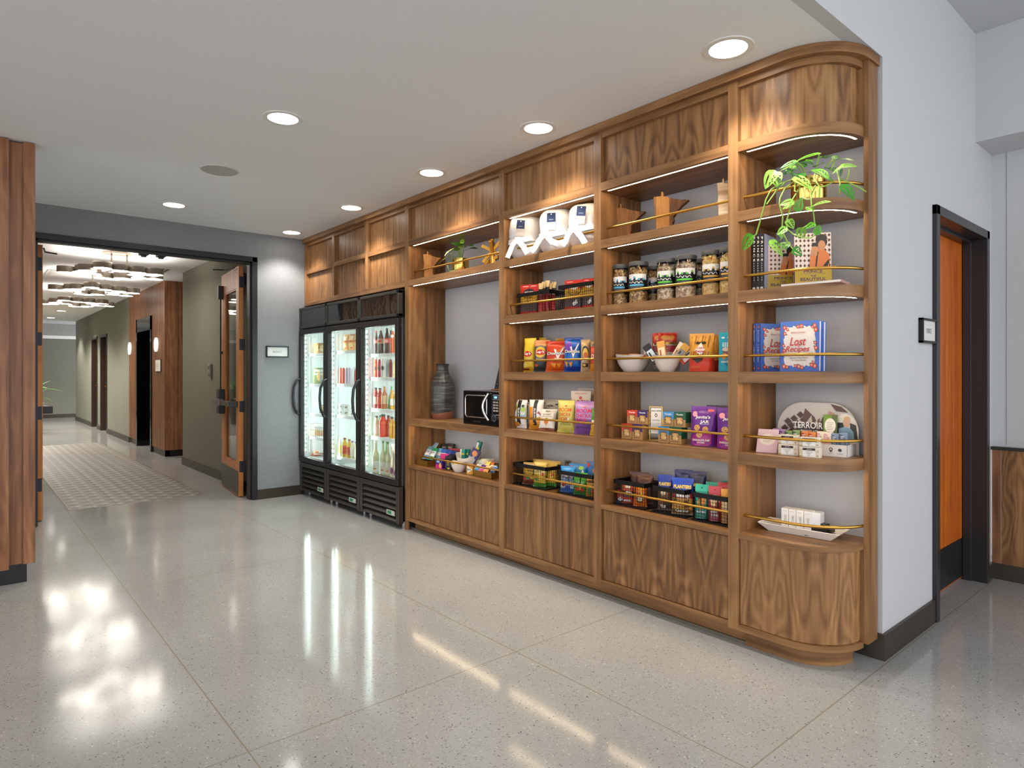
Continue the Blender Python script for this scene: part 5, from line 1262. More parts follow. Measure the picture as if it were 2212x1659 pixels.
t = thing('glass_jar', 'glass jar with brass rim holding red snack packets', 'jar', (gx, gy, z4))
b = MB(); b.lathe([(0, .002), (gr * .8, 0), (gr, .02), (gr, gz * .55), (gr * .93, gz * .8), (gr * .78, gz * .95), (gr * .78, gz * 1.0)], glass_jar, 36, cap=False); b.build('glass_body', t, smooth=60)
b = MB(); b.lathe([(gr * .79, gz * .95), (gr * .81, gz * .95), (gr * .81, gz * 1.03), (gr * .76, gz * 1.03)], gold_matte, 36, cap=False); b.build('brass_rim', t, smooth=40)
for i in range(4):
    o = bag('snack_packet', .075, .15, .02, [(.25, col('#d8cfc8')), (.7, col('#b0241c')), (1, col('#c23024'))], [('e', 0, .8, .3, .1, col('#c98a3a')), ('r', -.4, .5, .4, .6, WH)], 'pillow', 110 + i)
    add(o, 'red snack packet standing in the glass jar, %s from left' % ln[i], 'packet', (gx - .038 + .024 * i, gy - .02 + .02 * (i % 2), z4 + .075), 20 + 8 * i, 4, 'red packets in the glass jar')
for i, (u, c, c2, rz, roll, lab) in enumerate(((1422, '#1d1d1d', '#cfe0e6', 20, -35, 'black and white wafer bar at the left of the round bowl'), (1433, '#d9a24a', '#efe0c0', 20, -10, 'yellow wafer bar low in the round bowl'), (1452, '#d9a02c', '#8c8a86', 20, 38, 'gold ended wafer bar leaning right in the round bowl'), (1446, '#e8dcc8', '#c9b89c', 20, 30, 'beige wafer bar in the middle of the round bowl'), (1461, '#c8322a', '#f2e6e0', 22, 48, 'red checked bar poking out right of the round bowl'))):
    o = boxart('wafer_bar', .045, .12, .014, M(c, .35), [('r', -.4, .15, .4, .7, M(c2, .35)), ('r', -.25, .2, -.05, .6, BK if i != 1 else M('#b3702a'))])
    o = add(o, lab, 'wafer bar', (XX(u, 2.94), 2.93 + .012 * i, z4 + .052), rz, 6, 'wafer bars'); o.rotation_euler[1] = math.radians(roll)
prz = [('e', -.1, .85, .3, .05, col('#e9b050'))] + [('p', [(-.45 + .09 * i, .62 + .05 * (i % 4)), (-.42 + .09 * i, .62 + .05 * (i % 4)), (-.36 + .09 * i, .90 + .02 * (i % 3)), (-.39 + .09 * i, .91 + .02 * (i % 3))], col(('#b87722', '#f0b850', '#8a5014')[i % 3])) for i in range(9)] + [('p', [(-.42 + .1 * i, .36), (-.39 + .1 * i, .36), (-.34 + .1 * i, .52), (-.38 + .1 * i, .53)], col(('#b87722', '#8a5014')[i % 2])) for i in range(8)] + [('r', -.2, .72, .2, .78, col('#2a2420')), ('p', [(-.25, .55), (0, .76), (.2, .56), (.02, .42)], col('#efe8e0')), ('t', "Dot's", .0, .62, .3, .06, col('#c8322a'), .03, 0, .3), ('t', 'Pretzels', -.01, .53, .44, .06, col('#c8322a'), .03, 0, .3), ('p', [(-.3, .36), (.12, .36), (.12, .31), (-.09, .22), (-.3, .31)], col('#2c2522')), ('r', -.35, .08, .05, .15, col('#c2502a'))]
G = 'pretzel pouches'
shelf_bag('red pretzel pouch partly hidden behind the front one', 1522, 1547, 723, z4, 2.99, .05, [(.32, col('#b8261c')), (1, col('#d9952f'))], prz[:12], 'pouch', 0, 3, G)
shelf_bag('orange red pretzel pouch standing right of the round bowl', 1479.5, 1533.5, 720, z4, 2.885, .075, [(.34, col('#d23a1c')), (1, col('#dc9a34'))], prz, 'pouch', 2, 2, G)
shelf_bag('turquoise snack pouch at the right end beside the pretzels', 1545, 1590, 717, z4, 2.885, .055, [(1, col('#1fa3be'))], [('e', 0, .93, .03, .015, BK), ('r', -.35, .84, -.2, .88, WH), ('r', -.05, .84, .1, .88, WH)] + [('r', -.3 + .11 * i, .62 - .04 * (i % 2), -.22 + .11 * i, .74, col('#bfe3ea')) for i in range(6)] + [('e', .0, .5, .26, .12, col('#7a6050')), ('e', -.1, .56, .2, .05, col('#d8c8b8')), ('e', -.15, .38, .15, .08, col('#d98a5a')), ('e', .2, .25, .35, .14, col('#127e98')), ('t', 'SNACKS', -.1, .24, .4, .05, WH, .02)], 'pouch', 2, 3, G)

# ------------------------------------------------------------------ cookie boxes, framed card, purple pouches
kraft = M('#b58a55', .6)
def cookie(label, uL, uR, vT, y, zb, c, back):
    x, w, h = fit(uL, uR, vT, zb, y, math.radians(8)); d = w * 1.0; C1 = M(c, .45)
    cook = [('r', -.32, .24, .28, .70, M('#5b432c', .6)), ('e', -.1, .36, .15, .12, M('#d9b070')), ('e', .12, .34, .14, .11, M('#e2bd80')), ('e', .0, .52, .17, .13, M('#dcb476')), ('e', -.16, .56, .1, .09, M('#cfa364')), ('e', .17, .55, .1, .1, M('#c99b5a'))]
    o = boxart('cookie_box', w, h, d, kraft, [('r', -.5, .52, .5, 1, C1)] + cook + [('t', 'Thumbs', 0, .86, .6, .10, WH, .03), ('r', -.38, .13, .3, .16, M('#5b432c'))])
    b = MB(); b.box(-w / 2, w / 2, -d / 2, d / 2, h, h + .0008, C1)
    if back: b.box(w / 2, w / 2 + .0008, -d / 2, d / 2, h * .3, h, C1)
    b.build('coloured_sleeve', o)
    return add(o, label, 'cookie box', (x, y + d / 2, zb), 8, 0, 'cookie boxes')
cb = [cookie('lower red cookie box at the left of the cookie shelf', 1341, 1363.6, 916, 2.90, z5, '#d2401c', 0), cookie('lower purple cookie box beside the framed card', 1364, 1386, 917, 2.90, z5, '#3b2168', 0)]
ht = ZZ(1352, 916, 2.90) - z5
cookie('upper red cookie box on top of the left stack', 1353, 1375, 886.5, 2.925, z5 + ht + .002, '#d2401c', 0)
cookie('upper purple cookie box on top of the left stack', 1375.4, 1397.5, 887.5, 2.925, z5 + ht + .002, '#3b2168', 0)
cookie('lower blue cookie box right of the framed card', 1420, 1444, 922, 2.885, z5, '#4a93cf', 0); cookie('lower green cookie box beside the purple pouch', 1444.6, 1470, 923, 2.885, z5, '#16583c', 1)
ht = ZZ(1432, 922, 2.885) - z5
cookie('upper blue cookie box on the right stack', 1429.6, 1454, 890, 2.905, z5 + ht + .002, '#4a93cf', 0); cookie('upper green cookie box on the right stack', 1454.4, 1479, 891, 2.905, z5 + ht + .002, '#16583c', 1)
x, w, h = fit(1403, 1432, 878, z5, 2.965, math.radians(20))
t = thing('framed_card', 'gold framed LOCAL BITES card standing between the cookie boxes', 'sign', (x, 2.965, z5), math.radians(20))
b = MB(); f = .004
for a in ((-w / 2, -w / 2 + f, 0, h), (w / 2 - f, w / 2, 0, h), (-w / 2, w / 2, h - f, h), (-w / 2, w / 2, 0, f)): b.box(a[0], a[1], -.005, .005, a[2], a[3], brass)
b.build('frame', t); bx('glass_pane', -w / 2 + f, w / 2 - f, -.001, .001, f, h - f, glass_jar, t, False)
bx('card', -w / 2 + .008, w / 2 - .008, -.003, -.0012, h * .20, h * .95, M('#f1eee8', .6), t, False)
b = MB(); b.art([('t', 'LOCAL BITES', 0, .87, .72, .04, M('#3a3a40'), .03), ('e', 0, .74, .1, .055, M('#4a4c58')), ('e', 0, .74, .05, .03, WH), ('t', 'thumbs', 0, .60, .5, .05, M('#8f8f96'), .01)] + lines(-.32, .32, .5, 4, .035, M('#b9b7b2'), .01) + lines(-.32, .3, .34, 3, .035, M('#b9b7b2'), .01) + [('r', -.45, .9 - .11 * i, -.40, .94 - .11 * i, M('#26262c')) for i in range(7)], w, h, lambda x, z, e: (x, -.0031 - e, z)); b.build('lettering', t)
b = MB(); b.tube([(-w / 2 + .004, .006, h * .2), (-w / 2 - .014, -.045, .003), (-w / 2 + .02, -.045, .003)], .0022, brass, 6); b.build('easel_leg', t)
def jun(c): return [('e', -.33, .80, .10, .07, col('#f2a0b0')), ('r', .18, .87, .42, .93, col('#ee5a6a')), ('t', "Junita's", .0, .72, .6, .10, WH, .03, 0, .1), ('t', 'JAR', .08, .60, .36, .10, WH, .03, 0, .1), ('r', -.1, .545, .28, .553, WH), ('p', [(-.5, .0), (.5, .0), (.5, .36), (0, .34), (-.5, .24)], col('#a3207f'))] + [('e', a, z, .12, .075, col('#d8a55e')) for a, z in ((-.2, .46), (.14, .42), (-.08, .28))] + [('e', a, z, .018, .012, col('#5a3418')) for a, z in ((-.24, .48), (-.17, .44), (.1, .43), (.18, .40), (-.1, .29), (-.04, .26))] + [('t', 'CHOCOLATE CHIP', -.02, .15, .7, .05, WH, .03), ('t', 'COOKIES', 0, .09, .3, .035, WH, .02)]
G = 'purple cookie pouches'
shelf_bag('dark purple pouch standing behind the front purple pouches', 1517, 1590, 876.5, z5, 3.04, .06, [(1, col('#32163c'))], None, 'pouch', -4, 3, G)
shelf_bag('purple cookie pouch, whole, beside the green cookie boxes', 1482, 1537, 878.5, z5, 2.885, .085, [(1, col('#6b2c92'))], jun(0), 'pouch', 0, 2, G)
shelf_bag('purple cookie pouch cut off by the right stile', 1538, 1605, 882, z5, 2.875, .085, [(1, col('#6b2c92'))], jun(0), 'pouch', 0, 2, G)

# ------------------------------------------------------------------ nut baskets
basket('black wire basket of orange and brown candy bags, left of three', 1326, 1393, 2.872, .15, .145, z6, 'wire baskets')
basket('black wire basket of navy nut bags, middle of three', 1408, 1480, 2.872, .15, .145, z6, 'wire baskets')
basket('black wire basket of teal and red trail mix bags, right of three', 1495, 1572, 2.872, .15, .145, z6, 'wire baskets')
G = 'nut and candy bags'; zb = z6 + .008
for i, (lab, uL, uR, vT, y, bands, art_) in enumerate((
    ('brown candy bag at the back of the left basket', 1355, 1398, 1021, 2.99, [(1, col('#4a2a1e'))], None), ('second brown candy bag leaning at the back of the left basket', 1368, 1408, 1024, 2.97, [(1, col('#573024'))], [('r', -.3, .8, .3, .84, col('#7a4a38'))]),
    ('navy and red candy bag at the left front of the left basket', 1328, 1346, 1060, 2.886, [(.3, col('#23304f')), (1, col('#b03020'))], [('e', 0, .3, .3, .15, col('#d8dce4'))]),
    ('red and brown candy bag in the left basket', 1338, 1366, 1044, 2.90, [(.3, col('#c8381c')), (.6, col('#5a2a1c')), (1, col('#b8502c'))], [('r', -.2, .75, .25, .88, col('#e9dccb')), ('e', .1, .5, .3, .1, WH), ('r', -.3, .1, .3, .2, WH)]),
    ('orange peanut cup bag at the right of the left basket', 1364, 1394, 1046, 2.886, [(1, col('#df6f1e'))], [('t', "REESE'S", .05, .72, .7, .14, col('#f0d02c'), .05, 12), ('e', 0, .32, .3, .18, col('#7a4420')), ('e', .02, .34, .2, .11, col('#e0c89c'))]),
    ('navy nut bag standing tallest at the back of the middle basket', 1452, 1492, 1016, 3.0, [(1, col('#1a2468'))], [('t', 'PLANTERS', .05, .66, .7, .09, col('#e8c23a'), .04)]), ('navy nut bag at the back right of the middle basket', 1482, 1522, 1020, 3.02, [(1, col('#18205a'))], [('t', 'PLANTERS', -.05, .66, .7, .09, col('#e8c23a'), .04)]),
    ('navy nut bag at the left of the middle basket', 1416, 1448, 1027, 2.91, [(.16, col('#4a2c1c')), (.5, col('#7a5030')), (.66, col('#8a3a2a')), (1, col('#223a9c'))], [('t', 'PLANTERS', 0, .74, .85, .10, col('#e8c23a'), .05), ('e', -.1, .5, .2, .08, col('#d8c9a0')), ('e', .15, .22, .25, .1, col('#3a2014')), ('t', 'Nut', -.1, .12, .4, .1, WH, .03)]),
    ('blue nut bag in the front middle of the middle basket', 1446, 1494, 1034, 2.888, [(.16, col('#6a4a1c')), (.46, col('#c8923a')), (.62, col('#a81f2c')), (1, col('#2647b4'))], [('t', 'PLANTERS', 0, .76, .85, .10, col('#f0c83a'), .05), ('e', .25, .52, .1, .06, WH), ('r', -.3, .48, .1, .56, WH), ('e', -.1, .32, .2, .1, col('#e0b060')), ('e', .2, .3, .15, .08, col('#7a4a1c')), ('t', 'Cashew', .0, .12, .6, .09, WH, .03)]),
    ('teal trail mix bag at the left front of the right basket', 1497, 1526, 1048, 2.888, [(.22, col('#12786a')), (.82, col('#1a9b84')), (1, col('#2bb89c'))], [('e', -.05, .62, .22, .09, col('#a84a2a')), ('e', .15, .52, .2, .12, col('#e0943a')), ('e', -.2, .46, .14, .1, col('#d9b04a')), ('e', .0, .34, .2, .08, col('#c98a2c')), ('t', 'NUT MIX', 0, .2, .7, .06, WH, .03), ('e', .0, .9, .04, .02, BK)]),
    ('red trail mix bag in the middle of the right basket', 1526, 1555, 1052, 2.888, [(.34, col('#8e1a2a')), (.62, col('#b02438')), (1, col('#c23a48'))], [('e', 0, .62, .38, .14, col('#d8b488')), ('e', -.1, .52, .22, .1, col('#e9cfa0')), ('e', .2, .5, .14, .07, col('#a8442a')), ('t', 'BERRY', -.05, .26, .5, .06, WH, .03), ('t', 'BLEND', .0, .17, .5, .06, WH, .03), ('e', .0, .9, .05, .02, col('#5a1018'))]),
    ('gold trail mix bag cut off at the right of the right basket', 1553, 1574, 1058, 2.888, [(.3, col('#b8741f')), (.66, col('#e0b26a')), (1, col('#dca23a'))], [('e', 0, .5, .3, .14, col('#efd9a8'))]),
    ('teal trail mix bag behind in the right basket', 1520, 1550, 1043, 2.97, [(1, col('#1f9c86'))], None), ('rose red trail mix bag at the back of the right basket', 1546, 1578, 1044, 2.96, [(1, col('#c4404e'))], None), ('teal trail mix bag at the far back right', 1556, 1580, 1041, 3.0, [(1, col('#14806c'))], None))):
    shelf_bag(lab, uL, uR, vT, zb, y, .032, bands, art_, 'pillow' if 'trail' not in lab else 'pouch', 12, 6, G)

# ================================================================== ROUNDED END BAY
# trailing swiss cheese plant in a brass cylinder
yp = 2.955; pxx = XX(1747, yp)
t = thing('trailing_plant', 'trailing split leaf vine in a brass cylinder pot, rounded end shelf', 'potted plant', (pxx, yp, z2))
pr = 71 * onY(1747, HOR, yp).dot(FW) / FPX / 2; ph = ZZ(1747, 381, yp - .05) - z2
b = MB(); b.lathe([(0, 0), (pr - .002, 0), (pr, .003), (pr, ph), (pr - .004, ph), (pr - .004, ph - .03)], brass2, 48, cap=False); b.build('brass_pot', t, smooth=40)
b = MB(); b.lathe([(0, ph - .02), (pr - .004, ph - .02)], M('#2b2018', .9), 24, cap=False); b.build('soil', t)
org = Vector((pxx, yp, z2))
def q(cx, cy, y): return onY(1590 + cx * .1507, 310 + cy * .1507, y) - org
# (crop x, y of stalk end, x, y of tip, depth, width share, tone, viewer tilt)
LF = [(1190, 150, 840, 215, 2.86, .36, 0, .3), (870, 265, 640, 320, 2.84, .42, 1, .5), (830, 340, 560, 380, 2.82, .40, 2, .5), (540, 400, 420, 620, 2.78, .5, 2, .9), (560, 420, 590, 590, 2.80, .55, 2, .9), (850, 340, 690, 420, 2.86, .5, 1, .5),
      (1000, 250, 1120, 235, 2.90, .5, 0, .4), (990, 330, 870, 260, 2.93, .6, 1, .5), (1100, 300, 960, 240, 2.97, .6, 1, .4), (1140, 330, 1250, 260, 2.9, .7, 0, .6), (1130, 380, 1330, 450, 2.83, .42, 0, .5), (1250, 190, 1140, 200, 2.9, .5, 0, .4), (1280, 210, 1350, 140, 2.92, .6, 2, .6), (1400, 220, 1440, 170, 2.95, .5, 1, .5), (1440, 230, 1690, 200, 2.92, .30, 1, .4),
      (1500, 330, 1730, 300, 2.88, .40, 2, .6), (1500, 350, 1370, 420, 2.86, .45, 2, .5), (1230, 470, 1410, 520, 2.83, .38, 1, .5), (850, 490, 1080, 600, 2.80, .34, 2, .8), (880, 430, 960, 460, 2.84, .6, 1, .5), (1500, 380, 1510, 470, 2.9, .5, 1, .6), (760, 400, 830, 470, 2.90, .5, 1, .4), (1530, 600, 1700, 770, 2.84, .34, 1, .8),
      (1330, 350, 1400, 370, 2.95, .6, 1, .5), (1050, 420, 1000, 400, 3.0, .6, 1, .4),
      (820, 840, 640, 860, 2.765, .55, 2, .8), (880, 960, 930, 780, 2.76, .5, 0, .9), (800, 880, 660, 920, 2.77, .5, 2, .8), (1100, 900, 1330, 790, 2.765, .30, 2, .7), (1090, 960, 1000, 890, 2.765, .45, 2, .8),
      (740, 1100, 830, 1210, 2.765, .62, 2, .9), (720, 1210, 590, 1290, 2.765, .5, 2, .9), (640, 1270, 660, 1350, 2.765, .5, 2, .9), (950, 1215, 900, 1370, 2.77, .62, 2, .9), (1120, 1150, 1010, 1200, 2.77, .4, 0, .8), (1150, 1300, 1190, 1160, 2.77, .5, 0, .9), (230, 1330, 65, 1520, 2.77, .55, 0, .9), (250, 1340, 215, 1390, 2.77, .5, 0, .9),
      (500, 1400, 680, 1590, 2.765, .34, 2, .8), (640, 1380, 580, 1420, 2.765, .6, 1, .8), (700, 1420, 720, 1490, 2.77, .7, 1, .9), (820, 1520, 950, 1590, 2.765, .75, 1, .9), (660, 1530, 720, 1430, 2.765, .4, 2, .8)]
TN = (M('#559f22', .4), M('#337d22', .4), M('#82b640', .42))
for cx, cy, tx, ty, yy, wk, tone, vt in LF:
    a, c2 = q(cx, cy, yy), q(tx, ty, yy - .012 + .03 * math.sin(tx)); L_ = (c2 - a).length
    b = MB(); leaf(b, a, c2 - a, Vector((.45, -.8 * vt, .9 - .5 * vt)), max(L_, .028) * 1.04, max(L_, .03) * wk * 1.25 + .008, TN[tone], True, .18); b.build('leaf', t, smooth=60)
st = MB()
for pts in ([(800, 520, 2.9), (660, 565, 2.84), (500, 660, 2.79), (430, 800, 2.775), (395, 930, 2.775), (340, 1130, 2.775), (290, 1300, 2.775), (235, 1345, 2.775)],
            [(850, 530, 2.88), (700, 640, 2.81), (630, 780, 2.775), (620, 860, 2.77), (670, 1050, 2.77), (660, 1200, 2.77)], [(700, 560, 2.85), (590, 660, 2.82), (440, 870, 2.80)],
            [(850, 540, 2.86), (840, 680, 2.80), (880, 700, 2.795), (920, 600, 2.81)], [(860, 720, 2.79), (790, 830, 2.77), (770, 950, 2.765), (730, 1090, 2.768), (725, 1220, 2.77), (830, 1310, 2.77), (960, 1350, 2.77), (1080, 1350, 2.775), (1140, 1300, 2.775)],
            [(1130, 440, 2.84), (1125, 520, 2.815), (1200, 620, 2.80), (1190, 780, 2.79)], [(1140, 600, 2.82), (1075, 740, 2.785), (1080, 880, 2.77), (1110, 1000, 2.77), (1130, 1180, 2.775), (1155, 1300, 2.775)], [(1450, 400, 2.88), (1490, 560, 2.85), (1485, 730, 2.85)],
            [(1500, 510, 2.88), (1600, 550, 2.88), (1780, 640, 2.93), (1860, 690, 2.97)], [(1625, 360, 2.88), (1610, 460, 2.88), (1580, 515, 2.88)], [(1370, 560, 2.84), (1290, 610, 2.82), (1200, 625, 2.80)], [(670, 1280, 2.77), (740, 1420, 2.768), (820, 1520, 2.768)],
            [(960, 460, 2.9), (920, 380, 2.88), (880, 290, 2.86)], [(1130, 440, 2.9), (1160, 300, 2.9), (1190, 160, 2.88)], [(1270, 360, 2.93), (1340, 280, 2.94), (1390, 230, 2.95)], [(1350, 380, 2.92), (1400, 300, 2.92), (1410, 240, 2.93)], [(1000, 450, 2.9), (950, 330, 2.88), (870, 270, 2.85)], [(940, 770, 2.78), (1000, 800, 2.775), (1060, 800, 2.775)], [(960, 1215, 2.77), (1060, 1150, 2.772), (1120, 1140, 2.774)]):
    st.tube([q(*p_) for p_ in pts], .0032, M('#8fb34a', .5), 6)
st.build('stems', t, smooth=60)

# ------------------------------------------------------------------ books
paper = M('#e9e2d6', .8)
def book(label, w, h, th, cov, loc, rz, spine_art, cover_art, rx=0, roll=0, group=None, side=-1):
    """upright book: front cover faces -y, spine on the -x side"""
    b = MB(); c = .0022
    b.box(-w / 2, w / 2, -th / 2, -th / 2 + c, 0, h, cov); b.box(-w / 2, w / 2, th / 2 - c, th / 2, 0, h, cov); b.box(-w / 2, -w / 2 + c, -th / 2, th / 2, 0, h, cov)
    o = b.build('book')
    bx('pages', -w / 2 + c, w / 2 - .004, -th / 2 + c, th / 2 - c, .003, h - .003, paper, o, False)
    if cover_art:
        a = MB(); a.art(cover_art, w, h, lambda x, z, e: (x, -th / 2 - e, z)); a.build('printed_cover', o)
    if spine_art:
        a = MB(); a.art(spine_art, th, h, lambda x, z, e: (-w / 2 - e, -x, z)); a.build('printed_spine', o)
    return add(o, label, 'book', loc, rz, rx, group)
BKB = col('#1a1718', .4)
def bpos(u, y): return XX(u, y)
ord3 = ('left', 'middle', 'right')
for i in range(3):
    # spines face the room, the lavender cover of the last one shows on its right
    u = 1629.2 + 8.4 * i; y0 = 2.92; h = ZZ(u, 505, y0) - z3; w = .20; th = .021
    p = Vector((bpos(u, y0), y0, z3))
    ang = math.radians(90 + 8); cx = p.x - math.cos(ang) * (-w / 2); cy = p.y - math.sin(ang) * (-w / 2)
    book('thin black spined book, %s of three at the shelf end' % ord3[i], w, h, th, BKB if i < 2 else BKB, (cx, cy, z3), 98,
         [('t', 'P R I N C E', 0, .74, .42, .42, WH, .03, -90)] + [('r', -.12, .20 + .04 * k, .12, .225 + .04 * k, M('#a8a29a')) for k in range(8)] + [('r', -.3, .06, .3, .09, M('#c9c5be'))], [('r', -.5, 0, .5, 1, M('#aab2d0', .4))], 0, 0, 'thin black spined books')
def lattice(n, m, z0, z1, c1, c2):
    out = [('r', -.5, z0, .5, z1, c1)]
    for i in range(n):
        for j in range(m):
            x = -.5 + (i + .5) / n; z = z0 + (j + .5) / m * (z1 - z0); r1, r2 = .34 / n, .34 / m * (z1 - z0)
            out.append(('p', [(x - r1, z), (x, z - r2), (x + r1, z), (x, z + r2)], c2))
    return out
def fig():
    o_, d_, s_ = M('#c8713a', .5), M('#26201e', .5), M('#b9825c', .5)
    return [('p', [(-.1, .36), (-.06, .62), (.08, .72), (.30, .70), (.44, .60), (.45, .44), (.40, .36)], o_), ('p', [(.05, .36), (.09, .36), (.15, .66), (.11, .66)], d_), ('p', [(.22, .36), (.36, .36), (.44, .46), (.42, .52)], d_), ('e', .24, .83, .15, .10, d_), ('e', .24, .77, .10, .09, s_), ('p', [(.08, .88), (.40, .88), (.38, .93), (.28, .97), (.18, .965), (.1, .93)], d_), ('p', [(.0, .60), (.06, .76), (.14, .74), (.11, .58)], s_), ('p', [(-.06, .58), (-.02, .74), (.05, .76), (.02, .58)], s_), ('r', -.02, .76, .12, .82, d_)]
gold_c = M('#b39a2c', .45); plum = M('#4a2a55', .5)
def pcover(): return lattice(9, 7, .37, 1, M('#d9cbc4', .6), M('#4f3a35', .6)) + fig() + [('r', -.5, 0, .5, .37, gold_c), ('t', 'PRINCE', 0, .305, .5, .05, plum, .02), ('r', -.32, .262, .32, .266, plum), ('t', 'THE', 0, .225, .16, .035, plum, .02), ('t', 'BEAUTIFUL', 0, .165, .70, .06, plum, .02), ('t', 'ONES', 0, .095, .36, .055, plum, .02)]
pspine = [('r', -.5, 0, .5, 1, M('#5b2f86', .5)), ('t', 'PRINCE THE BEAUTIFUL ONES', 0, .53, .6, .86, M('#e3d7ea'), .02, -90)]
yb_ = 2.97; rz = 22
x, w, h = fit(1667, 1710, 525, z3, yb_, math.radians(rz + 12)); w = .17
book('gold and patterned book behind the vine, narrower in view', w, h, .024, M('#5b2f86', .5), (XX(1690, 3.03), 3.03, z3), 44, pspine, pcover(), 0, 0, 'gold and patterned books')
x, w, h = fit(1711, 1791, 502, z3, yb_, math.radians(rz + 16))
book('gold and patterned book facing out with orange clad figure on cover', w, h, .022, M('#5b2f86', .5), (x, yb_ + .02, z3), rz + 16, pspine, pcover(), 3, 0, 'gold and patterned books')
o = boxart('closed_book', .25, .012, .15, M('#b98f88', .5)); add(o, 'thin pale pink book lying flat at the front of book shelf', 'book', (XX(1757, 2.885), 2.905, z3), 8)
bx('pages', -.124, .1235, -.0755, .0735, .002, .010, paper, o, False)
# cookbooks
blue_c = M('#4a6fc4', .45)
def rose(x, z, s, k=1.0): return [('e', x, z, s, s * k, M('#cf3f3a', .5)), ('e', x, z, s * .5, s * .5 * k, M('#eab0a0', .5)), ('e', x + s * 1.1, z - s * .6 * k, s * .45, s * .3 * k, M('#3c7a4a', .5)), ('e', x - s * .9, z + s * .8 * k, s * .4, s * .3 * k, M('#3c7a4a', .5))]
wavy = []
def ck(k):
    pts = []
    n = 56
    for i in range(n):
        a = 2 * PI * i / n; c_, s_ = math.cos(a), math.sin(a); m_ = max(abs(c_), abs(s_)); ex = .40 + .018 * math.sin(i * 2.3); 
        pts.append((c_ / m_ * ex * (1 - .06 * (abs(c_ * s_) * 2) ** 4), .5 + s_ / m_ * ex * (1 - .06 * (abs(c_ * s_) * 2) ** 4)))
    out = [('p', pts, M('#e4dcd6', .5))]
    for x_, z_, r_ in ((-.38, .88, .045), (-.31, .84, .035), (-.37, .76, .04), (.05, .90, .045), (-.04, .89, .04), (.38, .90, .045), (.41, .82, .05), (.33, .87, .03), (-.40, .52, .035), (-.38, .42, .04), (-.41, .36, .03), (.40, .56, .035), (.42, .46, .045), (-.38, .1, .05), (-.30, .09, .035), (.0, .1, .045), (.08, .08, .04), (-.09, .11, .03), (.32, .13, .04), (.40, .11, .05), (.36, .18, .03)): out += rose(x_, z_, r_, k)
    R_ = M('#c4403c', .5)
    return out + [('t', 'Betty Crocker', -.02, .77, .38, .05, R_, .0, 0, .35), ('t', 'Lost', -.03, .595, .42, .17, R_, .015, 0, .3), ('t', 'Recipes', -.04, .43, .62, .15, R_, .015, 0, .3), ('e', -.02, .51, .012, .012, R_), ('t', 'Beloved Vintage Recipes', 0, .265, .46, .03, M('#5a5654'), .01), ('t', "for Today's Kitchen", 0, .22, .36, .03, M('#5a5654'), .01)]
cspine = rose(0, .93, .28, .12) + rose(0, .07, .28, .12) + [('t', 'Betty Crocker', 0, .74, .45, .25, WH, .01, -90, .3), ('t', 'Lost Recipes', 0, .36, .5, .32, WH, .02, -90, .3), ('e', 0, .555, .08, .01, WH)]
for i in range(2):
    u0 = 1630 + 9.3 * i; y0 = 2.93; h = ZZ(u0, 699, y0) - z4; w = .205
    a = math.radians(68); p = Vector((bpos(u0, y0), y0, z4)); 
    book('blue floral cookbook, %s of the spine-out pair' % ('left' if i == 0 else 'right, its cover showing'), w, h, .0205, blue_c, (p.x + math.cos(a) * w / 2, p.y + math.sin(a) * w / 2, z4), 68, cspine, ck(.8), 0, 0, 'blue floral cookbooks')
yb_ = 2.93; x, w, h = fit(1686, 1771, 694, z4, yb_, math.radians(6))
book('blue floral cookbook facing out in the middle of its shelf', w, h, .032, blue_c, (x, yb_, z4), 6, cspine, ck(1), 2, 0, 'blue floral cookbooks')
book('blue floral cookbook standing behind the facing one', w, h * .985, .032, blue_c, (x + .004, yb_ + .036, z4), 6, cspine, None, 2, 0, 'blue floral cookbooks')

# ------------------------------------------------------------------ chocolate display
rzc = math.radians(7); yb_ = 3.07
x, w, h = fit(1671, 1848, 870, z5, yb_, rzc)
t = thing('chocolate_display', 'cardboard chocolate display with arched photo back and open tray', 'display stand', (x, yb_, z5), rzc)
arch = [(-.5, 0), (.5, 0)] + [(.5 * (1 if a < 90 else -1) - (.34 if a < 90 else -.34) + .34 * math.cos(math.radians(a)), .42 + .58 * math.sin(math.radians(a))) for a in range(0, 181, 9)]
b = MB(); b.prism([(a * w, c * h) for a, c in arch], .030, .034, M('#bdb8b4', .5)); o = b.build('back_board', t)
dk, dk2, dk3 = M('#3c2620', .4), M('#54362c', .4), M('#6b4a3e', .4)
sq = []
for i, (a, c) in enumerate(((-.40, .46), (-.32, .52), (-.36, .60), (-.28, .66), (-.24, .56), (-.20, .74), (-.16, .64), (-.42, .36), (-.30, .42))): sq += [('p', [(a - .05, c), (a, c - .075), (a + .05, c), (a, c + .075)], dk2), ('e', a, c, .025, .04, dk)]
bits = [('p', [(-.22, .34), (-.14, .88), (-.02, .70), (.02, .52), (.08, .72), (.16, .60), (.24, .34)], dk2), ('p', [(-.46, .30), (-.05, .62), (.10, .60), (.26, .36), (.26, .24), (-.44, .24)], dk)] + [('p', [(-.1 + .05 * i, .5 + .07 * (i % 3)), (-.06 + .05 * i, .55 + .07 * (i % 3)), (-.05 + .05 * i, .48 + .05 * (i % 2))], dk3) for i in range(7)] + [('p', [(-.12, .60), (-.06, .74), (-.05, .58)], M('#b9aca2', .5)), ('p', [(-.02, .6), (.02, .66), (.0, .54)], M('#b9aca2', .5))]
hand = [('p', [(.17, .98), (.30, .93), (.38, .82), (.24, .84)], dk2), ('p', [(.15, .84), (.22, .80), (.27, .64), (.22, .56), (.16, .60)], M('#b48a74', .5))]
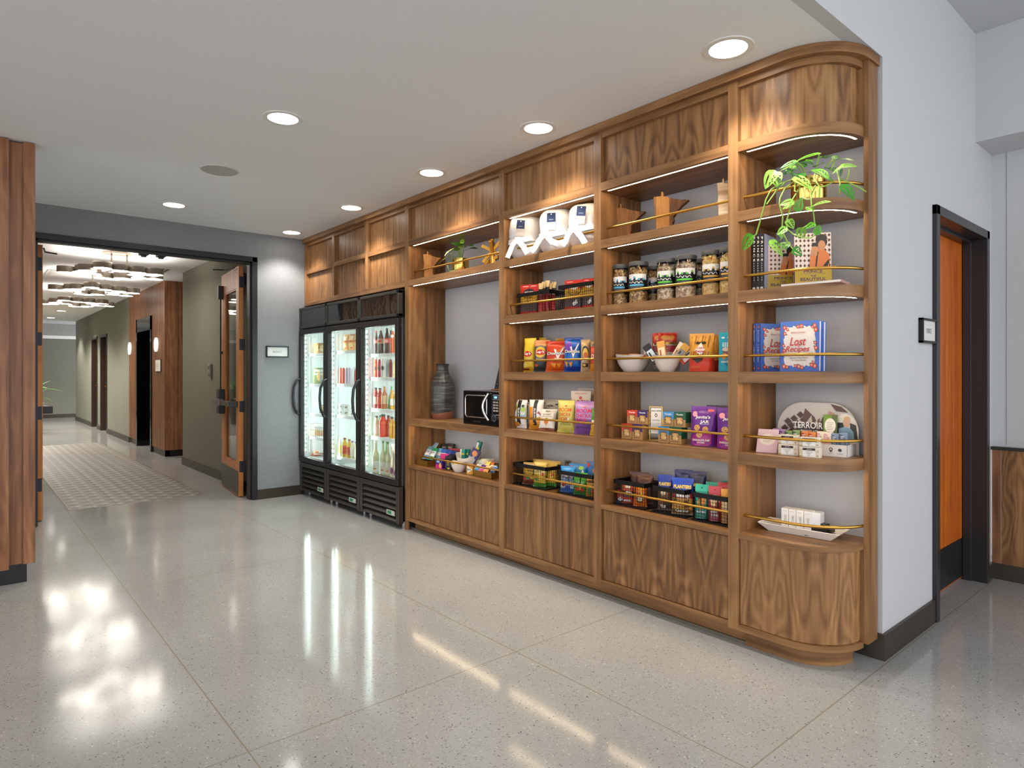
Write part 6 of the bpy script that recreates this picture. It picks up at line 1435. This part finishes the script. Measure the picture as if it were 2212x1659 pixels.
inset = [('e', .345, .44, .155, .36, M('#d9d4cc', .5)), ('p', [(.23, .62), (.33, .62), (.33, .28), (.22, .28)], M('#2f2e2c', .5)), ('p', [(.40, .62), (.47, .58), (.49, .28), (.40, .28)], M('#3a3835', .5)), ('p', [(.26, .28), (.27, .50), (.33, .54), (.40, .52), (.44, .44), (.45, .28)], M('#7d9db0', .5)), ('e', .36, .625, .042, .095, M('#cfa68e', .5)), ('p', [(.315, .64), (.34, .74), (.39, .74), (.41, .63), (.38, .70)], M('#c9a878', .5))]
b = MB(); b.art(sq + bits + sq[:8] + hand + inset + [('t', 'TERROIR', -.105, .535, .37, .13, WH, .01), ('t', 'CHOCOLATE', -.09, .42, .22, .042, WH, .03)], w, h, lambda x_, z_, e: (x_, .0299 - e, z_), .0004); b.build('printed_front', o)
# tray
tw, td, thh = w * .93, .13, h * .235
b = MB(); bxm = M('#ded8d2', .5)
b.box(-tw / 2, tw / 2, -.105, -.102, 0, thh, bxm); b.box(-tw / 2, -tw / 2 + .003, -.105, .028, 0, thh, bxm); b.box(tw / 2 - .003, tw / 2, -.105, .028, 0, thh, bxm); b.box(-tw / 2, tw / 2, -.105, .028, 0, .003, bxm)
o = b.build('tray', t)
b = MB(); b.art([('t', 'TERROIR CHOCOLATE', -.14, .6, .52, .24, M('#7a706a'), .0), ('e', .30, .62, .022, .13, M('#3c3a38')), ('e', .30, .62, .012, .07, bxm), ('p', [(.285, .5), (.29, .36), (.30, .45), (.31, .36), (.315, .5)], M('#3c3a38')), ('e', .41, .58, .022, .12, M('#3c3a38')), ('t', 'organic', .30, .28, .08, .06, M('#8a8580')), ('t', 'cacao', .41, .28, .08, .06, M('#8a8580'))], tw, thh, lambda x_, z_, e: (x_, -.1052 - e, z_)); b.build('printed_front', o)
FC = rzc
def loc2(dx, dy, z): return (x + dx * math.cos(rzc) - dy * math.sin(rzc), yb_ + dx * math.sin(rzc) + dy * math.cos(rzc), z5 + z)
bars = [(-.445, '#b48fc4', '#8f5fae', 'lilac', 'left'), (-.36, '#b99ac9', '#7d519c', 'lilac', 'right'), (-.265, '#7a9a5a', '#2d4a2e', 'dark green', 'left'), (-.17, '#8aa266', '#314f33', 'dark green', 'right'), (-.065, '#e08a4a', '#b8441f', 'orange', 'left'), (.025, '#e08a4a', '#b8441f', 'orange', 'right'), (.125, '#efe0c8', '#d99a98', 'pink', 'left'), (.21, '#f0dccb', '#dba09c', 'pink', 'right'), (.295, '#7f93ac', '#4f6582', 'slate blue', 'left'), (.39, '#7f93ac', '#4f6582', 'slate blue', 'right')]
for i, (fx, c1, c2, nm, sd) in enumerate(bars):
    o = boxart('chocolate_bar', w * .088, h * (.435 - .01 * (i % 3)), .04, M(c1, .45), [('p', [(-.5, 0), (-.5, .95), (-.1, .9), (.2, .75), (.38, .5), (.42, .0)], M(c2, .45)), ('r', -.35, .80, .1, .84, M('#e5e0e0')), ('r', -.35, .73, .0, .76, M('#e5e0e0'))] + ribbon([(.1 * math.cos(a / 3) - .05, .5 + .12 * math.sin(a / 3)) for a in range(0, 17)], .03, M('#e9d8cf')))
    p = loc2(fx * w, -.05 + (.02 if i < 2 else 0), .004); add(o, '%s of the %s chocolate bars in the display tray' % (sd, nm), 'chocolate bar', p, math.degrees(rzc), 3, 'chocolate bars in the tray')
o = boxart('info_card', w * .165, h * .56, .004, M('#6f8f2f', .5), [('r', .1, 0, .5, 1, M('#55643a')), ('e', 0, .62, .40, .26, M('#efe9dc'))] + lines(-.25, .25, .72, 5, .06, M('#8a8a7a'), .012)); p = loc2(.185 * w, .0, .05); add(o, 'green square information card at the back of the display tray', 'card', p, math.degrees(rzc), 4)
yb2 = 2.90
o = boxart('info_card', .095, .118, .003, M('#d9b9c2', .5), [('e', 0, .56, .38, .24, M('#e9ddcf'))] + lines(-.2, .22, .66, 6, .045, M('#b3a8a0'), .01)); add(o, 'pale pink card leaning at the left of the chocolate display', 'card', (XX(1655, 2.90), 2.90, z5), 14, 24)
def bset(label, uL, uR, vT, vB, yb_, zb):
    x_, w_, h_ = fit(uL, uR, vT, zb, yb_, math.radians(12)); h_ = (vB - vT) * onY((uL + uR) / 2, HOR, yb_).dot(FW) / FPX
    g_ = M('#b9985a', .5)
    o = boxart('chocolate_bar_set', w_, h_, .036, M('#e6dccb', .5), [('r', -.34, .12, .26, .92, M('#efede6')), ('r', -.34, .68, .26, .90, M('#3a2018')), ('t', 'ARTISAN', -.04, .79, .24, .09, M('#d8c8b8'), .01), ('t', 'CHOCOLATE', -.04, .55, .34, .09, M('#8a8074'), .01), ('t', 'BAR SET', -.04, .40, .22, .09, M('#8a8074'), .01), ('e', -.04, .24, .045, .09, M('#8a7a6a')), ('e', -.035, .24, .03, .06, M('#efede6')), ('e', .37, .6, .05, .1, g_), ('e', .37, .6, .03, .06, M('#e6dccb')), ('p', [(.31, .15), (.43, .15), (.37, .35)], g_), ('e', -.42, .1, .08, .1, g_), ('r', -.44, .3, -.38, .8, M('#d2bd92'))])
    return add(o, label, 'box', (x_, yb_ + .022, zb), 12, 0, 'cream boxed bar sets'), h_
_, hh = bset('cream boxed bar set, bottom of the left stack', 1678, 1721, 958, 981, 2.878, z5); bset('cream boxed bar set, top of the left stack', 1678, 1721, 939, 959, 2.883, z5 + hh + .001)
_, hh = bset('cream boxed bar set, bottom of the right stack', 1724, 1769, 963, 986, 2.87, z5); bset('cream boxed bar set, top of the right stack', 1724, 1769, 944, 964, 2.874, z5 + hh + .001)

# ------------------------------------------------------------------ long white tray with small cartons and black packets
A_, B_ = onZ(1660, 1146, z6), onZ(1794, 1169, z6); dv = B_ - A_; L_ = dv.length; rzt = math.atan2(dv.y, dv.x); mid = (A_ + B_) / 2 + Vector((-math.sin(rzt), math.cos(rzt), 0)) * .052
t = thing('serving_tray', 'long white ceramic tray on the rounded end counter', 'tray', (mid.x, mid.y, z6), rzt)
b = MB(); hl = L_ / 2; hw = .052; fl = .045; hz = .038
o1 = [(-hl, -hw), (hl, -hw), (hl, hw), (-hl, hw)]; o2 = [(-hl - fl, -hw - fl * .55), (hl + fl, -hw - fl * .55), (hl + fl, hw + fl * .55), (-hl - fl, hw + fl * .55)]
vs = [(a, c, 0) for a, c in o1] + [(a, c, hz) for a, c in o2] + [(a * .985, c * .93, hz) for a, c in o2] + [(a * .99, c * .97, .007) for a, c in o1]
fs = [(3, 2, 1, 0)] + [(i, (i + 1) % 4, 4 + (i + 1) % 4, 4 + i) for i in range(4)] + [(4 + i, 4 + (i + 1) % 4, 8 + (i + 1) % 4, 8 + i) for i in range(4)] + [(8 + i, 8 + (i + 1) % 4, 12 + (i + 1) % 4, 12 + i) for i in range(4)] + [(12, 13, 14, 15)]
b.add(vs, fs, ceramic); b.build('tray_body', t, bevel=.003)
def tl(dx, dy, z): return (mid.x + dx * math.cos(rzt) - dy * math.sin(rzt), mid.y + dx * math.sin(rzt) + dy * math.cos(rzt), z6 + z)
for i in range(4):
    o = boxart('white_carton', .033, .105, .055, M('#eeecea', .5), [('t', 'OJNCO', .05, .55, .4, .34, M('#8a8680'), .0, -90), ('r', -.35, .88, .3, .90, M('#c9c4bf'))]); add(o, 'slim white carton standing in the tray, %s from the left' % ln[i], 'box', tl(-.075 + .035 * i, .005, .0075), math.degrees(rzt), 0, 'slim white cartons')
o = boxart('white_carton', .033, .10, .055, M('#e9eaec', .5)); add(o, 'slim white carton at the right rear of the carton row', 'box', tl(.062, .03, .0075), math.degrees(rzt))
for i in range(5):
    o = boxart('black_packet', .10, .016, .042, M('#1b1b1c', .3), None, [(-.04, -.02, -.0215, .0215, .0165, .017, M('#b5b2ae', .4)), (.0, .03, -.0215, .0215, .0165, .0168, M('#4a4a4c', .4))]); add(o, 'flat black packet lying in the white tray, %s of five' % ln[i], 'packet', tl(.078 + .022 * (i % 2) - .006 * i, -.032 + .016 * i, .0075 + .017 * (i // 2)), math.degrees(rzt) + 8 - 5 * i, 0, 'flat black packets')

# ================================================================== GOODS IN THE COOLERS
def bottle(label, k, u, z, y, rpx, hpx, shape, body, cap_c, liquid, art=None, labc=None, group='bottles in the right cooler', lab0=.3, lab1=.58):
    p = onY(u, HOR, y); tt = p.dot(FW); r = rpx * tt / FPX / 2; H = hpx * tt / FPX
    t = thing('drink_bottle', label, 'bottle', (p.x, y, z + .001), math.radians(38), group)
    P = {'soda': [(0, .0), (.85, 0), (1, .03), (.94, .22), (1, .42), (1, .58), (.8, .70), (.45, .82), (.36, .90), (.36, .93)], 'juice': [(0, 0), (.95, 0), (1, .03), (1, .62), (.92, .72), (.55, .84), (.5, .92)], 'slim': [(0, 0), (.95, 0), (1, .02), (1, .70), (.9, .80), (.6, .90), (.58, .93)],
         'wine': [(0, 0), (.95, 0), (1, .02), (1, .48), (.9, .58), (.5, .70), (.36, .80), (.34, .94)], 'sport': [(0, 0), (.9, 0), (1, .03), (.95, .2), (1, .4), (.9, .48), (1, .56), (.95, .68), (.6, .84), (.5, .92)], 'carafe': [(0, 0), (.9, 0), (1, .04), (.98, .40), (.62, .60), (.5, .68), (.62, .78), (.66, .92)]}[shape]
    prof = [(a * r, c * H) for a, c in P]
    b = MB(); b.lathe(prof, M(body, .12, 0, 0, .6), 22, cap=False); b.build('bottle_body', t, smooth=60)
    top = prof[-1]; b = MB(); b.lathe([(top[0] * 1.12, top[1] - .002), (top[0] * 1.14, H), (0, H)], M(cap_c, .4), 18, cap=False); b.build('cap', t, smooth=40)
    if labc:
        b = MB(); z0, z1 = H * lab0, H * lab1; R_ = r * 1.012
        b.lathe([(R_, z0), (R_, z1)], M(labc, .45), 24, cap=False); lb = b.build('label_wrap', t, smooth=60)
        if art: a = MB(); a.art(art, 2 * R_, z1 - z0, lambda x_, z_, e: ((R_ + e) * math.sin(x_ / R_), -(R_ + e) * math.cos(x_ / R_), z0 + z_), .0004); a.build('printed_front', lb)
    return t
zc = CSH[2]; yc = 2.872
cok = [('t', 'Coca', 0, .62, .8, .3, WH, .03, 0, .3), ('t', 'Cola', 0, .3, .8, .3, WH, .03, 0, .3)]
row = lambda n: ('far left', 'second from left', 'third from left', 'fourth from left', 'fifth from left', 'sixth from left')[n]
T5 = [(812.5, 9, 50, 'soda', '#24120e', '#c8201c', '#c8301f', cok, .44, .62), (822.5, 13, 54, 'soda', '#2a1712', '#e8e6e0', '#c9b48c', [('r', -.5, .2, .5, .8, M('#b9a68a')), ('e', 0, .5, .3, .3, M('#c83a28'))], .40, .60), (836, 13, 54, 'soda', '#26120f', '#2a2018', '#d8361c', cok, .40, .60), (844, 8, 50, 'soda', '#1d1210', '#1a1a1a', '#a81a1c', None, .4, .6), (848.5, 11, 52, 'soda', '#d8561c', '#e9e6e0', '#d9603a', [('e', 0, .6, .4, .3, WH)], .58, .78), (856, 8, 46, 'soda', '#d9c89a', '#6a8a3a', '#8fae3a', None, .5, .7)]
NM5 = ['red capped cola bottle', 'pale labelled cola bottle', 'red labelled cola bottle', 'dark cola bottle', 'orange soda bottle', 'pale green labelled bottle']
for i, (u, rp, hp, sh, bd, cp, lc, ar, l0, l1) in enumerate(T5): bottle('%s on the top shelf, %s, right cooler' % (NM5[i], row(i)), 2, u, zc[0], yc + (.05 if i == 3 else 0), rp, hp, sh, bd, cp, None, ar, lc, lab0=l0, lab1=l1)
T4 = [(811.5, 7, 42, 'slim', '#d9492c', '#efefec', '#d65a36'), (819.5, 7.5, 42, 'slim', '#b01f4a', '#efefec', '#b82a52'), (828, 10.5, 44, 'slim', '#d8d4c6', '#f2f2f0', '#d2cfc6'), (838, 8, 42, 'slim', '#c9cfd0', '#f2f2f0', '#a9b6b8'), (844, 7, 42, 'slim', '#9a2a2c', '#e0dcd4', '#8c2430'), (853.5, 9, 40, 'juice', '#e8c97a', '#efe9dc', '#ecd591')]
NM4 = ['orange red slim bottle', 'magenta slim bottle', 'milky white slim bottle', 'pale grey slim bottle', 'dark red slim bottle', 'yellow juice bottle']
for i, (u, rp, hp, sh, bd, cp, lc) in enumerate(T4): bottle('%s on the second shelf, %s, right cooler' % (NM4[i], row(i)), 2, u, zc[1], yc + (.04 if i in (3, 4) else 0), rp, hp, sh, bd, cp, None, [('e', 0, .5, .35, .22, M('#22302c'))] if i < 3 else None, lc, lab0=.2, lab1=.7)
T3 = [(811.5, 10, 44, 'juice', '#8e1c1c', '#1f3a28', '#cdbfae'), (820.5, 10, 44, 'juice', '#b8281c', '#1f2a22', '#d8501f'), (830.5, 13, 52, 'wine', '#b5622a', '#f0efea', '#d6b184'), (841, 8, 50, 'wine', '#2f8a2a', '#2f8a2a', '#49a23a'), (847.5, 10, 42, 'juice', '#e0a040', '#e08a2a', '#f0e6d4'), (855.5, 8, 42, 'juice', '#dd9a3a', '#c85a2a', '#e9c48c')]
NM3 = ['dark red juice bottle', 'red juice bottle', 'amber kombucha bottle', 'leaning green glass bottle', 'golden juice bottle', 'orange juice bottle']
for i, (u, rp, hp, sh, bd, cp, lc) in enumerate(T3):
    o = bottle('%s on the third shelf, %s, right cooler' % (NM3[i], row(i)), 2, u, zc[2], yc, rp, hp, sh, bd, cp, None, [('r', -.3, .2, .3, .8, M('#f2eee6'))] if i > 3 else None, lc, lab0=.2, lab1=.55)
    if i == 3: o.rotation_euler = (0, math.radians(6), math.radians(38))
T2 = [(813, 11, 43, 'juice', '#cfd0a0', '#23352a', '#d9e0c0'), (822, 9, 44, 'juice', '#b9c08a', '#20241f', '#c9d0a0'), (827.5, 17, 48, 'sport', '#e23a1c', '#232a22', '#e8522f'), (839, 10, 46, 'sport', '#c8481c', '#2a1a14', '#c85a2a'), (846.5, 12, 46, 'sport', '#d99a1c', '#2e3a28', '#e0ab3a'), (855, 11, 46, 'sport', '#d9961c', '#7a2a1c', '#dfa83a')]
NM2 = ['pale green juice bottle', 'second pale juice bottle', 'large red sports drink bottle', 'dark orange sports drink bottle', 'yellow sports drink bottle', 'amber sports drink bottle']
for i, (u, rp, hp, sh, bd, cp, lc) in enumerate(T2): bottle('%s on the fourth shelf, %s, right cooler' % (NM2[i], row(i)), 2, u, zc[3], yc + (.04 if i in (1, 3) else 0), rp, hp, sh, bd, cp, None, [('r', -.3, .15, .3, .85, M('#f0f0e6'))] if i < 1 else None, lc, lab0=.12 if i < 2 else .58, lab1=.6 if i < 2 else .70)
T1 = [(812, 14, 72, 'wine', '#cfc79a', '#e9e3d2', '#efe9e0'), (827.5, 13, 76, 'wine', '#c7c29a', '#2f7d2c', '#e6e0d0'), (838, 12, 76, 'wine', '#c2be92', '#2f7d2c', '#e2dccb'), (834, 9, 70, 'wine', '#2f8f2a', '#2a7a28', '#2f8f2a'), (848, 13, 74, 'carafe', '#d9c7a8', '#efeae0', '#d8c8b0'), (855, 11, 60, 'carafe', '#d3be9a', '#efeae0', '#d0bfa6')]
NM1 = ['pale wine bottle with white label', 'sparkling bottle with pointed collar', 'second sparkling bottle with pointed collar', 'green glass bottle set back', 'carafe shaped bottle with purple ring', 'shorter carafe shaped bottle']
for i, (u, rp, hp, sh, bd, cp, lc) in enumerate(T1): bottle('%s on the cooler floor, %s, right cooler' % (NM1[i], row(i)), 2, u, .386, yc - .03 + (.09 if i == 3 else 0), rp, hp, sh, bd, cp, None, ([('e', 0, .3, .25, .12, M('#d98a5a')), ('r', -.3, .5, .3, .56, M('#b9b09a'))] if i < 3 else [('e', 0, .45, .3, .3, M('#7a1f5a'))]), lc, lab0=.08, lab1=.40)
# middle cooler
ym = 2.862; zm = CSH[1]
for i, (u, lab) in enumerate(((737, 'left'), (749, 'middle'), (761, 'right'))):
    w_ = 11 * onY(u, HOR, ym).dot(FW) / FPX * 1.2
    o = bag('sandwich_pack', w_, .165, .07, [(.5, M('#d9a860', .3)), (.62, M('#c2562a', .4)), (1, M('#c98848', .4))], [('r', -.35, .62, .35, .9, M('#e6d2b0')), ('e', 0, .3, .35, .14, M('#e9cf98')), ('e', .1, .16, .2, .06, M('#c8603a'))], 'pillow', 130 + i); add(o, 'wrapped sandwich on the top shelf of the middle cooler, ' + lab, 'sandwich', (XX(u, ym), ym + .055, zm[0] + .001), 30, 4, 'wrapped sandwiches')
for i, (u, c) in enumerate(((735.5, '#c8584a'), (742, '#b8583a'), (749, '#b9a9b8'), (755, '#c3b8cc'))):
    p = onY(u, HOR, ym + .01 * i); r = 6.6 * p.dot(FW) / FPX / 2
    t = thing('drink_can', '%s slim can, %s on the second shelf, middle cooler' % (('red', 'rust', 'lilac', 'pale lilac')[i], row(i)), 'can', (p.x, ym + .01 * i, zm[1] + .001), .6, 'slim cans')
    b = MB(); b.lathe([(0, 0), (r * .85, 0), (r, .008), (r, .145), (r * .85, .154)], M(c, .3, .3), 20, cap=False); b.build('can_body', t, smooth=40); b = MB(); b.lathe([(r * .85, .154), (r * .8, .156), (0, .152)], steel, 20, cap=False); b.build('lid', t)
for i, (u, c) in enumerate(((764, '#cfd8d6'), (770, '#b02438'))):
    bottle('%s bottle right of the slim cans, middle cooler' % ('clear round shouldered', 'red sided')[i], 1, u, zm[1], ym, 10 - 3 * i, 40, 'juice', c, '#e4e6e4', None, None, None, 'bottles in the middle cooler')
for r_ in range(2):
    for i, u in enumerate((735, 748, 762)):
        p = onY(u, HOR, ym); r = 12 * p.dot(FW) / FPX / 2
        t = thing('yogurt_cup', 'white yogurt cup, %s of the %s row, middle cooler' % (('left', 'middle', 'right')[i], ('lower', 'upper')[r_]), 'cup', (p.x, ym + .01, zm[2] + .001 + r_ * .056), .6, 'white yogurt cups')
        b = MB(); b.lathe([(0, 0), (r * .82, 0), (r, .045)], M('#ece9e0', .4), 22, cap=False); b.build('cup', t, smooth=40)
        b = MB(); b.lathe([(r * 1.04, .045), (r * 1.06, .052), (0, .053)], M('#f2f2ee', .4), 22, cap=False); b.build('lid', t)
        b = MB(); b.art([('e', -.2, .5, .2, .2, M('#5a7a3a')), ('e', .15, .6, .1, .2, M('#3a3a44'))], 2 * r, .045, lambda x_, z_, e: ((r * .93 + e) * math.sin(x_ / r), -(r * .93 + e) * math.cos(x_ / r), z_)); b.build('printed_front', t)
MB_ = [(734, 8, 38, '#d9d6c0', '#efefe6', '#d8c84a'), (744.5, 11, 41, '#e0bf2c', '#7a4020', '#d0582a'), (754.5, 10, 40, '#d9b02c', '#8c4a24', '#c8502a'), (761, 9, 38, '#d8d0b0', '#8c4a8c', '#e6e2d0'), (769, 9, 38, '#d9cfae', '#8c4a8c', '#e0d8c4')]
for i, (u, rp, hp, bd, cp, lc) in enumerate(MB_): bottle('%s drink bottle on the lowest shelf, middle cooler' % ('white and yellow', 'yellow brown capped', 'second yellow brown capped', 'purple capped', 'second purple capped')[i], 1, u, zm[3], ym, rp, hp, 'juice', bd, cp, None, [('p', [(-.2, .1), (.2, .3), (-.1, .8), (.1, .5)], M('#c8502a'))] if i in (1, 2) else None, lc, 'bottles in the middle cooler', .15, .6)
# left cooler
yl = 2.872; zl = CSH[0]
for i, (u, c, w_, h_, z, lab) in enumerate(((684, '#6d7a3a', .15, .17, zl[1], 'green and tan salad carton on the second shelf'), (694, '#8a9aa0', .09, .17, zl[1], 'pale carton right of the salad carton'), (693, '#b9a070', .09, .09, zl[2], 'small tan carton on the third shelf'))):
    o = boxart('food_carton', w_, h_, .05, M(c, .4), [('e', .1, .5, .32, .36, M('#d9b86a')), ('r', -.45, .75, .1, .9, M('#e0e4c8')), ('r', -.45, .55, -.1, .65, M('#d9dccc'))]); add(o, lab + ' of the left cooler', 'box', (XX(u, yl), yl + .04, z + .001), 26, 3)
t = thing('wire_basket', 'white wire basket of yellow packs in the left cooler', 'basket', (XX(690, 2.9), 2.93, zl[3] + .001), .5)
b = MB()
for i in range(9): b.box(-.1 + .025 * i - .002, -.1 + .025 * i + .002, -.06, -.057, 0, .14, white); b.box(-.1 + .025 * i - .002, -.1 + .025 * i + .002, .057, .06, 0, .14, white)
for z in (.002, .07, .138): b.box(-.103, .103, -.062, -.058, z - .003, z + .003, white); b.box(-.103, .103, .058, .062, z - .003, z + .003, white); b.box(-.104, -.1, -.06, .06, z - .003, z + .003, white); b.box(.1, .104, -.06, .06, z - .003, z + .003, white)
b.build('wire_mesh', t)
for i in range(3):
    o = boxart('food_pack', .13, .03, .09, M(('#d9962c', '#e0b050', '#d8dcd6')[i], .4)); p = t.location; add(o, 'yellow or white food pack, %s of the stack in the white wire basket' % ('bottom', 'middle', 'top')[i], 'food pack', (p.x, p.y, p.z + .006 + .034 * i), 30)
for i in range(5):
    o = bag('snack_packet', .14, .10, .03, [(1, M(('#c8602a', '#d9dcd8', '#b8501f', '#cf7a3a', '#c9ccc8')[i], .35))], [('r', -.3, .3, .3, .7, M('#e8d8c0'))], 'pillow', 150 + i); add(o, 'orange and white packet lying on the floor of the left cooler, %s' % ln[i], 'packet', (XX(682 + 4.5 * i, 2.9), 2.88 + .04 * (i % 3), zl[4] + .012 + .012 * i), 30 + 12 * i, 78, 'packets on the cooler floor')
for i in range(2):
    o = boxart('food_carton', .11, .11, .07, M(('#c98a3a', '#b9853f')[i], .4), [('e', 0, .5, .3, .3, M('#e3c690'))]); add(o, 'amber food carton on the top shelf of the left cooler, %s' % ('left', 'right')[i], 'box', (XX(686 + 9 * i, 2.9), 2.93, zl[0] + .001), 30, 0, 'amber cartons')

# ------------------------------------------------------------------ floor plant at the end of the corridor
t = thing('floor_plant', 'green leafy floor plant at the far left of the corridor', 'potted plant', (-17.5, 1.10, 0))
b = MB(); b.lathe([(0, 0), (.16, 0), (.2, .4), (.18, .4), (.17, .36)], M('#2b2f38', .5), 28, cap=False); b.build('planter', t, smooth=40)
b = MB(); b.lathe([(0, .36), (.18, .36)], M('#2b2018', .9), 20, cap=False); b.build('soil', t)
r3 = random.Random(5)
stm = MB()
for i in range(34):
    a = r3.uniform(0, 6.28); el = r3.uniform(.25, 1.2); L_ = r3.uniform(.35, .55); z0 = r3.uniform(.5, .95)
    dr = Vector((math.cos(a) * math.cos(el), math.sin(a) * math.cos(el), math.sin(el)))
    base = Vector((.03 * math.cos(a), .03 * math.sin(a), z0)); stm.tube([(0, 0, .36), base], .008, stem_m, 6)
    b = MB(); leaf(b, base, dr, (0, 0, 1), L_, .12, leaf_a if i % 2 else leaf_b, False, .5); b.build('leaf', t, smooth=60)
stm.build('stems', t)
